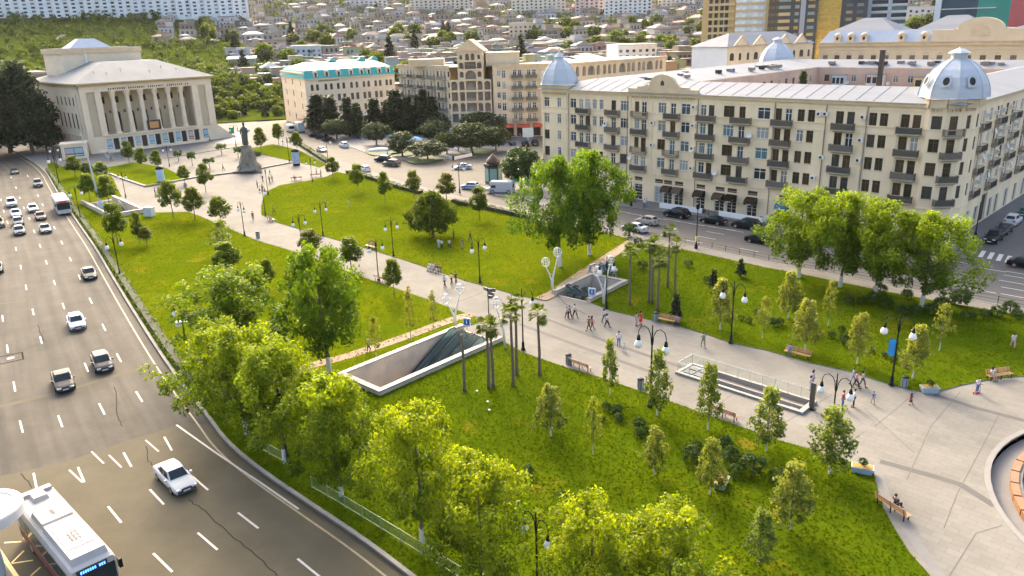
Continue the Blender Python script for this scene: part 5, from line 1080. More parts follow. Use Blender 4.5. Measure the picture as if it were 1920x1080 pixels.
# --- clipped bushes
def ball(seed, n=60, per=22): 
    r = np.random.default_rng(seed); c = []
    while len(c) < n:
        v = r.normal(size=3); v /= np.linalg.norm(v); v[2] = abs(v[2]) * 1.0 - .12 if r.uniform() < .8 else v[2]; c.append(v * r.uniform(.72, .86))
    return leaves_mesh('bush_leaves', c, .24, per, .16, lf_bush, seed=seed)
BALL = [ball(s) for s in (1, 2, 3)]
stem_me = MB().tube([(0, 0, -.6), (0, 0, .3)], [.12, .06], 6).mesh('stem', [m_bark])
bl = [(1180, 443, 32, 'large shrub by the white car where the dirt path meets the street'), (1197, 460, 19, 'round shrub at the street end of the dirt path'), (1150, 771, 17, None), (1160, 790, 20, None), (1176, 765, 0, None), (1137, 768, 20, None), (1157, 777, 26, None), (1199, 803, 28, None), (1200, 820, 26, None), (1128, 790, 16, None), (990, 890, 26, None), (1090, 947, 27, None), (1062, 962, 22, None), (1055, 935, 20, None), (1297, 866, 42, None), (1305, 845, 26, None), (1370, 868, 40, None), (1358, 842, 34, None), (1412, 888, 52, None), (1378, 893, 30, None), (1460, 905, 40, None), (1215, 810, 14, None),
      (1450, 612, 24, None), (1462, 609, 18, None), (1559, 633, 17, None), (1582, 640, 20, None), (1586, 648, 18, None), (1578, 622, 16, None), (1658, 670, 14, None), (1675, 650, 17, None), (1672, 662, 16, None), (1675, 678, 15, None), (1590, 570, 22, None), (1615, 570, 20, None), (1637, 568, 28, None), (1660, 577, 28, None), (1690, 590, 24, None), (1715, 590, 26, None), (1745, 590, 32, None), (1765, 578, 30, None), (1800, 572, 40, None), (1790, 570, 24, None), (1810, 598, 22, None), (1825, 596, 14, None), (1850, 598, 22, None), (1870, 594, 28, None), (1893, 586, 30, None), (1905, 598, 26, None), (1845, 590, 16, None), (1490, 575, 20, None), (1420, 590, 16, None), (1405, 605, 14, None), (1325, 530, 16, None), (1390, 600, 14, None), (1290, 500, 18, None), (1245, 480, 16, None), (1205, 505, 22, None), (1237, 496, 16, None), (1700, 560, 24, None), (1650, 550, 26, None)]
bl = [b for b in bl if b[2]]
nl = sorted([b for b in bl if b[0] < 1470 and b[1] > 750]); nr = sorted([b for b in bl if not (b[0] < 1470 and b[1] > 750)])
for L, nm in ((nl, 'near lawn'), (nr, 'right lawn')):
    for i, (x, y, d_, lab) in enumerate(L):
        p = G(x, y, .2); r_ = d_ * mpp(p) / 2; root = thing('round_bush', lab or 'clipped round bush on the %s, %s' % (nm, from_left(i, len(L))), 'bush', (p.x, p.y, .2 + r_ * .75), random.uniform(0, 6), 'round bushes on the %s' % nm, r_)
        obj('foliage', random.choice(BALL), root, None, None, (.8, .85, .8)); obj('stem', stem_me, root)
# --- hedges
def hedge(label, pts, w_, h, z=.2, tint=(1, 1, 1), dens=26):
    q = smooth(g2(pts, z), 1); o0 = q[0]; c = []
    for a, b in zip(q[:-1], q[1:]):
        L = math.hypot(b[0] - a[0], b[1] - a[1]); n = max(2, int(L * dens / 4))
        for i in range(n):
            t = random.random(); k = random.uniform(-1, 1) * w_ / 2; k = math.copysign(w_ / 2 * .8, k) if random.random() < .5 else k
            nx, ny = -(b[1] - a[1]) / (L or 1), (b[0] - a[0]) / (L or 1); zz = h * .85 if random.random() < .55 else random.uniform(.1, .85) * h
            c.append((lerp(a[0], b[0], t) + nx * k - o0[0], lerp(a[1], b[1], t) + ny * k - o0[1], zz * random.uniform(.85, 1.05)))
    root = thing('hedge', label, 'hedge', (*o0, z)); qq = [(a - o0[0], b - o0[1]) for a, b in q]
    obj('branches', MB().ribbon(qq, -w_ * .36, w_ * .36, 0, h * .8).mesh('hedge_core', [mat('hedge_core', (.030, .035, .012), .95, .3, 4)]), root)
    obj('foliage', leaves_mesh('hedge_leaves', c, .26, 12, .20, lf_bush, seed=len(c)), root, None, None, tint)
ko = offset(K, 1.0); hk = [p for p in ko if 66 < p[1] < 206]
def wpx(p): q = PX((p[0], p[1], .2)); return (q[0], q[1])
hp = [wpx(p) for p in hk]
hedge('long low clipped hedge of olive-brown leaves behind the avenue kerb', hp[::2], 1.1, .75, tint=(2.0, 1.6, 1.2), dens=18)
hedge('low hedge between the middle lawn and the street, left stretch', [(652, 325), (697, 336), (745, 352), (790, 364)], 1.4, .9, tint=(1.1, 1.0, 1))
hedge('low hedge between the middle lawn and the street, right stretch', [(850, 380), (905, 391), (957, 402), (1000, 412)], 1.4, .9, tint=(1.1, 1.0, 1))
hedge('dark hedge beside the upper small lawn along the street', [(545, 262), (575, 280), (612, 304)], 1.4, .9)
hedge('dark hedge block at the corner of the long block\'s shops', [(1150, 372), (1170, 376), (1186, 378)], 1.6, 1.2, z=.13)
# --- grass blades standing up from the lawns (uncountable)
def grass():
    import itertools
    P = []
    polys = [[v.co[:2] for v in o.data.vertices] for o in ()]
    return P
lf_grass = leafmat('grass_blade', (.088, .115, .002), (.140, .152, .003), .4, .95, 0)
def in_poly(x, y, poly):
    ins = np.zeros(len(x), bool); n = len(poly)
    for i in range(n):
        x0, y0 = poly[i]; x1, y1 = poly[(i + 1) % n]
        c = ((y0 > y) != (y1 > y)) & (x < (x1 - x0) * (y - y0) / (y1 - y0 + 1e-12) + x0); ins ^= c
    return ins
def tufts(name, poly, dens, size, seed, col=(1, 1, 1)):
    r = np.random.default_rng(seed); a = np.array(poly); lo, hi = a.min(0), a.max(0); n = int((hi - lo).prod() * dens); x = r.uniform(lo[0], hi[0], n); y = r.uniform(lo[1], hi[1], n); k = in_poly(x, y, poly)
    px_ = np.array([1.0]); x, y = x[k], y[k]; n = len(x)
    if not n: return
    th = r.uniform(0, np.pi, n); s = size * r.uniform(.5, 1.4, n); dx, dy = np.cos(th) * s * .5, np.sin(th) * s * .5; lx, ly = r.normal(0, .4, n) * s, r.normal(0, .4, n) * s; z0 = np.full(n, .2); z1 = z0 + s * r.uniform(.35, .8, n)
    V = np.stack([np.stack([x - dx, y - dy, z0], 1), np.stack([x + dx, y + dy, z0], 1), np.stack([x + lx, y + ly, z1], 1)], 1).reshape(-1, 3)
    me = bpy.data.meshes.new(name); me.vertices.add(3 * n); me.vertices.foreach_set('co', V.ravel()); me.loops.add(3 * n); me.loops.foreach_set('vertex_index', np.arange(3 * n, dtype=np.int32)); me.polygons.add(n); me.polygons.foreach_set('loop_start', np.arange(0, 3 * n, 3, dtype=np.int32)); me.polygons.foreach_set('loop_total', np.full(n, 3, np.int32))
    at = me.attributes.new('tint', 'FLOAT', 'FACE'); f = .5 + .5 * np.sin(x * .35 + 2 * np.sin(y * .23)) * np.sin(y * .41 + x * .1); at.data.foreach_set('value', np.clip(f * .6 + r.uniform(0, .4, n), 0, 1).astype(np.float32)); me.materials.append(lf_grass); me.update()
    tag(obj('grass', me, None, None, None, col), 'short green grass blades growing on the lawn', 'grass', kind='stuff')
LP1 = [r1[0], r1[1]] + ed1[:-2] + list(reversed(nk)) + [r1[3]]
tufts('grass_near', LP1, 34, .15, 1, (.74, .84, 1)); tufts('grass_right', [r2[0]] + l3 + [r2[2], r2[1]], 18, .16, 2, (.74, .84, 1)); tufts('grass_mid', g2(l2, .2), 8, .18, 3)  # near and right blades darkened too: their weaker glow is put into the tint
tufts('grass_left', [r1[3], r1[2]] + ed4 + [r3[0], r3[3], r3[2]] + kup, 8, .18, 4)
# small flowers and a dry shrub on the near lawn
fl_me = MB().tube([(0, 0, 0), (0, 0, .3)], .012, 4).lathe([(.02, .3), (.1, .36), (.07, .42), (.01, .43)], 6, m=1).mesh('wild_flower', [lf_bush, m_frame])
fl = [(895, 742), (915, 762), (918, 778), (1034, 812)]
for i, (x, y) in enumerate(fl):
    p = G(x, y, .2); tag(obj('wild_flower', fl_me, None, p, 0, None, 1.3), 'tiny white wild flower on the near lawn, %s' % ['below the leftmost palm', 'upper of two below the palms', 'lower of two below the palms', 'at the foot of the leftmost sparse tree'][i], 'flower', 'wild flowers on the near lawn')
# ================================================================== STREET FURNITURE
m_black = mat('black_iron', (.010, .011, .012), .6, .1, 4, spec=.15)
m_globe = mat('opal_globe', (.72, .70, .64), .25, .03, 3, spec=.5)
def lamp_proto():
    root = thing('street_lamp', 'x', 'street lamp', (0, 0, 0), 0, 'double-armed street lamps')
    obj('post', MB().lathe([(.26, 0), (.26, .12), (.17, .2), (.15, .8), (.10, .95), (.085, 1.0), (.07, 3.5), (.06, 6.2), (.075, 6.22), (.075, 6.3), (.05, 6.35), (.045, 6.9), (.01, 7.0)], 10).mesh('lamp_post', [m_black], True), root)
    for s in (-1, 1):
        pts = [(s * .06, 0, 5.3), (s * .14, 0, 6.1), (s * .35, 0, 6.55), (s * .7, 0, 6.72), (s * 1.05, 0, 6.55), (s * 1.2, 0, 6.15), (s * 1.2, 0, 5.85)]
        a = obj('arm', MB().tube(pts, .035, 6).mesh('arm', [m_black]), root)
        obj('lamp_cap', MB().lathe([(.04, 5.88), (.11, 5.85), (.14, 5.6), (.17, 5.45)], 10, (s * 1.2, 0, 0)).mesh('lamp_cap', [m_black], True), root)
        obj('globe', MB().lathe([(.15, 5.452), (.22, 5.35), (.31, 5.15), (.33, 5.0), (.28, 4.86), (.15, 4.78), (.02, 4.76)], 12, (s * 1.2, 0, 0)).mesh('globe', [m_globe], True), root)
    return root
LP = lamp_proto(); used = [False]
lamps = [(112, 348, 275, 60, 'lamp post at the avenue hedge beside the theatre walkway, tallest pole there'), (152, 412, 345, 60, 'lamp post behind the bus on the avenue hedge'), (226, 520, 436, 60, 'lamp post at the avenue hedge below the two young trees'), (108, 315, 270, 60, 'farthest lamp post along the avenue'), (236, 370, 318, -20, 'lamp post at the corner of the raised lawn before the theatre'), (318, 312, 270, 45, 'lamp post on the right of the raised lawn, before the theatre doors'), (459, 442, 376, -45, 'lamp post on the lower promenade edge left of the litter bin'), (503, 365, 318, 45, 'lamp post where the promenade narrows beside the bench'), (498, 404, 362, -45, 'lamp post at the left tip of the middle lawn'), (585, 395, 300, 0, ''), (586, 341, 296, 30, 'lamp post between two benches on the top edge of the middle lawn'), (606, 442, 378, 40, 'lamp post on the lower edge of the middle lawn, left of the other two'), (738, 480, 410, 40, 'lamp post on the middle lawn edge between the other two'), (900, 530, 444, 40, 'lamp post on the middle lawn edge nearest the group of people'), (567, 470, 415, 40, 'lamp post rising behind the treetops on the lower promenade edge'), (710, 525, 460, 40, 'lamp post beside the bench on the lower promenade edge'), (981, 656, 540, 20, 'lamp post at the corner of the near lawn beside the palms'), (1137, 578, 480, 35, 'lamp post beside the far escalator hall with blue sign'), (1048, 575, 490, 0, ''), (1370, 643, 525, -40, 'lamp post among the magnolias on the right lawn edge'), (1671, 722, 586, -40, 'lamp post with blue banner on the right lawn edge'), (1219, 762, 608, -40, 'lamp post standing behind the second promenade magnolia'), (1555, 838, 697, -42, 'lamp post at the end of the sunken stair, globes against white paving'), (1008, 1122, 975, -50, 'nearest lamp post at the bottom edge, with two large globes'), (352, 662, 572, -30, 'lamp post with camera box beside the hedge on the left lawn'), (540, 868, 722, -60, 'lamp post buried in the plane trees beside the avenue'), (543, 305, 255, 0, 'lamp post on the street side of the monument terrace'), (615, 300, 255, 0, 'lamp post on the street kerb beside the white car'), (862, 362, 300, 0, 'lamp post on the hedge of the middle lawn before the junction'), (443, 276, 232, 0, 'lamp post behind the monument with a green banner')]
for x, y, ty, a, lab in [l for l in lamps if l[4]]:
    p = G(x, y, .2); h = Zat(x, ty, p) - .2; k = min(1.15, max(.85, h / 7.0))
    if not used[0]: used[0] = True; LP['label'] = lab; LP.location = p; LP.rotation_euler.z = R(a); LP.scale = (k,) * 3
    else: clone(LP, p, R(a), lab, k)
m_ban = mat('blue_banner', (.02, .22, .50), .6, .3, 2)
p = G(1671, 722, .2); bn = obj('lamp_banner', MB().box(.08, .65, -.015, .015, 2.9, 4.5).tube([(0, 0, 4.5), (.68, 0, 4.5)], .02, 5, 1).box(.18, .5, -.02, -.015, 3.1, 3.7, 2).mesh('lamp_banner', [m_ban, m_black, m_frame]), None, p, R(150)); tag(bn, 'blue cloth banner hanging on the lamp post at the right lawn', 'banner')
p = G(443, 276, .2); tag(obj('lamp_banner', MB().box(-1.5, -.1, -.02, .02, 4.2, 5.9).tube([(-1.5, 0, 5.9), (0, 0, 5.9)], .03, 5, 1).mesh('lamp_banner', [mat('green_banner', (.02, .22, .12), .6, .3, 2), m_black]), None, p, 0), 'green banner on the lamp post behind the monument', 'banner')
p = G(352, 662, .2); tag(obj('camera_box', MB().box(-.7, -.1, -.25, .25, 3.2, 3.65).box(.1, .5, -.06, .06, 3.5, 3.62, 0).tube([(-.1, 0, 3.4), (.1, 0, 3.5)], .03, 5).mesh('camera_box', [m_frame]), None, p, R(10)), 'white camera box fixed to the lamp post beside the hedge', 'camera')
# tall tapered mast with a base cabinet by the theatre lawn
p = G(190, 390, .2); ms = thing('mast', 'tall pale steel mast with base cabinet between the bushy young trees', 'mast', p); hh = Zat(163, 250, p) - .2
obj('pole', MB().tube([(0, 0, .9), (-.5, 0, hh * .5), (-1.0, 0, hh)], [.22, .16, .08], 10).mesh('mast_pole', [mat('galvanised', (.45, .48, .50), .4, .08, 2, metal=.3)]), ms); obj('cabinet', MB().box(-.5, .5, -.4, .4, 0, 1.0).lathe([(.5, 1.0), (.4, 1.25), (.24, 1.35)], 10).mesh('cabinet', [mat('pale_blue_paint', (.38, .46, .50), .6, .1, 2)]), ms)
# lattice of palm-like light sculpture by theatre
def bar(a, b, r_=.03): return ([a, b], r_)
# steel flower sculptures
def flower(label, x, y, ty, two=True, z=.2, col=None):
    p = G(x, y, z); h = Zat(x, ty, p) - z; m_ = mat('white_steel', (.62, .62, .60), .4, .05, 2); root = thing('steel_flower_sculpture', label, 'sculpture', p, R(20), 'steel flower sculptures')
    stems = [(-.9, h * .80), (.75, h)] if two else [(-.8, h)]
    for sx, hz in stems:
        b = (sx, 0, hz - .9); obj('stem', MB().tube([(0, 0, 0), (sx * .12, 0, hz * .35), (sx * .6, 0, hz * .62), b], [.16, .12, .08, .06], 8).mesh('stem', [m_], True), root)
        mb = MB()
        for k in range(5):
            a = k * math.pi / 5; mb.tube([(sx + .55 * math.sin(t) * math.cos(a), .55 * math.sin(t) * math.sin(a), hz - .3 - .62 * math.cos(t)) for t in [2 * math.pi * i / 14 for i in range(15)]], .03, 5)
        mb.tube([(sx + .54 * math.cos(t), .54 * math.sin(t), hz - .3) for t in [2 * math.pi * i / 14 for i in range(15)]], .03, 5)
        obj('flower_head', mb.mesh('flower_head', [m_]), root)
    obj('leaf', MB().tube([(-.1, 0, h * .42), (-.55, 0, h * .5)], [.05, .015], 5).mesh('leaf', [m_]), root)
flower('white steel double-flower sculpture beside the upper dirt path', 1036, 546, 470); flower('steel double-flower sculpture at the head of the lower dirt path', 854, 612, 538); flower('single steel flower sculpture beside the near escalator hall palms', 947, 653, 560, False); flower('white steel flower sculpture at the corner of the far escalator hall', 1132, 570, 485)
# signs
sg = thing('direction_sign', 'dark fingerpost direction sign on the promenade above the near escalator hall', 'sign', G(917, 606, .12), R(-30)); hs_ = Zat(912, 540, G(917, 606)); obj('post', MB().tube([(0, 0, 0), (0, 0, hs_)], .055, 8).mesh('post', [m_black]), sg)
for a, z, l in ((-.3, hs_ - .75, 1.1), (.5, hs_ - .5, .9), (2.6, hs_ - .45, 1.0), (.2, hs_ - 1.3, 1.1)): obj('finger', MB().box(.05, l, -.03, .03, 0, .38).mesh('finger', [mat('sign_grey', (.10, .10, .095), .5, .1, 3)]), sg, (0, 0, z), a)
def totem(label, x, y, w_, h, z, col, rz=0, plate=True):
    r_ = thing('information_totem', label, 'sign', G(x, y, z), rz); obj('panel', MB().lathe([(w_ * .5, 0), (w_ * .5, h), (w_ * .55, h + .02), (w_ * .55, h + .25), (w_ * .2, h + .6), (.03, h + .75)], 12).mesh('panel', [m_black], True), r_)
    obj('display', MB().lathe([(w_ * .5 + .02, .5), (w_ * .5 + .02, h - .15)], 12, cap=False).mesh('display', [mat('poster_' + label[:6], col, .4, .5, 1.2, col2=(.45, .55, .60))]), r_)
totem('blue round advertising column on the terrace step beside the upper lawn', 556, 310, 1.9, 3.7, .12, (.03, .07, .30)); totem('pale blue advertising column before the raised lawn at the theatre', 303, 343, 1.7, 3.4, .12, (.20, .35, .50))
def metro_sign(label, x, y, ty, z):
    p = G(x, y, z); h = Zat(x, ty, p) - z; r_ = thing('metro_sign', label, 'sign', p, R(-20)); obj('post', MB().tube([(0, 0, 0), (0, 0, h)], .06, 8).mesh('post', [m_frame]), r_); obj('panel', MB().box(-.45, .45, -.06, .06, h - 1.0, h).mesh('panel', [m_frame]), r_)
    m_ = MB().box(-.33, .33, -.075, -.061, h - .85, h - .15); obj('blue_field', m_.mesh('blue_field', [mat('sign_blue', (.01, .12, .42), .5, .05, 3)]), r_); obj('emblem', MB().box(-.06, .06, -.085, -.0755, h - .68, h - .3).box(-.03, .03, -.085, -.0755, h - .28, h - .22).mesh('emblem', [m_frame]), r_)
metro_sign('small white and blue sign at the head of the near escalators', 876, 618, 596, .3); metro_sign('white and blue arrow sign at the far escalator landing', 1110, 560, 540, .2)
# benches
m_wood = mat('bench_wood', (.42, .22, .10), .6, .2, 3, streak=(1, 8, 8)); m_wood2 = mat('bench_dark_wood', (.20, .10, .06), .6, .2, 3, streak=(1, 8, 8))
def bench_proto(m_):
    root = thing('bench', 'x', 'bench', (0, 0, 0), 0, 'park benches'); L = 2.6
    for k in range(4): obj('seat_slat', MB().box(-L / 2, L / 2, -.02 + k * .125, .09 + k * .125, .43, .47).mesh('seat_slat', [m_]), root)
    for k in range(3): o = obj('back_slat', MB().box(-L / 2, L / 2, -.02, .02, 0, .11).mesh('back_slat', [m_]), root, (0, .50 + k * .035, .55 + k * .14)); o.rotation_euler = (-.2, 0, 0)
    for x in (-L / 2 + .2, 0, L / 2 - .2): obj('leg', MB().box(x - .03, x + .03, 0, .06, 0, .43).box(x - .03, x + .03, .42, .48, 0, .43).box(x - .03, x + .03, 0, .48, .37, .429).tube([(x, .47, .43), (x, .60, .95)], .03, 5).mesh('leg', [m_black]), root)
    return root
BN = bench_proto(m_wood); BD = bench_proto(m_wood2); ub = {BN: 0, BD: 0}
for pr, x, y, a, lab in [(BN, 1252, 608, -37, 'orange wooden bench beside the blue litter bin on the right lawn edge'), (BN, 1493, 671, -40, 'orange wooden bench with a seated person before the magnolias'), (BN, 1877, 712, 12, 'orange wooden bench with a seated person at the right edge'), (BN, 1678, 958, 112, 'wooden bench with a person lying on it at the plaza edge'), (BD, 1092, 690, 133, 'dark wooden bench beside the litter bin on the near promenade edge'), (BD, 1360, 780, 133, 'dark wooden bench between two magnolias on the near promenade edge'), (BD, 511, 414, 130, 'dark bench with people at the left tip of the middle lawn'), (BD, 556, 338, 195, 'bench on the top edge of the middle lawn, left one'), (BD, 592, 332, 195, 'bench on the top edge of the middle lawn, right one'), (BD, 694, 467, -45, 'dark bench on the middle lawn edge left of the seated group'), (BD, 812, 510, -42, 'bench occupied by the seated group on the middle lawn edge'), (BD, 718, 528, 135, 'dark bench beside the lamp post on the lower promenade edge'), (BD, 495, 356, 110, 'dark bench beside the narrowing promenade lamp')]:
    p = G(x, y, .125)
    if not ub[pr]: ub[pr] = 1; pr['label'] = lab; pr.location = p; pr.rotation_euler.z = R(a)
    else: clone(pr, p, R(a), lab)
# litter bins, planters
bin_ = None
for i, (x, y, lab) in enumerate([(1229, 602, 'grey-blue litter bin beside the orange bench'), (1066, 682, 'dark litter bin beside the dark bench on the near promenade edge'), (1201, 729, 'litter bin behind the second promenade magnolia'), (1695, 726, 'pale litter bin right of the bannered lamp post'), (484, 446, 'small dark litter bin on the lower promenade edge'), (348, 352, 'small dark bin below the terrace step')]):
    root = thing('litter_bin', lab, 'litter bin', G(x, y, .12), 0, 'litter bins'); obj('drum', MB().lathe([(.27, 0), (.30, .05), (.30, .9), (.33, .92), (.33, .98)], 12).mesh('drum', [mat('bin_grey', (.22, .25, .27), .5, .1, 3)], False), root); obj('lid', MB().lathe([(.33, .98), (.22, 1.08), (.02, 1.1)], 12).mesh('lid', [m_black], True), root)
    for k in range(6): t = k * math.pi / 3; obj('rib', MB().box(-.015, .015, -.32, -.30, .08, .88).mesh('rib', [m_black]), root, None, t)
for x, y, a, lab in [(1742, 735, -8, 'blue-grey planter box with a small ball bush at the right lawn tip'), (1616, 886, -25, 'blue-grey planter box with a small ball bush at the near lawn corner'), (1352, 912, 60, 'tipped pale planter box half hidden by bushes on the near lawn')]:
    root = thing('planter_box', lab, 'planter', G(x, y, .13), R(a)); mb = MB().frus((0, 0), .62, .34, 0, .55, 1.25); obj('box', mb.mesh('planter_box', [mat('planter_blue', (.28, .36, .42), .7, .12, 3)]), root); obj('soil', MB().box(-.7, .7, -.36, .36, .553, .57).mesh('soil', [mat('marigold_soil', (.30, .19, .04), .9, .4, 8)]), root)
    obj('bush', BALL[0], root, (0, 0, .9), 0, (.7, .8, .7), .38)
# green park fence along the plane trees
FZ = [(585, 916), (640, 948), (700, 985), (760, 1022), (830, 1066), (870, 1092)]; fz = g2(FZ, .2)
for nm, pts in (('green metal railing along the verge below the plane trees, long stretch', fz), ('green metal railing along the verge, short upper stretch', g2([(478, 838), (505, 853), (540, 872)], .2))):
    root = thing('railing_fence', nm, 'fence', (*pts[0], .2)); q = [Vector((a - pts[0][0], b - pts[0][1], 0)) for a, b in pts]; m_f = mat('green_paint', (.16, .22, .10), .5, .1, 2)
    for z in (.18, 1.0): obj('rail', MB().tube([(v.x, v.y, z) for v in q], .03, 5).mesh('rail', [m_f]), root)
    pk = MB().box(-.012, .012, -.012, .012, .18, 1.0).mesh('picket', [m_f]); po = MB().box(-.035, .035, -.035, .035, 0, 1.08).mesh('post', [m_f]); k = 0
    for a, b in zip(q[:-1], q[1:]):
        n = max(2, int((b - a).length / .14))
        for i in range(n): obj('post' if k % 14 == 0 else 'picket', po if k % 14 == 0 else pk, root, a.lerp(b, i / n)); k += 1
# low fence on the pale strip along the street
sp_ = ROAD_N[1:10]; fo = offset(sp_, -.9); root = thing('low_street_fence', 'low thin fence along the pale strip between right lawn and street', 'fence', (*fo[0], .12)); q = [Vector((a - fo[0][0], b - fo[0][1], 0)) for a, b in fo]
for z in (.35, .75): obj('rail', MB().tube([(v.x, v.y, z) for v in q], .018, 4).mesh('rail', [m_black]), root)
pm = MB().box(-.03, .03, -.03, .03, 0, .85).mesh('post', [m_black])
for a, b in zip(q[:-1], q[1:]):
    for i in range(max(1, int((b - a).length / 2.2))): obj('post', pm, root, a.lerp(b, i / max(1, int((b - a).length / 2.2))))
# street lamp and signal before the block
p = G(1305, 466, .12); root = thing('street_pole', 'slim black street pole with a yellow box before the parked black cars', 'pole', p); hh = Zat(1307, 383, p)
obj('pole', MB().tube([(0, 0, 0), (0, 0, hh)], [.09, .05], 8).mesh('pole', [m_black]), root); obj('lantern', MB().lathe([(.1, hh - .9), (.24, hh - .8), (.3, hh - .1), (.05, hh + .1)], 8).mesh('lantern', [m_black]), root); obj('box', MB().box(-.16, .16, -.16, .16, 1.2, 1.9).mesh('box', [mat('hivis', (.50, .48, .10), .6, .1, 3)]), root); obj('base', MB().lathe([(.25, 0), (.25, .5), (.1, .9)], 8).mesh('base', [m_black]), root)
for i, (x, y, ty, lab) in enumerate([(1828, 445, 380, 'black street pole at the pavement corner beside the black parked car'), (1183, 386, 340, 'pole half hidden by the large trees at the block corner')]):
    p = G(x, y, .13); root = thing('street_pole', lab, 'pole', p); hh = Zat(x + 4, ty, p); obj('pole', MB().tube([(0, 0, 0), (0, 0, hh)], [.09, .05], 8).mesh('pole', [m_black]), root); obj('base', MB().lathe([(.28, 0), (.25, .5), (.1, .9)], 8).mesh('base', [m_black]), root)
# ================================================================== UNDERGROUND HALLS
m_wall_in = mat('stained_concrete', (.58, .48, .36), .8, .22, .5, col2=(.33, .31, .28)); m_cop = mat('coping_stone', (0.246, 0.229, 0.198), .7, .1, 1); m_step_m = mat('escalator_step', (.15, .15, .145), .5, .1, 2, metal=.3); m_steel = mat('brushed_steel', (.40, .43, .43), .35, .08, 2, metal=.5); m_tglass = mat('balustrade_glass', (.24, .32, .31), .25, 0, spec=.25)
def pit(label, P, depth, th=.55, hgt=.55, openend=True, floor=True, name='escalator_hall', wz=.12):
    o, a, L, W = P; root = thing(name, label, 'entrance', (o.x, o.y, 0), a)
    def wall(nm, x0, x1, y0, y1):
        w_ = obj(nm, MB().box(x0, x1, y0, y1, -depth, hgt).mesh(nm, [m_wall_in]), root); obj('coping', MB().box(x0 - .04, x1 + .04, y0 - .04, y1 + .04, hgt + .003, hgt + .13).mesh('coping', [m_cop]), w_)
        obj('outer_face', MB().box(x0 - .015, x1 + .015, y0 - .015, y1 + .015, .05, hgt).mesh('outer_face', [m_cop]), w_) if False else None
        return w_
    wall('side_wall', 0, L, 0, th); wall('side_wall', 0, L, W - th, W); wall('end_wall', 0, th, th + .045, W - th - .045)
    obj('floor', MB().box(th, L, th, W - th, -depth - .3, -depth + .01).mesh('floor', [m_step_m]), root)
    obj('landing_wall', MB().box(L - .3, L, th, W - th, -depth, .10).mesh('landing_wall', [m_wall_in]), root)
    return root
def escalator(root, y0, y1, xt, xb, zt, zb):   # from the head (xt) down to xb
    n = 22; tr = MB()
    for i in range(n):
        t0, t1 = i / n, (i + 1) / n; z = lerp(zt, zb, t1); tr.box(min(lerp(xt, xb, t0), lerp(xt, xb, t1)), max(lerp(xt, xb, t0), lerp(xt, xb, t1)), y0 + .2, y1 - .2, z - .3, z)
    e = obj('escalator', tr.mesh('escalator_steps', [m_step_m]), root)
    for y in (y0 + .1, y1 - .1):
        pts = [(xt + .9, y, zt + .75), (xt + .75, y, zt + .98), (xt, y, zt + 1.0), (xb, y, zb + 1.0)]
        obj('handrail', MB().tube(pts, .06, 6).mesh('handrail', [m_black]), e); s_ = 1
        obj('balustrade', MB().add([(xt + .8, y, zt), (xt + .8, y, zt + .93), (xt, y, zt + .95), (xb, y, zb + .95), (xb, y, zb - .25), (xt, y, zt - .25)], [(0, 1, 2, 5), (5, 2, 3, 4), (5, 2, 1, 0), (4, 3, 2, 5)]).mesh('balustrade', [m_tglass]), e)
        obj('skirt', MB().add([(xt + .8, y - .09, zt + .12), (xt + .8, y + .09, zt + .12), (xt, y - .09, zt + .1), (xt, y + .09, zt + .1), (xb, y - .09, zb + .1), (xb, y + .09, zb + .1)], [(0, 2, 3, 1), (2, 4, 5, 3)]).mesh('skirt', [m_steel]), e)
h1 = pit('near sunken escalator hall with pale stone coping and stained walls', P1, 5.5)
for k in range(3): escalator(h1, 1.0 + k * 1.55, 2.4 + k * 1.55, 14.2, 4.6 if k else 3.6, .12, -5.2)
h2 = pit('far sunken escalator hall beside the palms with green balustrades', P2, 5.0)
h2.location.z = 0
for k in range(3): escalator(h2, .9 + k * 1.35, 2.15 + k * 1.35, 1.5, 8.2, .12, -4.6)
# far hall opens towards the promenade: rebuild its ends the other way round
for c in list(h2.children):
    if c.name.startswith('end_wall'):
        c.location.x = P2[2] - .55
    if c.name.startswith('landing_wall'): c.location.x = -(P2[2] - .3)
h3 = pit('low-walled stairwell with grey stone walls at the theatre end of the left lawn', P3, 4.0, .5, .9)
h3s = MB()
for i in range(16): h3s.box(4.5 + i * .6, 5.1 + i * .6, .5, 6.1, -4, -4 + i * .25 + .25)
obj('stair', h3s.mesh('stair', [m_side]), h3); obj('handrail', MB().tube([(5, 3.2, -2.9), (14, 3.2, .9)], .05, 6).tube([(5, .8, -2.9), (14, .8, .9)], .05, 6).mesh('handrail', [m_steel]), h3)
p = G(281, 405, .2); tag(obj('wall_cabinet', MB().box(-.9, .9, -.5, .5, 0, 1.7).box(-.8, .8, -.55, -.5, .1, 1.6, 1).box(-.95, .95, -.55, .55, 1.703, 1.8).mesh('wall_cabinet', [m_frame, mat('door_grey', (.45, .47, .47), .6, .1, 3)]), None, p, R(-15)), 'white metal cabinet at the corner of the low-walled stairwell', 'cabinet')
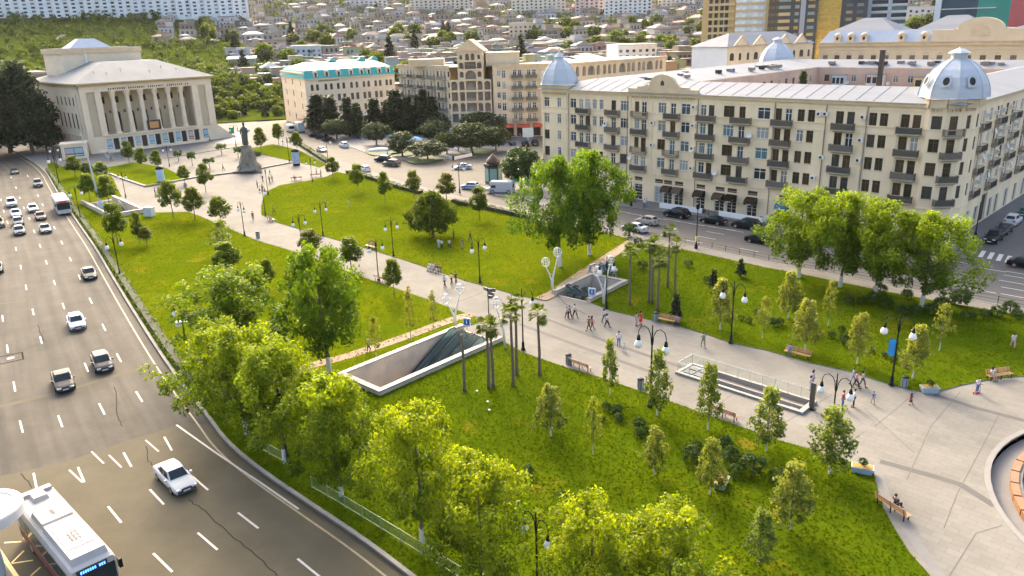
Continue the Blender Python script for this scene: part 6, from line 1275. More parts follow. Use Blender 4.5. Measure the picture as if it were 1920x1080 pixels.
# sunken stair in the promenade, with grating and glass rail
o4, a4, L4, W4 = P4; h4 = thing('sunken_stair', 'long narrow sunken stair with white rim and glass railing in the promenade', 'entrance', (o4.x, o4.y, 0), a4)
for nm, b in (('rim', (0, L4, 0, .32)), ('rim', (0, L4, W4 - .3, W4)), ('rim', (0, .35, 0.323, W4 - .303)), ('rim', (L4 - .45, L4, 0.323, W4 - .303))): obj(nm, MB().box(*b, -1.4, .36).mesh('rim', [mat('white_stone', (.20, .195, .18), .6, .08, 1)]), h4)
st = MB(); n = 12
for i in range(n): st.box(3.2 + i * .72, 3.92 + i * .72, .43, 1.25, -1.5, -.02 - .05 * (n - 1 - i))
obj('stair', st.mesh('stair', [mat('stair_stone', (.42, .35, .27), .8, .15, 2)]), h4); obj('ramp', MB().box(.36, L4 - .46, 1.45, W4 - .31, -1.6, -.15).mesh('ramp', [mat('ramp_brown', (.36, .28, .20), .8, .15, 2)]), h4); obj('divider', MB().box(3.0, L4 - .46, 1.26, 1.44, -1.5, .25).mesh('divider', [MATS['white_stone']]), h4)
for i in range(2):
    for j in range(2): obj('grate', MB().box(.55 + i * 1.15, 1.55 + i * 1.15, .55 + j * .95, 1.35 + j * .95, .30, .36).mesh('grate', [mat('grate_dark', (.07, .07, .07), .5, .2, 6)]), h4)
obj('grate_frame', MB().box(.36, 2.9, .43, W4 - .31, .2, .296).mesh('grate_frame', [MATS['white_stone']]), h4)
def glassrail(root, a, b, n=9):
    a, b = Vector(a), Vector(b)
    for i in range(n + 1):
        q = a.lerp(b, i / n); obj('rail_post', MB().tube([q, q + Vector((0, 0, 1.0))], .022, 6).mesh('rail_post', [m_steel]), root)
    obj('top_rail', MB().tube([a + Vector((0, 0, 1)), b + Vector((0, 0, 1))], .02, 6).mesh('top_rail', [m_steel]), root)
    gl = bpy.data.materials.get('clear_glass')
    if gl is None:
        gl = bpy.data.materials.new('clear_glass'); gl.use_nodes = True; nn = gl.node_tree.nodes; ll = gl.node_tree.links; nn.remove(nn['Principled BSDF']); t_ = nn.new('ShaderNodeBsdfTransparent'); g_ = nn.new('ShaderNodeBsdfGlossy'); g_.inputs['Roughness'].default_value = .05; mx = nn.new('ShaderNodeMixShader'); mx.inputs[0].default_value = .10; t_.inputs[0].default_value = (.90, .95, .94, 1); ll.new(t_.outputs[0], mx.inputs[1]); ll.new(g_.outputs[0], mx.inputs[2]); ll.new(mx.outputs[0], nn['Material Output'].inputs[0])
    for i in range(n):
        u, v = a.lerp(b, i / n), a.lerp(b, (i + 1) / n); u, v = u.lerp(v, .04), v.lerp(u, .04); obj('glass_pane', MB().quad(u + Vector((0, 0, .08)), v + Vector((0, 0, .08)), v + Vector((0, 0, .95)), u + Vector((0, 0, .95))).mesh('glass_pane', [gl]), root)
glassrail(h4, (.2, W4 - .15, .36), (L4 - .2, W4 - .15, .36), 10); glassrail(h4, (.15, .2, .36), (.15, W4 - .2, .36), 2); glassrail(h4, (.2, .12, .36), (2.8, .12, .36), 2)
p = G(1521, 767, .12); root = thing('info_pillar', 'slim dark pillar standing at the end of the sunken stair', 'sign', p, R(-45)); obj('shaft', MB().box(-.2, .2, -.09, .09, .06, 2.5).mesh('shaft', [mat('dark_bronze', (.07, .06, .045), .5, .15, 2)]), root); obj('foot', MB().box(-.35, .35, -.25, .25, 0, .057).mesh('foot', [m_black]), root)
# circular seating basin at the right edge
root = thing('circular_basin', 'round sunken stone basin with an orange wooden ring bench at the right edge', 'fountain', (RC[0], RC[1], 0))
def ringm(nm, r0, r1, z0, z1, m_):
    mb = MB(); n = 64
    for k in range(n):
        a, b = 2 * math.pi * k / n, 2 * math.pi * (k + 1) / n; c0, s0, c1, s1 = math.cos(a), math.sin(a), math.cos(b), math.sin(b)
        q = [(r0 * c0, r0 * s0), (r1 * c0, r1 * s0), (r1 * c1, r1 * s1), (r0 * c1, r0 * s1)]
        mb.quad(*[(x, y, z1) for x, y in q]); mb.quad((*q[1], z0), (*q[2], z0), (*q[2], z1), (*q[1], z1)); mb.quad((*q[3], z0), (*q[0], z0), (*q[0], z1), (*q[3], z1))
    return obj(nm, mb.mesh(nm, [m_]), root)
ringm('rim', RR - .15, RR + .25, 0, .15, mat('basin_rim', (0.176, 0.167, 0.150), .8, .12, 1)); ringm('step', RR - 1.9, RR - .153, -.9, -.42, m_side)
wr = RR - 1.9
for k in range(48):   # bench planks
    a, b = 2 * math.pi * k / 48 + .006, 2 * math.pi * (k + 1) / 48 - .006; q = [(wr * .999 * math.cos(a), wr * .999 * math.sin(a)), ((wr + .5) * math.cos(a), (wr + .5) * math.sin(a)), ((wr + .5) * math.cos(b), (wr + .5) * math.sin(b)), (wr * .999 * math.cos(b), wr * .999 * math.sin(b))]
    obj('plank', MB().prism(q, -.40, .08).mesh('plank', [mat('orange_wood', (.22, .10, .035), .45, .25, 2)]), root)
ringm('inner_wall', wr - .25, wr - .003, -1.2, -.05, m_step); obj('water', MB().lathe([(wr - .2, -1.0), (wr - .2, -.95)], 48).mesh('water', [mat('basin_water', (.05, .06, .065), .15, .5, .6, spec=.4, col2=(.10, .10, .09))]), root)
# ================================================================== MONUMENT
p = G(468, 320, .45); root = thing('monument', 'bronze statue on a rough tapering rock pedestal in the terrace', 'monument', p, R(-20)); r_ = np.random.default_rng(3); n = 14
ped = MB(); prof = [(3.0, 0), (2.9, .5), (2.5, 1.2), (2.1, 2.4), (1.7, 3.8), (1.45, 5.0), (1.2, 6.0), (1.05, 6.4)]; vs_ = []
for rr, z in prof:
    for k in range(n): t = 2 * math.pi * k / n; q = rr * (1 + .13 * r_.normal()); vs_.append((q * math.cos(t) * 1.15, q * math.sin(t) * .9, z))
fs_ = [(i * n + k, i * n + (k + 1) % n, (i + 1) * n + (k + 1) % n, (i + 1) * n + k) for i in range(len(prof) - 1) for k in range(n)] + [tuple((len(prof) - 1) * n + k for k in range(n))]
obj('pedestal', ped.add(vs_, fs_).mesh('pedestal', [mat('rough_rock', (.17, .155, .12), .95, .3, 1, bump=.6, bscale=2)]), root)
stt = MB(); m_brz = mat('green_bronze', (.045, .055, .045), .5, .3, 1.5)
stt.lathe([(.62, 0), (.72, .3), (.66, 1.5), (.74, 2.5), (.80, 3.4), (.78, 4.0), (.55, 4.5), (.22, 4.65), (.2, 4.85), (.3, 5.0), (.34, 5.3), (.28, 5.6), (.1, 5.75)], 12); stt.tube([(-.7, 0, 4.2), (-1.1, -.2, 3.4), (-.8, -.7, 2.7)], [.25, .2, .14], 8); stt.tube([(.7, 0, 4.2), (1.05, -.1, 3.3), (.7, -.6, 3.0)], [.25, .2, .14], 8); stt.tube([(-.75, -.1, 2.6), (-.7, -.15, .1)], [.3, .22], 8)
obj('statue', stt.mesh('statue', [m_brz], True), root, (0, 0, 6.4), None, None, (1, .8, 1))
# ================================================================== KIOSK, CAFE
p = G(926, 345, .01); root = thing('news_kiosk', 'green hexagonal kiosk with dark domed roof on the traffic island', 'kiosk', p)
obj('body', MB().lathe([(1.9, .15), (1.9, 4.0)], 6).mesh('body', [mat('kiosk_green', (.03, .06, .05), .5, .15, 2)]), root); obj('cornice', MB().lathe([(2.1, 4.0), (2.1, 4.35), (1.9, 4.6)], 6).mesh('cornice', [m_black]), root); obj('dome', MB().lathe([(1.5, 4.6), (1.45, 5.2), (1.0, 5.9), (.3, 6.4), (.06, 6.8)], 12).mesh('dome', [m_brown], True), root)
for k in range(6):
    t = math.pi / 6 + k * math.pi / 3; o = obj('poster', MB().box(-.75, .75, -.05, 0, .8, 3.6).mesh('kiosk_poster', [mat('kiosk_print', (.05, .22, .20), .5, .6, .9, col2=(.35, .40, .38))]), root, (1.66 * math.cos(t), 1.66 * math.sin(t), 0), t + math.pi / 2)
isl = g2([(905, 352), (925, 340), (985, 335), (1045, 372), (1040, 395), (985, 375), (930, 368)]); tag(obj('traffic_island', MB().prism(isl, 0, .14).mesh('traffic_island', [m_side])), kind='structure')
for i, (x, y, w_) in enumerate([(968, 338, 1.0), (996, 345, 1.2)]):
    tag(obj('green_booth', MB().box(-w_, w_, -.9, .9, 0, 2.4).box(-w_ - .1, w_ + .1, -1, 1, 2.403, 2.6).box(-w_ + .2, w_ - .2, -.92, -.9, .9, 2.0, 1).mesh('green_booth', [mat('booth_green', (.05, .28, .10), .6, .1, 2), m_frame]), None, G(x, y, .14), R(-20)), ['small green booth between the kiosk and the white van', 'small green booth behind the white van'][i], 'booth')
# oval pool and umbrellas
c = G(716, 252, .13); rx = 54 * mpp(c); mb = MB(); N = 40
root = thing('oval_pool', 'large oval pale blue pool on the cafe terrace behind the round trees', 'pool', c, R(8)); ry = rx * .75
def ell(k, s=1): return (rx * s * math.cos(2 * math.pi * k / N), ry * s * math.sin(2 * math.pi * k / N))
obj('rim', MB().prism([ell(k) for k in range(N)], 0, .5, 0, [[ell(k, .95) for k in range(N)]]).mesh('pool_rim', [mat('pool_blue', (.18, .42, .55), .5, .1, 2)]), root); obj('water', MB().poly([ell(k, .955) for k in range(N)], .42).mesh('pool_water', [mat('pool_water', (.20, .46, .58), .3, .08, 1, spec=.3)]), root)
for i, (x, y) in enumerate([(780, 275), (848, 258), (865, 247), (690, 240)]):
    p = G(x, y, .13); root = thing('cafe_umbrella', ['bright blue umbrella between the two nearest cafe trees', 'bright blue umbrella between the big cafe trees', 'blue umbrella deep among the cafe trees on the right', 'pale umbrella on the hotel side of the cafe pool'][i], 'umbrella', p, i, 'cafe umbrellas'); obj('pole', MB().tube([(0, 0, 0), (0, 0, 2.9)], .04, 6).mesh('pole', [m_frame]), root); obj('canopy', MB().lathe([(2.2, 2.2), (1.2, 2.65), (.05, 3.0)], 8).mesh('canopy', [mat('umbrella_blue', (.03, .28, .62), .7, .1, 2) if i < 3 else mat('umbrella_cream', (.5, .5, .46), .7, .1, 2)]), root)
# black and white railings of the underpass on the cafe corner
root = thing('barrier', 'white and black corner barrier of the cafe plaza facing the junction', 'barrier', G(840, 298, .13), 0); bp = [G(x, y, .13) - G(840, 298, .13) for x, y in ((815, 293), (850, 300), (886, 292), (860, 284), (838, 280))]
for a, b in zip(bp[:-1], bp[1:]): obj('panel', MB().ribbon([a[:2], b[:2]], -.1, .1, .0, .8).mesh('panel', [m_frame]), root)
for a in bp: obj('post', MB().box(a.x - .25, a.x + .25, a.y - .25, a.y + .25, 0, 1.1).mesh('post', [m_black]), root)
for i, (x, y, w_) in enumerate([(730, 283, 7), (795, 300, 5), (755, 290, 3.5), (895, 285, 5)]):
    p = G(x, y, .13); q = [(p.x + w_ * (1 + .1 * math.sin(3 * t)) * math.cos(t), p.y + w_ * 1.3 * math.sin(t)) for t in [2 * math.pi * k / 20 for k in range(20)]]; tag(obj('flower_bed', MB().prism(q, .13, .3).mesh('flower_bed', [mat('bed_green', (.05, .075, .02), .9, .4, 1.5, bump=.6, bscale=5)])), kind='structure')
p = G(712, 283, .13); tag(obj('pale_boulder', MB().lathe([(3.2, 0), (3.0, .5), (2.2, .9), (.8, 1.2), (.05, 1.25)], 9).mesh('pale_boulder', [mat('boulder', (.42, .41, .39), .9, .2, 1, bump=.5, bscale=2)], True), None, p, 0, None, (1.2, .7, .8)), 'pale rocky mound beside the cafe terrace road', 'rock')
p = G(990, 262, .13); tag(obj('menu_board', MB().box(-1.6, 1.6, -.1, .1, .8, 3.6).box(-1.5, 1.5, -.12, -.1, .9, 3.5, 1).box(-.1, .1, -.08, .08, 0, .8).mesh('menu_board', [m_frame, mat('board_pale', (.50, .56, .56), .5, .15, 1.5)]), None, p, 0), 'pale upright board before the red awnings of the arcaded house', 'sign')
# round pale roof at the lower left corner
c = G(-40, 955, 5.0); root = thing('round_pavilion', 'round white-roofed pavilion cut off at the lower left edge', 'pavilion', (c.x, c.y, 0)); rr = 71 * mpp(c)
obj('roof', MB().lathe([(rr * .93, 4.2), (rr, 4.3), (rr, 4.9), (rr * .97, 5.0), (rr * .80, 5.02), (rr * .79, 4.94), (.02, 4.98)], 48).mesh('roof', [mat('cream_roof', (.56, .53, .48), .6, .08, .6)]), root); obj('drum', MB().lathe([(.5, .0), (.5, 3.6), (rr * .6, 4.2)], 36).mesh('drum', [mat('pale_blue_panel', (.40, .46, .48), .5, .08, 1)]), root)
# ================================================================== VEHICLES
m_paint = mat('car_paint', objcol=True, rough=.3, var=.0, spec=.06, coat=.0)
m_cglass = mat('car_glass', (.012, .024, .029), .10, 0, spec=.35)
m_tyre = mat('tyre', (.02, .02, .02), .85, .1, 5); m_rim = mat('wheel_rim', (.35, .35, .35), .35, .1, 5, metal=.6)
m_hl = mat('headlight', (.62, .64, .64), .15, 0, spec=.7); m_tl = mat('tail_light', (.35, .02, .02), .25, 0); m_plate = mat('number_plate', (.60, .60, .58), .5, .05, 5)
wh = MB().lathe([(.21, 0), (.31, .01), (.325, .05), (.325, .17), (.31, .21), (.21, .22)], 14).lathe([(.20, -.004), (.17, .02), (.05, .0)], 10, m=1).lathe([(.05, .222), (.2, .224)], 10, m=1)
wh.v = [(x, z - .11, y) for x, y, z in wh.v]; WHEEL = wh.mesh('wheel', [m_tyre, m_rim], False)
def car_proto(kind):
    S = dict(sedan=dict(L=4.55, W=1.78, st=[(2.27, .50, .80), (2.2, .66, .90), (1.9, .74, .97), (1.0, .90, 1), (.2, .93, 1), (-1.3, .96, 1), (-1.6, .98, .99), (-2.1, .95, .95), (-2.27, .62, .88)], gh=[1.08, .42, -.85, -1.62], zr=1.43, ax=(1.38, -1.32)),
             hatch=dict(L=4.1, W=1.76, st=[(2.05, .52, .80), (1.98, .70, .90), (1.7, .80, .97), (.95, .95, 1), (.1, .98, 1), (-1.5, 1.02, 1), (-1.95, 1.02, .96), (-2.05, .60, .90)], gh=[1.05, .35, -1.35, -1.93], zr=1.50, ax=(1.25, -1.25)),
             suv=dict(L=4.75, W=1.9, st=[(2.37, .60, .82), (2.3, .85, .92), (2.0, .96, .98), (1.05, 1.08, 1), (.1, 1.10, 1), (-1.8, 1.14, 1), (-2.28, 1.14, .97), (-2.37, .70, .92)], gh=[1.1, .45, -1.65, -2.24], zr=1.74, ax=(1.45, -1.4)))[kind]
    root = thing('parked_car', 'x', 'car'); mb = MB(); n = len(S['st']); V = []; W = S['W'] / 2; zb = .24
    for x, zt, kw in S['st']:
        w_ = W * kw; V += [(x, -w_ * .92, zb), (x, -w_, zb + .22), (x, -w_, zt - .14), (x, -w_ * .93, zt - .03), (x, -w_ * .6, zt), (x, w_ * .6, zt), (x, w_ * .93, zt - .03), (x, w_, zt - .14), (x, w_, zb + .22), (x, w_ * .92, zb)]
    F = [(i * 10 + k, i * 10 + k + 1, (i + 1) * 10 + k + 1, (i + 1) * 10 + k) for i in range(n - 1) for k in range(9)]
    F = [tuple(reversed(f)) for f in F] + [tuple(range(10)), tuple((n - 1) * 10 + k for k in range(9, -1, -1)), *[(i * 10 + 9, i * 10, (i + 1) * 10, (i + 1) * 10 + 9) for i in range(n - 1)]]
    mb.add(V, F)
    a, b, c, d = S['gh']; zr = S['zr']; zl = [np.interp(x, [q[0] for q in S['st']][::-1], [q[1] for q in S['st']][::-1]) - .02 for x in (a, d)]; wl, wt = W * .90, W * .70; zm = np.interp(0, [q[0] for q in S['st']][::-1], [q[1] for q in S['st']][::-1]) - .03
    lo = [(a, -wl * .9, zl[0]), (.0, -wl, zm), (d, -wl * .88, zl[1]), (d, wl * .88, zl[1]), (0, wl, zm), (a, wl * .9, zl[0])]
    up = [(b, -wt * .96, zr - .04), (-.2, -wt, zr), (c, -wt * .95, zr - .05), (c, wt * .95, zr - .05), (-.2, wt, zr), (b, wt * .96, zr - .04)]
    mb.add(lo + up, [(6, 7, 10, 11), (7, 8, 9, 10), (0, 1, 7, 6), (1, 2, 8, 7), (2, 3, 9, 8), (3, 4, 10, 9), (4, 5, 11, 10), (5, 0, 6, 11)])
    body = obj('body', mb.mesh('car_body', [m_paint], False), root, None, None, (.5, .5, .5))
    L_, U_ = [Vector(q) for q in lo], [Vector(q) for q in up]
    def pane(nm, i, j, s0=.06, s1=.94, t0=.12, t1=.90):
        A, B, C, D = L_[i], L_[j], U_[j], U_[i]; P_ = lambda s, t: A.lerp(B, s).lerp(D.lerp(C, s), t); nr = (D - A).cross(B - A).normalized() * .014
        obj(nm, MB().quad(P_(s0, t1) + nr, P_(s1, t1) + nr, P_(s1, t0) + nr, P_(s0, t0) + nr).mesh(nm, [m_cglass]), root)
    pane('windscreen', 5, 0, .05, .95, .1, .95); pane('rear_window', 2, 3, .08, .92, .2, .92)
    pane('side_window', 0, 1, .22, .96); pane('side_window', 1, 2, .04, .80); pane('side_window', 4, 5, .04, .78); pane('side_window', 3, 4, .20, .96)
    for ax in S['ax']:
        for s in (-1, 1): obj('wheel', WHEEL, root, (ax, s * (W - .09), .325))
    x0 = S['st'][0][0]; x1 = S['st'][-1][0]; zt = S['st'][1][1]; zt2 = S['st'][-2][1]
    for s in (-1, 1):
        obj('headlight', MB().box(-.10, .02, -.2, .2, -.07, .07).mesh('headlight', [m_hl]), root, (x0 - .01, s * W * .60, zt - .10)); obj('tail_light', MB().box(-.02, .10, -.18, .18, -.09, .09).mesh('tail_light', [m_tl]), root, (x1 + .01, s * W * .66, zt2 - .2))
        obj('mirror', MB().box(-.09, .06, -.09, .09, -.06, .07).mesh('mirror', [m_paint]), root, (a - .25, s * (W + .06), zl[0] + .08), None, (.1, .1, .1))
    obj('grille', MB().box(-.02, .025, -.38, .38, -.07, .07).mesh('grille', [m_dark]), root, (x0, 0, zt - .13)); obj('number_plate', MB().box(-.01, .03, -.26, .26, -.06, .06).mesh('number_plate', [m_plate]), root, (x0, 0, .42)); obj('number_plate', MB().box(-.03, .01, -.26, .26, -.06, .06).mesh('number_plate', [m_plate]), root, (x1, 0, .60))
    obj('bumper', MB().box(-.06, .03, -W * .78, W * .78, -.1, .1).mesh('bumper', [mat('dark_plastic', (.03, .03, .03), .6, .1, 4)]), root, (x0 - .02, 0, .36))
    return root
CARP = {k: car_proto(k) for k in ('sedan', 'hatch', 'suv')}; cused = {}
def car(kind, x, y, label, col, rz=None, z=.02, name='car', group='traffic on the avenue', roof=None):
    p = G(x, y, z); a = ktan(p) if rz is None else rz; r0 = CARP[kind]
    if kind not in cused:
        cused[kind] = 1; r = r0; r.location = p; r.rotation_euler.z = a; r['label'] = label; r['group'] = group
    else: r = clone(r0, p, a, label, None, group)
    r.name = name
    for c in r.children:
        if c.name.split('.')[0] in ('body', 'mirror'): c.color = (*col, 1)
    return r
WHT, SIL, BLK, NAVY, GRY = (.50, .50, .48), (.36, .37, .37), (.012, .013, .015), (.02, .025, .04), (.12, .125, .13)
for k, x, y, lab, c in [('sedan', 28, 325, 'dark green-grey sedan farthest up the avenue', (.06, .08, .075)), ('suv', 72, 349, 'silver off-roader alone near the top of the avenue', SIL), ('suv', 23, 386, 'white car leading the left queue on the avenue', WHT), ('sedan', 31, 405, 'pale lilac-white sedan second in the left queue', (.50, .50, .55)), ('hatch', 35, 421, 'grey-blue hatchback third in the left queue', (.26, .30, .31)), ('hatch', 37, 438, 'pale blue-grey hatchback last in the left queue', (.34, .40, .42)), ('hatch', 63, 396, 'white taxi with red sides left of the bus', (.62, .58, .55)), ('sedan', 77, 410, 'maroon car with pale bonnet left of the bus', (.10, .02, .02)), ('sedan', 86, 434, 'silver-blue sedan below the maroon car', (.38, .42, .44)), ('suv', -2, 424, 'beige car cut off by the left edge beside the queue', (.45, .33, .20)), ('sedan', -6, 508, 'dark car cut off by the left edge', NAVY), ('sedan', 168, 519, 'black sedan in the right lane halfway down the avenue', (.03, .035, .04)), ('hatch', 145, 612, 'white estate car in the middle of the avenue', (.55, .57, .62)), ('hatch', 193, 688, 'dark grey hatchback just above the repair strip', (.10, .10, .115)), ('sedan', 120, 722, 'black and grey sedan with number plate beside the repair strip', (.075, .075, .08)), ('sedan', 330, 905, 'white sedan nearest the camera with dark windscreen', (.50, .50, .48))]:
    car(k, x, y, lab, c if min(c) > .45 else tuple(v * .35 for v in c))
sun_roof = MB().box(-.25, .1, -.4, .4, 0, .012).mesh('sunroof', [mat('sunroof', (.25, .22, .17), .3, .1, 3)])
A45 = R(135)
for k, x, y, lab, c, a in [('sedan', 1190, 433, 'white sedan at the street end of the dirt path', WHT, A45), ('hatch', 1213, 420, 'gold-silver estate car beside the white sedan', (.33, .31, .26), A45), ('suv', 1269, 407, 'black off-roader parked by the left white planter wall', BLK, A45), ('sedan', 1337, 419, 'black sedan parked between the two white planter walls', BLK, A45), ('suv', 1399, 428, 'black off-roader with red tail lights parked by the right white planter', (.015, .017, .018), A45), ('sedan', 1425, 456, 'dark car half hidden behind the leftmost bright plane tree', BLK, R(-45)), ('suv', 1862, 452, 'black car first in the row parked up the side street', BLK, R(-135)), ('sedan', 1882, 436, 'dark blue car second in the row parked up the side street', NAVY, R(-135)), ('suv', 1898, 420, 'white car third in the row parked up the side street', WHT, R(45)), ('sedan', 1922, 404, 'dark green car fourth in the side street, at the picture edge', (.03, .10, .08), R(45)), ('sedan', 1925, 502, 'black car cut off by the right edge beside the crossing', BLK, R(-45)),
                           ('sedan', 603, 284, 'white sedan on the street above the upper hedge', WHT, R(-55)), ('suv', 645, 276, 'white car with dark roof rack passing the cafe terrace', (.50, .55, .55), R(118)), ('suv', 718, 303, 'dark car behind the cream-roofed car at the junction', (.03, .03, .035), R(150)), ('suv', 734, 311, 'dark car with cream roof turning at the junction', (.10, .085, .06), R(150)), ('hatch', 684, 321, 'small white car behind the hedge beside the second young tree', WHT, R(122)), ('sedan', 868, 317, 'white and blue patrol car crossing the junction', WHT, R(190)), ('hatch', 882, 354, 'small white car right of the patrol car', WHT, R(160)), ('sedan', 590, 257, 'leftmost dark car parked below the cypresses', BLK, R(150)), ('suv', 604, 261, 'middle dark car parked below the cypresses', (.03, .03, .03), R(150)), ('sedan', 616, 265, 'rightmost dark car parked below the cypresses', BLK, R(150)), ('sedan', 960, 272, 'dark car parked left of the pale board', BLK, R(100)), ('suv', 985, 274, 'dark car parked under the pale board', BLK, R(95)), ('suv', 1003, 272, 'black car parked at the block corner below the red awnings', BLK, R(95)), ('sedan', 462, 246, 'white car behind the monument head on the far street', WHT, R(120))]:
    r = car(k, x, y, lab, c, a, group='cars on the street', name='parked_car' if 'parked' in lab else 'car')
    if 'patrol' in lab:
        for s in (-1, 1): obj('blue_stripe', MB().box(-1.9, 1.7, -.012, .012, .55, .8).mesh('blue_stripe', [mat('sign_blue', (.01, .12, .42), .5, .05, 3)]), r, (0, s * .9, 0))
        obj('light_bar', MB().box(-.15, .15, -.5, .5, 1.43, 1.55).mesh('light_bar', [mat('sign_blue')]), r)
def big(name, label, p, a, L, W, H, paint, kindf, cat, wheels, gl=(1.05, 1.9)):
    root = thing(name, label, cat, p, a); z0 = .35; mb = MB(); w_ = W / 2; l = L / 2
    sec = [(-w_ * .97, z0), (-w_, z0 + .3), (-w_, H - .35), (-w_ * .94, H - .1), (-w_ * .8, H), (w_ * .8, H), (w_ * .94, H - .1), (w_, H - .35), (w_, z0 + .3), (w_ * .97, z0)]; V = []
    for x, k in ((-l, .97), (-l + .15, 1), (l - .25, 1), (l, .96)): V += [(x, y * k, z if z < H - .2 or abs(x) < l - .01 else H - .2 + (z - H + .2) * .3) for y, z in sec]
    F = [tuple(reversed((i * 10 + k, i * 10 + (k + 1) % 10, (i + 1) * 10 + (k + 1) % 10, (i + 1) * 10 + k))) for i in range(3) for k in range(10)] + [tuple(range(9, -1, -1))[::-1], tuple(30 + k for k in range(9, -1, -1))]
    mb.add(V, F); body = obj('body', mb.mesh('body', [paint]), root)
    for ax in wheels:
        for s in (-1, 1): obj('wheel', WHEEL, root, (ax, s * (w_ - .13), .45), None, None, 1.42)
    kindf(root, l, w_, H, body); return root
def bus_fit(red):
    def f(root, l, w_, H, body):
        obj('windscreen', MB().box(l - .02, l + .03, -w_ * .9, w_ * .9, 1.15, H - .55).mesh('windscreen', [m_cglass]), root)
        for s in (-1, 1):
            for k in range(6): x = -l + .8 + k * (2 * l - 1.6) / 6; obj('side_window', MB().box(x, x + (2 * l - 1.6) / 6 - .12, -.012, .012, 1.25, H - .65).mesh('side_window', [m_cglass]), root, (0, s * (w_ + .006), 0))
            obj('headlight', MB().box(l - .02, l + .04, s * w_ * .7 - .2, s * w_ * .7 + .2, .6, .85).mesh('headlight', [m_hl]), root); obj('mirror', MB().box(l - .1, l + .25, s * (w_ + .12) - .1, s * (w_ + .12) + .1, 1.9, 2.5).mesh('mirror', [m_black]), root)
        if red:
            obj('route_sign', MB().box(l - .02, l + .05, -.7, .7, H - .52, H - .15).mesh('route_sign', [mat('red_sign', (.5, .03, .03), .5, .1, 3)]), root); obj('number_plate', MB().box(l, l + .04, -.28, .28, .5, .65).mesh('number_plate', [m_plate]), root); obj('roof_vent', MB().box(-1.5, -.3, -.5, .5, H, H + .08).mesh('roof_vent', [m_frame]), root)
        else:
            obj('route_sign', MB().box(l - .02, l + .06, -.95, .75, H - .55, H - .2).mesh('route_sign', [m_dark]), root)
            sgn = bpy.data.materials.get('led') or mat('led', (.02, .06, .3), .5, 0, emit=(.05, .18, 1.0, 1.6))
            for k in range(11): obj('sign_letter', MB().box(l + .061, l + .07, -.75 + k * .13, -.67 + k * .13, H - .47, H - .29).mesh('sign_letter', [sgn]), root) if k != 7 else None
            rw = mat('roof_white', (.36, .35, .33), .7, .08, 1, spec=.1); un = MB()
            un.frus((2.6, 0), 2.6, w_ * .80, H, H + .42, .93); pod = obj('roof_unit', un.mesh('roof_unit', [rw]), root)
            un = MB().frus((-1.3, 0), 1.1, w_ * .78, H, H + .34, .9); pod2 = obj('roof_unit', un.mesh('roof_unit', [rw]), root); obj('roof_unit', MB().frus((-4.4, .1), .5, .5, H, H + .3, .8).mesh('roof_unit', [rw]), root); obj('roof_recess', MB().box(-3.5, -2.9, -.75, .75, H, H + .02).mesh('roof_recess', [mat('recess_grey', (.22, .21, .19), .7, .1, 3)]), root)
            obj('access_panel', MB().box(1.0, 4.0, -.75, .75, H + .421, H + .45).mesh('access_panel', [rw]), pod); obj('rear_shroud', MB().box(-l, -l + .5, -w_ * .85, w_ * .85, H - .05, H + .22).mesh('rear_shroud', [rw]), root)
            # fleet number painted on the panel, seven-segment strokes
            SEG = {'1': 'bc', '5': 'afgcd', '6': 'afgedc'}; m_ink = mat('black_ink', (.05, .04, .04), .6, .1, 4)
            for i, ch in enumerate('15661'):
                q = MB(); W_, H_ = .3, .55
                for sg_ in SEG[ch]: q.box(*{'a': (0, W_, H_ - .08, H_), 'b': (W_ - .08, W_, H_ / 2, H_), 'c': (W_ - .08, W_, 0, H_ / 2), 'd': (0, W_, 0, .08), 'e': (0, .08, 0, H_ / 2), 'f': (0, .08, H_ / 2, H_), 'g': (0, W_, H_ / 2 - .04, H_ / 2 + .04)}[sg_], 0, .006)
                o = obj('painted_digit', q.mesh('painted_digit', [m_ink]), pod, (1.75 + i * .40, -.28, H + .452), 0)
            for i in range(5):
                o = obj('warning_mark', MB().box(-.13, .13, -.07, .0, 0, .006).box(-.06, .16, .0, .07, 0, .006).mesh('warning_mark', [m_ink]), pod2, (-1.55 + i * .15 - .1, .0 - .0, H + .345), .6)
            obj('warning_frame', MB().box(-1.95, -1.9, -.42, .42, H + .342, H + .347).box(-1.05, -1.0, -.42, .42, H + .342, H + .347).mesh('warning_frame', [mat('red_line', (.45, .12, .10), .6, .1, 4)]), pod2)
            for s in (-1, 1): obj('side_band', MB().box(-l + .3, l - .6, -.012, .012, .45, 1.15).mesh('side_band', [mat('side_advert', (.30, .06, .04), .5, .6, .8, col2=(.03, .03, .03))]), root, (0, s * (w_ + .007), 0))
    return f
m_busw = mat('bus_white', (.42, .415, .40), .6, .06, 1, spec=.15); m_busd = mat('bus_body', (.36, .35, .335), .6, .10, 1, spec=.15)
def mid(px0, px1, z=.02): a, b = G(*px0, z), G(*px1, z); return (a + b) / 2, math.atan2(b.y - a.y, b.x - a.x)
p, a = mid((117, 375), (130, 408)); p = G(118, 396, .02); big('bus', 'white bus with red route sign in the kerb lane of the avenue', p, ktan(p) , 9.5, 2.5, 3.0, m_busw, bus_fit(True), 'bus', (2.9, -2.7))
pf = G(150, 1108, .02); an_ = math.atan2(*(G(205, 1045, 3)[:2][::-1] - G(85, 922, 3)[:2][::-1])) if False else None
q0, q1 = G(62, 925, 3.0), G(172, 1052, 3.0); bd = (q1 - q0).normalized(); an_ = math.atan2(bd.y, bd.x); bl_ = (q1 - q0).length
pc = (q0 + q1) / 2; big('bus', 'white-roofed bus with painted fleet number on its roof at the bottom left', Vector((pc.x, pc.y, .02)), an_, max(9.5, bl_ * 1.02), 2.55, 3.0, m_busd, bus_fit(False), 'bus', (3.2, -3.0))
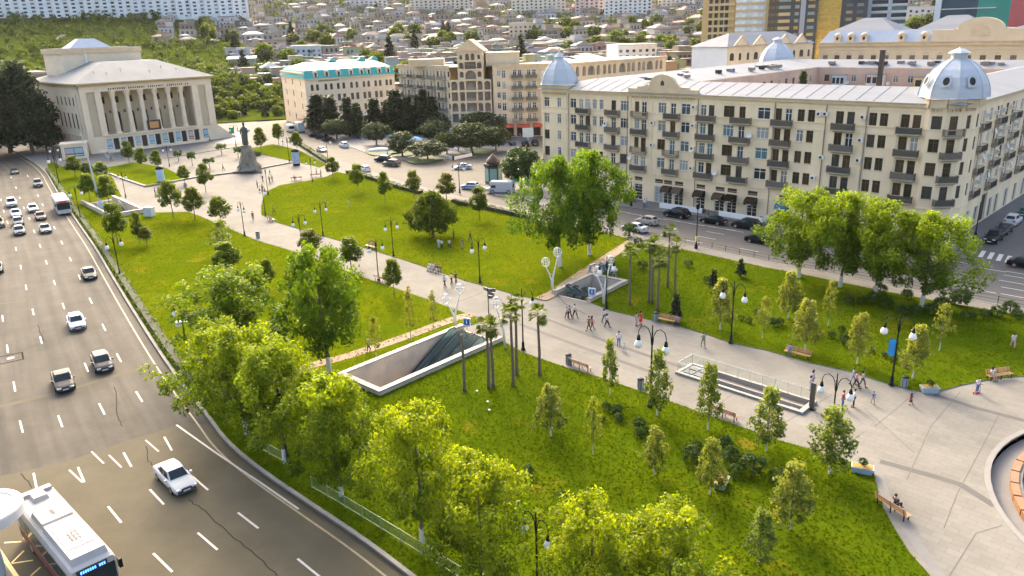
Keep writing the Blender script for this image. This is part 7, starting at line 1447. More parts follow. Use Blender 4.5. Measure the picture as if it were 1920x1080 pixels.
def minibus_fit(root, l, w_, H, body):
    obj('windscreen', MB().box(l - .02, l + .03, -w_ * .85, w_ * .85, 1.1, H - .4).mesh('windscreen', [m_cglass]), root)
    for s in (-1, 1):
        for k in range(4): x = -l + .5 + k * (2 * l - 1) / 4; obj('side_window', MB().box(x, x + (2 * l - 1) / 4 - .12, -.012, .012, 1.2, H - .5).mesh('side_window', [m_cglass]), root, (0, s * (w_ + .006), 0))
big('minibus', 'white minibus on the far street right of the theatre', G(443, 221, .02), R(-58), 8.5, 2.4, 2.9, m_busw, minibus_fit, 'bus', (2.6, -2.6))
def van_fit(root, l, w_, H, body):
    obj('windscreen', MB().box(l - .02, l + .03, -w_ * .85, w_ * .85, 1.2, H - .5).mesh('windscreen', [m_cglass]), root)
    for s in (-1, 1): obj('side_window', MB().box(l - 1.3, l - .3, -.012, .012, 1.25, H - .75).mesh('side_window', [m_cglass]), root, (0, s * (w_ + .006), 0))
    obj('rear_window', MB().box(-l - .02, -l + .02, -w_ * .75, w_ * .75, 1.3, H - .6).mesh('rear_window', [m_cglass]), root); obj('bonnet', MB().add([(l, -w_ * .9, .4), (l + .95, -w_ * .85, .4), (l + .95, w_ * .85, .4), (l, w_ * .9, .4), (l, -w_ * .9, 1.25), (l + .85, -w_ * .8, .98), (l + .85, w_ * .8, .98), (l, w_ * .9, 1.25)], [(0, 1, 5, 4), (1, 2, 6, 5), (2, 3, 7, 6), (4, 5, 6, 7), (3, 2, 1, 0)]).mesh('bonnet', [m_busw]), root)
big('delivery_van', 'high-roofed white delivery van beside the green kiosk', G(942, 362, .02), R(165), 4.9, 2.0, 2.55, m_busw, van_fit, 'van', (1.9, -1.6))
def truck_fit(root, l, w_, H, body):
    obj('cab', MB().box(l + .1, l + 1.7, -w_ * .9, w_ * .9, .45, 2.3).mesh('cab', [m_frame]), root); obj('windscreen', MB().box(l + 1.70, l + 1.73, -w_ * .8, w_ * .8, 1.3, 2.1).mesh('windscreen', [m_cglass]), root); obj('rear_door', MB().box(-l - .03, -l, -w_ * .8, w_ * .8, .6, H - .3).mesh('rear_door', [mat('truck_blue', (.38, .46, .50), .6, .1, 2)]), root)
big('box_truck', 'white box truck standing beside the hotel', G(563, 247, .02), R(118), 5.0, 2.4, 3.4, m_busw, truck_fit, 'truck', (1.7, -1.6))
big('delivery_van', 'white van with red nose just left of the box truck', G(545, 247, .02), R(-62), 4.8, 2.1, 2.6, m_busw, van_fit, 'van', (1.7, -1.6))
# ================================================================== PEOPLE
m_skin = mat('skin', (.42, .25, .17), .6, .05, 3); m_cloth = mat('cloth', objcol=True, rough=.85, var=.15, scale=6); m_hair = mat('hair', objcol=True, rough=.6, var=.1, scale=8)
def skin_mesh(name, pts, edges, m_, sub=1, root=0):
    """grow a surface over a skeleton (Skin + Subdivision) and return it as a mesh"""
    me = bpy.data.meshes.new(name); me.from_pydata([p[:3] for p in pts], edges, []); o = bpy.data.objects.new('tmp', me); COL.objects.link(o)
    sk = o.modifiers.new('s', 'SKIN'); sk.use_smooth_shade = True
    for i, d in enumerate(me.skin_vertices[0].data): d.radius = (pts[i][3], pts[i][4] if len(pts[i]) > 4 else pts[i][3]); d.use_root = i == root
    o.modifiers.new('d', 'SUBSURF').levels = sub
    dg = bpy.context.evaluated_depsgraph_get(); out = bpy.data.meshes.new_from_object(o.evaluated_get(dg)); out.name = name; out.materials.clear(); out.materials.append(m_); bpy.data.objects.remove(o); return out
def pose(kind):
    """joints in metres for a 1.72 m figure facing -Y"""
    J = dict(pel=(0, 0, .93), chest=(0, -.01, 1.30), neck=(0, 0, 1.46), head=(0, -.02, 1.60))
    sd = {}
    for s, n in ((1, 'l'), (-1, 'r')):
        k = s
        if kind == 'walk': sd[n] = dict(hip=(s * .09, 0, .90), knee=(s * .10, -.16 * k - .03, .50), ank=(s * .09, -.27 * k + (.10 if k < 0 else 0) * 0 + .0, .09 if k > 0 else .13), toe=(s * .10, -.27 * k - .15, .04 if k > 0 else .06), sh=(s * .19, 0, 1.40), elb=(s * .25, .10 * k, 1.14), wri=(s * .24, .12 * k - .10, .92))
        elif kind == 'stand': sd[n] = dict(hip=(s * .09, 0, .90), knee=(s * .11, -.02, .50), ank=(s * .12, .02, .09), toe=(s * .14, -.14, .04), sh=(s * .19, 0, 1.40), elb=(s * .27, .04, 1.13), wri=(s * .25, -.08, .90))
        elif kind == 'phone': sd[n] = dict(hip=(s * .09, 0, .90), knee=(s * .11, -.02, .50), ank=(s * .12, .02, .09), toe=(s * .14, -.14, .04), sh=(s * .19, 0, 1.40), elb=(s * .26, .02, 1.13), wri=(s * .12, -.24, 1.18) if k > 0 else (s * .25, -.06, .90))
        else: sd[n] = dict(hip=(s * .09, 0, .48), knee=(s * .12, -.42, .50), ank=(s * .12, -.40, .09), toe=(s * .13, -.56, .04), sh=(s * .19, -.02, .98), elb=(s * .25, -.08, .72), wri=(s * .15, -.30, .60))
    if kind == 'sit': J = dict(pel=(0, 0, .50), chest=(0, -.03, .88), neck=(0, -.02, 1.04), head=(0, -.05, 1.18))
    return J, sd
PPL = {}
def person_proto(kind, dress=False):
    J, sd = pose(kind); P, E = [], []
    def v(p, a, b=None): P.append((*p, a, b or a)); return len(P) - 1
    pel = v(J['pel'], .115, .085); ch = v(J['chest'], .13, .095); nk = v(J['neck'], .05); E += [(pel, ch), (ch, nk)]
    h0 = v((J['head'][0], J['head'][1] + .01, J['head'][2] - .06), .065, .07); h1 = v(J['head'], .078, .092); h2 = v((J['head'][0], J['head'][1] + .01, J['head'][2] + .09), .060, .072); E += [(nk, h0), (h0, h1), (h1, h2)]
    ns = v((J['head'][0], J['head'][1] - .10, J['head'][2] - .02), .014); E.append((h1, ns))
    for n in 'lr':
        q = sd[n]; s = 1 if n == 'l' else -1
        hip, kn, an, to = v(q['hip'], .082), v(q['knee'], .056), v(q['ank'], .040), v(q['toe'], .035, .03); E += [(pel, hip), (hip, kn), (kn, an), (an, to)]
        sh, el, wr = v(q['sh'], .056), v(q['elb'], .042), v(q['wri'], .028); E += [(ch, sh), (sh, el), (el, wr)]
        d = (Vector(q['wri']) - Vector(q['elb'])).normalized(); sdv = Vector((0, 1, 0)); pm = Vector(q['wri']) + d * .07; pa = v(pm, .033, .016); E.append((wr, pa))
        for i, (o_, l_) in enumerate(((-.026, .070), (-.009, .080), (.009, .075), (.026, .058))): f1 = v(pm + sdv * o_ + d * l_ * .6, .0085); f2 = v(pm + sdv * o_ * 1.1 + d * l_ + Vector((-s * .015, 0, 0)), .007); E += [(pa, f1), (f1, f2)]
        t1 = v(Vector(q['wri']) + d * .04 + Vector((-s * .01, -.045, 0)), .009); E.append((wr, t1))
    body = skin_mesh('person', P, E, m_skin, 1)
    # shirt and trousers follow the body a little outside it
    def part(lst, nm, extra=.014):
        p, e = [], []
        for chain in lst:
            last = None
            for q, a, b in chain:
                for i, x in enumerate(p):
                    if (Vector(x[:3]) - Vector(q)).length < 1e-5: idx = i; break
                else: p.append((*q, a + extra, b + extra)); idx = len(p) - 1
                if last is not None and last != idx: e.append((last, idx))
                last = idx
        return skin_mesh(nm, p, e, m_cloth, 1)
    L, R_ = sd['l'], sd['r']; lo = tuple(Vector(J['pel']).lerp(Vector(J['chest']), .12)); top = tuple(Vector(J['chest']).lerp(Vector(J['neck']), .55))
    sl_ = lambda q, t: tuple(Vector(q['sh']).lerp(Vector(q['elb']), t))
    shirt = part([[(J['chest'], .13, .095), (lo, .12, .09), (J['pel'], .118, .09)], [(J['chest'], .13, .095), (top, .075, .065)], [(J['chest'], .13, .095), (L['sh'], .06, .06), (sl_(L, .75), .05, .05)], [(J['chest'], .13, .095), (R_['sh'], .06, .06), (sl_(R_, .75), .05, .05)]], 'shirt')
    tr = part([[(J['pel'], .115, .088), (L['hip'], .085, .085), (L['knee'], .06, .06), (tuple(Vector(L['knee']).lerp(Vector(L['ank']), .92)), .048, .048)], [(J['pel'], .115, .088), (R_['hip'], .085, .085), (R_['knee'], .06, .06), (tuple(Vector(R_['knee']).lerp(Vector(R_['ank']), .92)), .048, .048)]], 'trousers')
    hb = MB(); hx, hy, hz = J['head']; hb.lathe([(.094, -.02), (.102, .03), (.095, .09), (.06, .135), (.01, .15)], 10, (hx, hy + .02, hz), cap=False); hair = hb.mesh('hair', [m_hair], True)
    lh = MB(); lh.lathe([(.10, .06), (.105, 0), (.10, -.12), (.09, -.24), (.05, -.28)], 10, (hx, hy + .055, hz), cap=False); lh = lh.mesh('long_hair', [m_hair], True)
    shoes = []
    for q in (L, R_): a, t = Vector(q['ank']), Vector(q['toe']); shoes.append(MB().tube([a + Vector((0, .05, -.035)), a + Vector((0, 0, -.03)), t + Vector((0, -.05, 0))], [.04, .05, .035], 8).mesh('shoe', [m_cloth], True))
    dr = MB().lathe([(.135, .45), (.12, .30), (.13, .05), (.19, -.25), (.23, -.48)], 12, (0, 0, .93), cap=False).mesh('dress', [m_cloth], True)
    PPL[kind] = (body, shirt, tr, hair, lh, shoes, dr)
for k in ('walk', 'stand', 'phone', 'sit'): person_proto(k)
def person(kind, x, y, label, top, bot, face=0, h=1.72, z=.125, lh=False, dress=False, hair=(.02, .016, .014), grp=None, loc=None, tilt=None):
    body, shirt, tr, hr, l_, sh, dr = PPL[kind]; o = obj('person', body, None, loc if loc is not None else G(x, y, z), R(face) + math.pi / 2, None, h / 1.72); tag(o, label, 'person', grp)
    if dress: obj('dress', dr, o, None, None, top); obj('shirt', shirt, o, None, None, top)
    else: obj('shirt', shirt, o, None, None, top); obj('trousers', tr, o, None, None, bot)
    obj('hair', hr, o, None, None, hair)
    if lh: obj('long_hair', l_, o, None, None, hair)
    for s in sh: obj('shoe', s, o, None, None, (.03, .03, .03))
    if tilt: o.rotation_euler = tilt
    return o
W_, K_, B_, N_, G_ = (.62, .62, .60), (.02, .02, .022), (.10, .20, .42), (.03, .05, .10), (.25, .25, .25)
PP = [('walk', 1063, 598, 'boy in grey shirt and dark trousers, leftmost of three walking past the far escalator hall', (.35, .36, .38), K_, -40, 1.5), ('walk', 1068, 597, 'person in dark top, middle of three walking past the far escalator hall', (.06, .07, .09), K_, -40, 1.6), ('walk', 1078, 596, 'man in white shirt, rightmost of three walking past the far escalator hall', W_, K_, -35, 1.75),
      ('walk', 1104, 619, 'person in dark red top striding on the promenade, left of the pair', (.16, .05, .04), (.05, .03, .03), 200, 1.7), ('walk', 1110, 619, 'person in pink shirt striding on the promenade, right of the pair', (.55, .22, .22), (.22, .06, .05), 20, 1.72), ('walk', 1133, 605, 'man in white shirt and dark trousers walking behind the long-haired woman', W_, N_, -30, 1.75), ('walk', 1138, 614, 'long-haired woman in white top and black trousers below the blue sign lamp', W_, K_, -30, 1.68),
      ('stand', 1193, 611, 'long-haired woman in pale grey-pink beside the woman in red', (.45, .33, .32), (.45, .33, .32), -40, 1.68), ('stand', 1201, 609, 'woman in a bright red dress on the right lawn edge', (.60, .02, .02), K_, -40, 1.7), ('stand', 1160, 650, 'man in white shirt and blue jeans alone in mid promenade', W_, (.06, .16, .34), 90, 1.78), ('walk', 1170, 661, 'small child in white behind the man in blue jeans', W_, (.40, .40, .45), -60, 1.05), ('walk', 1318, 651, 'person in teal shirt on the promenade below the first magnolias', (.02, .26, .24), (.20, .16, .13), -80, 1.68),
      ('stand', 1523, 725, 'person in pale pink shirt, taller of two beside the sunken stair', (.52, .38, .45), (.12, .18, .30), -40, 1.7), ('stand', 1519, 731, 'shorter person in white and pink beside the sunken stair', (.55, .45, .50), (.35, .40, .50), -40, 1.45), ('walk', 1598, 721, 'person in light blue shirt, leftmost of the group at the right lawn edge', (.25, .38, .55), (.30, .34, .40), -40, 1.72), ('walk', 1604, 728, 'person with red backpack and black trousers in the group at the right lawn edge', (.55, .16, .18), K_, -40, 1.72), ('walk', 1616, 726, 'person in pale pink cardigan, rightmost of the group at the right lawn edge', (.50, .40, .40), (.15, .13, .12), -40, 1.70), ('stand', 1579, 765, 'person in red jacket and blue jeans below the globe lamp', (.55, .03, .02), (.05, .14, .30), -40, 1.7), ('stand', 1600, 763, 'man in white shirt and black trousers facing the person in red jacket', W_, K_, 150, 1.75), ('walk', 1636, 757, 'child in blue running on the plaza', (.04, .14, .42), (.40, .28, .22), -90, 1.2), ('walk', 1707, 759, 'little girl in maroon dress running on the plaza', (.13, .02, .03), K_, 0, 1.15), ('stand', 1831, 737, 'person in white shirt riding a red scooter on the plaza', (.60, .62, .68), (.05, .14, .30), -70, 1.55), ('walk', 1898, 652, 'woman in white top and pink skirt crossing the right lawn', W_, (.55, .30, .33), -100, 1.65),
      ('stand', 823, 466, 'person in white and blue, leftmost under the wide shade tree', (.58, .62, .66), (.35, .45, .55), 60, 1.7), ('stand', 829, 468, 'person in white bending beside the leftmost of the lawn group', W_, K_, -120, 1.68), ('walk', 843, 467, 'person in white top and black trousers, third of the lawn group', W_, K_, -60, 1.66), ('stand', 851, 448, 'person in dark clothes standing farthest back in the lawn group', (.05, .055, .06), (.03, .04, .05), 200, 1.72), ('phone', 867, 466, 'person in black top and grey trousers holding a frisbee on the lawn', (.03, .03, .03), (.28, .29, .28), 170, 1.72), ('walk', 882, 453, 'person in black, rightmost of the lawn group', K_, K_, 140, 1.72), ('stand', 611, 388, 'person in grey on the upper part of the middle lawn', (.30, .31, .32), (.10, .11, .12), 0, 1.7), ('stand', 655, 389, 'person in pale turquoise on the middle lawn', (.30, .55, .55), (.30, .45, .40), 0, 1.6),
      ('walk', 834, 539, 'person in light blue shirt walking on the promenade below the seated group', (.30, .42, .60), K_, 50, 1.72), ('walk', 847, 534, 'person in yellow top walking on the promenade', (.65, .48, .03), K_, 50, 1.7), ('walk', 855, 532, 'person in black top and pale belt walking beside the yellow top', K_, K_, 50, 1.72), ('walk', 692, 659, 'person in white top walking on the lower dirt path', W_, K_, 220, 1.7),
      ('walk', 493, 341, 'lone dark walker behind the couple on the upper promenade', K_, K_, 60, 1.7), ('walk', 506, 344, 'dark figure, left of the couple on the upper promenade', N_, K_, 60, 1.72), ('walk', 511, 342, 'dark figure, right of the couple on the upper promenade', K_, N_, 60, 1.68), ('walk', 475, 413, 'lone dark walker on the promenade beside the left tip of the middle lawn', K_, K_, -70, 1.72), ('stand', 483, 352, 'dark figure at the bench by the narrowing promenade', K_, K_, 0, 1.65), ('walk', 514, 402, 'dark figure behind the bench at the left tip of the middle lawn', K_, K_, 0, 1.68), ('stand', 602, 331, 'dark figure right of the benches on the top lawn edge', K_, K_, 0, 1.7), ('stand', 594, 329, 'pale figure between the benches on the top lawn edge', G_, K_, 0, 1.7), ('walk', 419, 320, 'dark walker on the monument terrace', K_, K_, 0, 1.7), ('stand', 450, 325, 'figure in white and black at the foot of the monument', W_, K_, 0, 1.7), ('walk', 394, 265, 'dark figure on the theatre forecourt', K_, K_, 0, 1.7), ('walk', 209, 302, 'dark figure beside the steel lattice before the theatre', K_, K_, 0, 1.75), ('stand', 292, 367, 'dark figure left of two above the low-walled stairwell', K_, G_, 0, 1.65), ('stand', 298, 365, 'figure in pale blue above the low-walled stairwell', (.35, .45, .6), G_, 0, 1.7), ('walk', 1208, 390, 'person in white shirt and dark jeans on the pavement before the shops', W_, N_, 200, 1.72), ('walk', 1212, 388, 'person in pale blue shirt on the pavement before the shops', (.40, .46, .52), (.10, .20, .30), 200, 1.7), ('stand', 1328, 405, 'child in red between the white planter walls', (.5, .04, .03), K_, 0, 1.2), ('walk', 674, 262, 'dark figure on the kerb before the oval pool', K_, K_, 0, 1.75), ('walk', 727, 294, 'dark figure at the cafe corner', K_, N_, 0, 1.7), ('walk', 612, 308, 'dark figure at the end of the upper hedge', K_, K_, 0, 1.7)]
for k, x, y, lab, t, b, f, h in PP:
    zz = .205 if any(w_ in lab for w_ in ('lawn group', 'middle lawn', 'crossing the right lawn', 'lower dirt path', 'frisbee', 'leftmost under')) and 'promenade' not in lab and 'bench' not in lab else .125
    person(k, x, y, lab, t, b, f, h, zz, lh='woman' in lab or 'girl' in lab or 'pink' in lab, dress='dress' in lab)
def seated(x, y, a, off, lab, t, b, lh=False):
    q = G(x, y, .125); a = R(a); o = Vector((math.cos(a) * off, math.sin(a) * off, 0)) + Vector((-math.sin(a) * .30, math.cos(a) * .30, 0)); person('sit', 0, 0, lab, t, b, 0, 1.72, 0, lh, loc=q + o).rotation_euler.z = a
seated(1252, 608, -37, 1.0, 'person in blue seated at the right end of the bench by the blue-grey bin', (.20, .28, .42), K_); seated(1493, 671, -40, -.75, 'person in blue seated on the bench before the magnolias', (.10, .22, .45), (.08, .10, .12)); seated(1877, 712, 12, -.8, 'person in white seated on the bench at the right edge', W_, (.4, .25, .22), True); seated(812, 510, -42, -.9, 'person in white, leftmost of the seated group on the middle lawn edge', W_, (.45, .46, .5)); seated(812, 510, -42, -.2, 'person in pale blue, second of the seated group on the middle lawn edge', (.50, .55, .66), (.4, .42, .5)); seated(812, 510, -42, .8, 'person in dark top, rightmost of the seated group on the middle lawn edge', K_, (.45, .46, .48)); seated(511, 414, 130, .3, 'dark seated figure on the bench at the left tip of the middle lawn', K_, K_)
seated(556, 338, 195, .4, 'dark seated figure on the left of the two top lawn benches', K_, K_); seated(495, 356, 110, -.3, 'dark seated figure by the narrowing promenade lamp', K_, K_)
q = G(1678, 958, .125); o = person('sit', 0, 0, 'person in dark clothes lounging on the bench at the plaza edge', (.02, .05, .06), K_, 0, 1.72, 0, loc=q + Vector((.1, .15, 0))); o.rotation_euler = (R(-8), 0, R(112))
p = G(1831, 737, .125); root = thing('kick_scooter', 'small red kick scooter under the person in white', 'scooter', p, R(20)); obj('deck', MB().box(-.4, .35, -.07, .07, .10, .13).mesh('deck', [mat('scooter_red', (.6, .03, .03), .4, .05, 3)]), root); obj('handlebar', MB().tube([(.38, 0, .1), (.34, 0, .85)], .018, 6).tube([(.34, -.2, .85), (.34, .2, .85)], .018, 6).mesh('handlebar', [m_black]), root)
for x in (-.36, .36): obj('wheel', MB().add([(.09 * math.cos(t) + x, -.015, .09 + .09 * math.sin(t)) for t in [k * math.pi / 5 for k in range(10)]] + [(.09 * math.cos(t) + x, .015, .09 + .09 * math.sin(t)) for t in [k * math.pi / 5 for k in range(10)]], [tuple(range(10)), tuple(range(19, 9, -1))] + [(i + 10, (i + 1) % 10 + 10, (i + 1) % 10, i) for i in range(10)]).mesh('wheel', [m_tyre]), root)
# cafe guests, too small to tell apart
cg = [(640 + 9 * i + random.uniform(-3, 3), 236 + random.uniform(-4, 10)) for i in range(9)] + [(745 + 9 * i + random.uniform(-3, 3), 240 + random.uniform(-4, 14)) for i in range(9)] + [(955 + 10 * i, 254 + random.uniform(-3, 5)) for i in range(5)]
for i, (x, y) in enumerate(cg): person(random.choice(['stand', 'sit', 'walk']), x, y, 'small figure among the cafe tables beyond the trees', random.choice([W_, W_, K_, (.3, .1, .1), G_]), random.choice([K_, N_, G_]), random.uniform(0, 360), 1.7, .13, grp='cafe guests')
# steel lattice of light fan before the theatre
p = G(206, 300, .13); root = thing('light_fan', 'spidery steel fan sculpture before the theatre steps', 'sculpture', p, 0)
for k in range(9): a = lerp(-1.2, 1.2, k / 8); obj('rod', MB().tube([(0, 0, 0), (math.sin(a) * 1.6, 0, 1.6 + math.cos(a) * .8), (math.sin(a) * 4.2, 0, 1.2 + 2.6 * math.cos(a))], [.06, .05, .02], 5).mesh('rod', [m_steel]), root)

# hire bicycles parked behind the far escalator hall
m_bw = mat('bike_white', (.55, .56, .58), .4, .05, 3); m_bb = mat('bike_blue', (.03, .16, .45), .4, .05, 3)
def ringtube(c, r_): return [(c[0] + r_ * math.cos(t), 0, c[1] + r_ * math.sin(t)) for t in [2 * math.pi * k / 14 for k in range(15)]]
bk = thing('bicycle', 'x', 'bicycle', (0, 0, 0), 0, 'hire bicycles')
for x in (-.52, .52): w_ = obj('wheel', MB().tube(ringtube((x, .34), .32), .03, 5).mesh('wheel', [m_tyre]), bk); obj('wheel_disc', MB().tube(ringtube((x, .34), .22), .05, 5).mesh('wheel_disc', [m_bw]), w_)
obj('frame', MB().tube([(-.52, 0, .34), (-.05, 0, .36), (.40, 0, .85), (.52, 0, .34)], .035, 6).tube([(-.52, 0, .34), (-.18, 0, .82), (-.05, 0, .36)], .03, 6).tube([(-.18, 0, .75), (.40, 0, .80)], .04, 6).mesh('frame', [m_bb]), bk); obj('saddle', MB().box(-.32, -.06, -.08, .08, .93, .99).tube([(-.18, 0, .8), (-.19, 0, .94)], .02, 5).mesh('saddle', [m_black]), bk); obj('handlebar', MB().tube([(.40, 0, .8), (.38, 0, 1.05)], .02, 5).tube([(.3, -.28, 1.05), (.38, 0, 1.06), (.3, .28, 1.05)], .02, 5).mesh('handlebar', [m_black]), bk); obj('basket', MB().frus((.58, 0), .15, .17, .85, 1.12, 1.2).mesh('basket', [m_bw]), bk)
BK = [(1106, 513), (1115, 511), (1124, 508), (1133, 510), (1142, 513), (1150, 517), (1155, 522)]
for i, (x, y) in enumerate(BK):
    p = G(x, y, .2); lab = 'white and blue hire bicycle behind the far escalator hall, %s' % from_left(i, len(BK))
    if i == 0: bk.location = p; bk.rotation_euler.z = R(70); bk['label'] = lab
    else: clone(bk, p, R(70 + random.uniform(-25, 25)), lab)
# ================================================================== THE TOWN ON THE HILL
m_hw = mat('house_plaster', objcol=True, rough=.9, var=.18, scale=.25); m_hr = mat('house_roof', objcol=True, rough=.8, var=.22, scale=.3); m_hg = mat('house_window', (.05, .055, .06), .3, .2, 1)
WALLC = [(.46, .38, .27), (.50, .43, .33), (.50, .47, .42), (.34, .27, .19), (.45, .38, .28), (.55, .54, .51), (.36, .31, .25), (.34, .39, .42), (.40, .27, .19), (.44, .38, .29)]
ROOFC = [(.26, .23, .20), (.17, .155, .135), (.33, .32, .30), (.42, .43, .43), (.28, .23, .18), (.20, .155, .12), (.31, .28, .24), (.26, .13, .09), (.28, .36, .39), (.46, .45, .43), (.12, .11, .10), (.24, .20, .16)]
HP = []
for v in range(7):      # unit houses 1 x 1 x 1; window meshes sit proud of the wall
    w_ = MB().box(-.5, .5, -.5, .5, -.6, 1, bottom=False)
    if v in (1, 4, 6): w_.box(.0, .5, -.5, .12, 1.0, 1.55, bottom=False)
    r = MB(); e = .06
    if v in (0, 3): r.box(-.5 - e, .5 + e, -.5 - e, .5 + e, 1.002, 1.06); r.box(-.3, -.05, -.2, .1, 1.06, 1.22)
    elif v in (1, 4, 6):
        r.box(-.5 - e, -.003, -.5 - e, .5 + e, 1.002, 1.05); r.box(0, .5 + e, .123, .5 + e, 1.002, 1.05); r.box(-.02, .5 + e, -.5 - e, .14, 1.552, 1.60)
    elif v == 2: r.add([(-.56, -.56, 1.0), (.56, -.56, 1.0), (.56, .56, 1.0), (-.56, .56, 1.0), (-.2, 0, 1.42), (.2, 0, 1.42)], [(0, 1, 5, 4), (1, 2, 5), (2, 3, 4, 5), (3, 0, 4)])
    else: r.add([(-.56, -.56, 1.0), (.56, -.56, 1.0), (.56, .56, 1.18), (-.56, .56, 1.18), (-.56, -.56, 1.05), (.56, -.56, 1.05), (.56, .56, 1.24), (-.56, .56, 1.24)], [(4, 5, 6, 7), (0, 1, 5, 4), (1, 2, 6, 5), (2, 3, 7, 6), (3, 0, 4, 7)])
    HP.append((w_.mesh('house_wall', [m_hw]), r.mesh('house_roof', [m_hr]), v in (1, 4, 6)))
wn = MB().box(-.055, .055, -.012, 0, 0, .34).mesh('house_window', [m_hg, m_frame]); dn = MB().box(-.06, .06, -.012, 0, 0, .6).mesh('house_door', [mat('house_door', (.20, .13, .08), .7, .2, 2)])
def excl(x, y):
    """keep houses out of the park-land on the left and the known buildings"""
    px, py, d = PX((x, y, terr(x, y)))
    if d < 5 or px < -120 or px > 2040: return True
    az = math.atan2(x, y); dd = math.hypot(x, y)
    if px < 300 and dd < 800: return True
    if px < 440 and dd < 640: return True
    if px < 560 and dd < 430: return True
    if dd < 352: return True
    if 1290 < px and dd < 470: return True
    if az > .2 and dd < 390: return True
    return False
spots = []
th0 = R(20); c_, s_ = math.cos(th0), math.sin(th0)
for i in range(-75, 75):
    for j in range(0, 105):
        u, v = i * 15.5 + random.uniform(-2.5, 2.5), j * 14.0 + random.uniform(-2.5, 2.5)
        x, y = u * c_ - v * s_, u * s_ + v * c_; d = math.hypot(x, y)
        if y < 0 or d > 1250 or excl(x, y): continue
        spots.append((d, x, y))
spots.sort(); hs_n = 0; far_w = MB(); far_t = []; tree_spots = []
WORDS = {0: 'sandy', 1: 'cream', 2: 'off-white', 3: 'brown', 4: 'beige', 5: 'white', 6: 'taupe', 7: 'blue-grey', 8: 'rust-walled', 9: 'buff'}
SHAPE = {0: 'flat-roofed', 3: 'flat-roofed', 1: 'stepped two-storey', 4: 'stepped two-storey', 6: 'stepped two-storey', 2: 'hip-roofed', 5: 'lean-to roofed'}
stuffV = MB()
for d, x, y in spots:
    t = random.random()
    if t < .17: tree_spots.append((d, x, y)); continue
    v = random.choice([0, 3, 0, 3, 1, 4, 6, 2, 5]); a = th0 + random.choice([0, math.pi / 2]) + random.uniform(-.12, .12); sx, sy, sz = random.uniform(7.5, 16.5), random.uniform(7, 13.5), random.choice([2.8, 3.2, 3.6, 4.2, 4.8, 6.2]) * random.uniform(.9, 1.1); z = terr(x, y); wi = random.randrange(10); wc = tuple(c * random.uniform(.58, .92) for c in WALLC[wi]); rc = tuple(c * random.uniform(.65, .95) for c in random.choice(ROOFC))
    if hs_n < 300:
        px, py, _ = PX((x, y, z)); side = 'behind the hotel' if px < 745 else 'behind the arcaded house' if px < 1010 else 'behind the long block\'s left dome' if px < 1320 else 'behind the tower blocks'
        if px < 480: side = 'beyond the theatre park'
        row = 'lower rows' if d < 520 else 'middle rows' if d < 680 else 'upper rows'
        root = thing('hillside_house', '%s %s hillside house %s, %s' % (SHAPE[v], WORDS[wi], side, row), 'house', (x, y, z), a, 'hillside houses'); root.scale = (sx, sy, sz); hs_n += 1
        w_ = obj('wall', HP[v][0], root, None, None, wc); obj('roof', HP[v][1], root, None, None, rc)
        k0 = a % (2 * math.pi)
        for q in range(4):
            n_ = Vector((math.sin(a + q * math.pi / 2), -math.cos(a + q * math.pi / 2)))
            if n_.dot(Vector((x, y))) < -.2 * d:     # sides turned to the park
                for k in range(random.choice([2, 3, 3, 4])):
                    t_ = -.34 + k * .23
                    o = obj('window' if k != 1 or random.random() < .6 else 'door', wn, root, (t_ * math.cos(q * math.pi / 2) + .5 * math.sin(q * math.pi / 2), t_ * math.sin(q * math.pi / 2) - .5 * math.cos(q * math.pi / 2), .36), q * math.pi / 2)
                    if o.name.startswith('door'): o.data = dn; o.location.z = .02
    else:
        M_ = Matrix.Translation((x, y, z)) @ Matrix.Rotation(a, 4, 'Z') @ Matrix.Diagonal((sx, sy, sz, 1)); stuffV.T = M_; m0 = random.randrange(6); r0 = 6 + random.randrange(6)
        stuffV.box(-.5, .5, -.5, .5, -.8, 1, m0, False)
        if v in (2, 5): stuffV.add([(-.56, -.56, 1.0), (.56, -.56, 1.0), (.56, .56, 1.0), (-.56, .56, 1.0), (-.2, 0, 1.4), (.2, 0, 1.4)], [(0, 1, 5, 4), (1, 2, 5), (2, 3, 4, 5), (3, 0, 4)], r0)
        else:
            stuffV.box(-.55, .55, -.55, .55, 1.002, 1.06, r0)
            if v in (1, 4): stuffV.box(.02, .5, -.48, .1, 1.06, 1.6, m0, False); stuffV.box(.0, .52, -.5, .12, 1.602, 1.65, r0)
        for k in range(3):
            t_ = -.3 + k * .28; stuffV.box(t_ - .06, t_ + .06, -.515, -.502, .36, .75, 12); stuffV.box(-.515, -.502, t_ - .06, t_ + .06, .36, .75, 12)
stuffV.T = None
fm = [mat('far_plaster%d' % i, tuple(c * .8 for c in WALLC[i]), .9, .2, .05) for i in range(6)] + [mat('far_roof%d' % i, tuple(c * .8 for c in ROOFC[[0, 1, 2, 5, 7, 9][i]]), .8, .25, .06) for i in range(6)] + [m_hg]
tag(obj('distant_houses', stuffV.mesh('distant_houses', fm)), 'dense far rows of small pale houses climbing the hill', 'houses', kind='stuff')
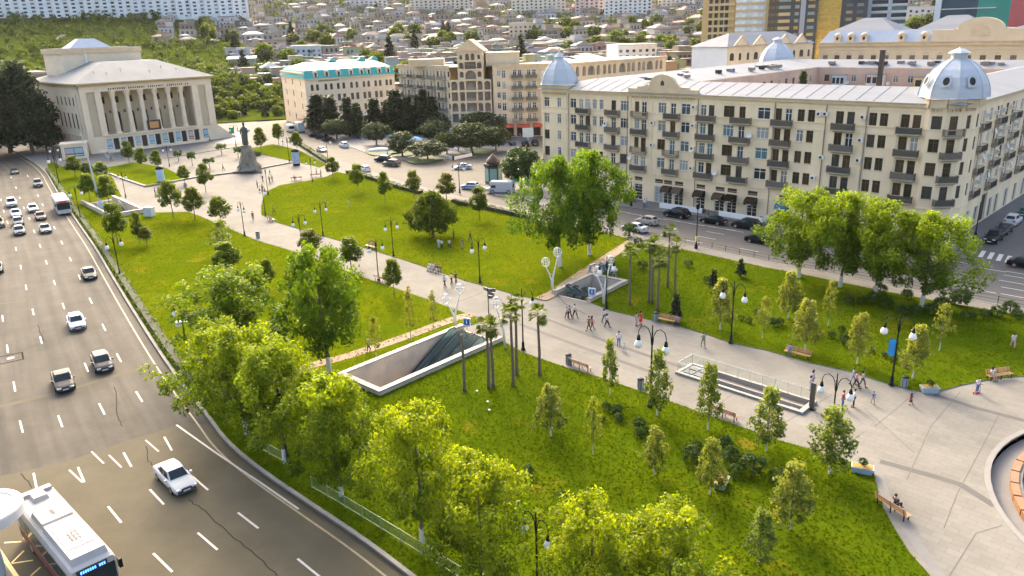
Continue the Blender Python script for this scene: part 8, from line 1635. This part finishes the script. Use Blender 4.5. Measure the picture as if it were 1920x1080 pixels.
# trees between the houses and on the park-land
FT = [proto('far', v) for v in range(4)]; FPn = [proto('farpine', v) for v in range(2)]
park_pts = []
for k in range(1900):
    x, y = random.uniform(-520, -60), random.uniform(300, 780); px, py, dd = PX((x, y, terr(x, y)))
    if -30 < px < 545 and 352 < math.hypot(x, y) < 790 and (excl(x, y)): park_pts.append((math.hypot(x, y), x, y, 'p'))
for k in range(80):
    dd = random.uniform(345, 520); az = math.atan((random.uniform(395, 535) - 945) / 1440); x, y = dd * math.sin(az), dd * math.cos(az); park_pts.append((dd, x, y, 'p'))
tl = sorted((d, x, y, 't') for d, x, y in tree_spots); park_pts.sort(); at = tl[:140] + park_pts[:160]; nT = 0; rest = [(x, y, terr(x, y)) for d, x, y, w_ in tl[140:] + park_pts[160:]]
for d, x, y, w_ in at:
    z = terr(x, y); px = PX((x, y, z))[0]
    if True:
        nT += 1; v = random.randrange(4); pine = random.random() < .14; tm, lm, H, R0 = (FPn[v % 2] if pine else FT[v]); s = random.uniform(.75, 1.35) * (.82 if w_ == 'p' else 1.45)
        side = 'on the park slope beyond the theatre' if w_ == 'p' else 'between houses behind the hotel' if px < 745 else 'between houses behind the arcaded house' if px < 1010 else 'between houses behind the long block'
        root = thing('distant_conifer' if pine else 'distant_tree', '%s %s %s, %s' % ('small' if s < .85 else 'large' if s > 1.3 else 'middling', 'dark conifer' if pine else 'round green tree', side, 'nearest rows' if d < 440 else 'middle rows' if d < 560 else 'highest rows'), 'tree', (x, y, z - .2), random.uniform(0, 6), 'distant trees on the hill', (s, s, s * random.uniform(.8, 1.1)))
        obj('trunk', tm, root); g = random.uniform(.55, .95); obj('crown', lm, root, None, None, (g * .85, g * .95, g * .8))
    else: rest.append((x, y, z))
cs = []; 
for x, y, z in rest + [(x + random.uniform(-8, 8), y + random.uniform(-8, 8), terr(x, y)) for d, x, y in spots if d > 900 and random.random() < .25]:
    s = random.uniform(2.2, 4.2)
    for k in range(7): cs.append((x + random.gauss(0, s * .5), y + random.gauss(0, s * .5), z + s * random.uniform(.5, 1.7)))
tag(obj('distant_treetops', leaves_mesh('distant_treetops', cs, 1.5, 14, 1.5, lf_mid, seed=9), None, None, None, (.6, .7, .7)), 'scattered far-off treetops between the upper houses', 'trees', kind='stuff')
# turf and paths of the park slope
m_slope = mat('slope_turf', (.045, .072, .006), .95, .3, .03, col2=(.075, .085, .012), spec=0)
mb = MB(); n = 26
V = []; 
for i in range(n + 1):
    for j in range(n + 1):
        dd = lerp(335, 800, j / n); az = lerp(-.60, lerp(-.22, -.36, j / n), i / n); x, y = dd * math.sin(az), dd * math.cos(az); V.append((x, y, terr(x, y) + .5))
F = [(i * (n + 1) + j, (i + 1) * (n + 1) + j, (i + 1) * (n + 1) + j + 1, i * (n + 1) + j + 1) for i in range(n) for j in range(n)]
tag(obj('park_slope', mb.add(V, F).mesh('park_slope', [m_slope], True)), kind='structure')
for k, pts in enumerate([[(402, 183), (440, 190), (500, 205), (530, 215)], [(390, 150), (430, 158), (480, 170)], [(60, 90), (110, 75), (120, 68)]]):
    q = [T(x, y) for x, y in pts]; a = offset([p[:2] for p in q], 2.0); b = offset([p[:2] for p in q], -2.0); m_ = MB()
    for i in range(len(q) - 1):
        f = [(*a[i], q[i].z + .8), (*b[i], q[i].z + .8), (*b[i + 1], q[i + 1].z + .8), (*a[i + 1], q[i + 1].z + .8)]; m_.quad(*f); m_.quad(*reversed(f))
    tag(obj('slope_path', m_.mesh('slope_path', [m_side])), kind='structure')
# ------------------------------------------------------------------ housing blocks on the skyline
def slab(label, px, dist, wpx, floors, bays, wall, dep=14, zoff=0, rz=0, name='housing_block', bal=None, base=None, fl_h=3.0):
    d = ray(px, 40); h = math.hypot(d.x, d.y); p = Vector((d.x / h * dist, d.y / h * dist, 0)); p.z = terr(p.x, p.y) if base is None else base
    w_ = wpx * dist / FPX; root = thing(name, label, 'building', p, -math.atan2(d.x, d.y) + rz); H = floors * fl_h + 2.5
    obj('wall', MB().box(-w_ / 2, w_ / 2, 0, dep, -4, H, bottom=False).mesh('wall', [m_hw]), root, None, None, wall); obj('roof', MB().box(-w_ / 2 - .3, w_ / 2 + .3, -.3, dep + .3, H + .003, H + .6).mesh('roof', [m_hr]), root, None, None, (.5, .5, .48))
    bw = w_ / bays; wm = MB().box(-bw * .22, bw * .22, -.05, -.003, 0, 1.5).mesh('window', [m_glass]); bm = MB().box(-bw * .3, bw * .3, -1.0, -.003, 0, 1.05).mesh('balcony', [m_hw]); vis = 0
    for f in range(floors):
        for b in range(bays):
            x = -w_ / 2 + bw * (b + .5); z = 1.5 + f * fl_h
            if PX(root_world(root, (x, 0, z)))[1] < -25: continue
            if bal and b % bal == 1: o = obj('balcony', bm, root, (x, 0, z - .3), None, tuple(c * .96 for c in wall)); obj('window', wm, o, (0, -.0, 1.1), None, random.choice(GLASS))
            else: obj('window', wm, root, (x, 0, z + .3), None, random.choice(GLASS[:4] + [(.10, .11, .11)]))
    return root
def root_world(o, p): c, s = math.cos(o.rotation_euler.z), math.sin(o.rotation_euler.z); return (o.location.x + c * p[0] - s * p[1], o.location.y + s * p[0] + c * p[1], o.location.z + p[2])
wb = slab('very long white panel housing block along the top left', 195, 770, 440, 12, 40, (.66, .70, .70), bal=2, rz=R(-2))
o = MB()
for k in range(21): o.box(-.6, .6, -1.25, -.003, 0, 39)
fin = MB().box(-.7, .7, -1.3, -.003, -2, 38.6).mesh('pilaster', [mat('panel_white', (.70, .72, .72), .8, .08, .3)]); ww = 440 * 770 / FPX
for k in range(21): obj('pilaster', fin, wb, (-ww / 2 + ww * k / 20, 0, 0))
for i, (lab, px, dist, wp, fl, bays, col, bl_) in enumerate([('pale housing block at the top behind the gabled tower, leftmost of three', 690, 960, 70, 7, 9, (.55, .52, .45), 3), ('long beige housing block at the top centre', 830, 900, 110, 8, 14, (.58, .52, .42), 2), ('cream housing block with many windows at the top centre right', 1010, 830, 95, 9, 12, (.62, .56, .44), 3), ('pinkish housing block left of the tall white block', 1105, 820, 50, 9, 6, (.60, .46, .40), 3), ('tall white housing block at the top, left of the tan tower', 1177, 790, 82, 9, 10, (.66, .65, .60), 2), ('beige housing block right of the tall white block', 1265, 850, 60, 9, 8, (.58, .52, .43), 2), ('small tan six-storey house above the left dome', 976, 620, 42, 4, 5, (.54, .43, .30), None), ('blue-grey low block between the tan houses behind the hotel', 568, 560, 52, 2, 6, (.40, .44, .46), None), ('grey housing block at the very top left of centre', 480, 1000, 90, 5, 10, (.52, .52, .50), 3), ('pale apartment block on the slope right of the white tower', 1722, 640, 50, 4, 6, (.60, .57, .52), 2)]):
    slab(lab, px, dist, wp, fl, bays, col, bal=bl_)
wq = slab('plain white four-storey house behind the arched wing', 1196, 455, 72, 4, 6, (.70, .68, .62), dep=22, base=0 + terr(150, 430) , rz=R(18)); wq.location.z = terr(wq.location.x, wq.location.y)
slab('long low stone warehouse behind the left dome', 1110, 440, 130, 2, 9, (.52, .45, .34), base=None, dep=16)
# courtyard conifer of the long block
p = UV(26, 66, 0.1); tm, lm, H, R0 = proto('cypress', 0); root = thing('courtyard_conifer', 'dark conifer tip rising from the courtyard of the long block', 'tree', p, 0, None, (1.1, 1.1, 1.62)); obj('trunk', tm, root); obj('crown', lm, root, None, None, (1.3, 1.3, 1.2))

# ------------------------------------------------------------------ thin evening haze
hz = bpy.data.materials.new('haze'); hz.use_nodes = True; nn = hz.node_tree.nodes; nn.remove(nn['Principled BSDF']); pv_ = nn.new('ShaderNodeVolumePrincipled'); pv_.inputs['Color'].default_value = (.95, .93, .88, 1); pv_.inputs['Density'].default_value = .00003; pv_.inputs['Anisotropy'].default_value = .1
hz.node_tree.links.new(pv_.outputs[0], nn['Material Output'].inputs['Volume'])
tag(obj('haze', MB().box(-4600, 4600, -900, 5100, -8, 245).mesh('haze', [hz])), 'thin pale haze lying over the whole town', 'haze', kind='stuff')
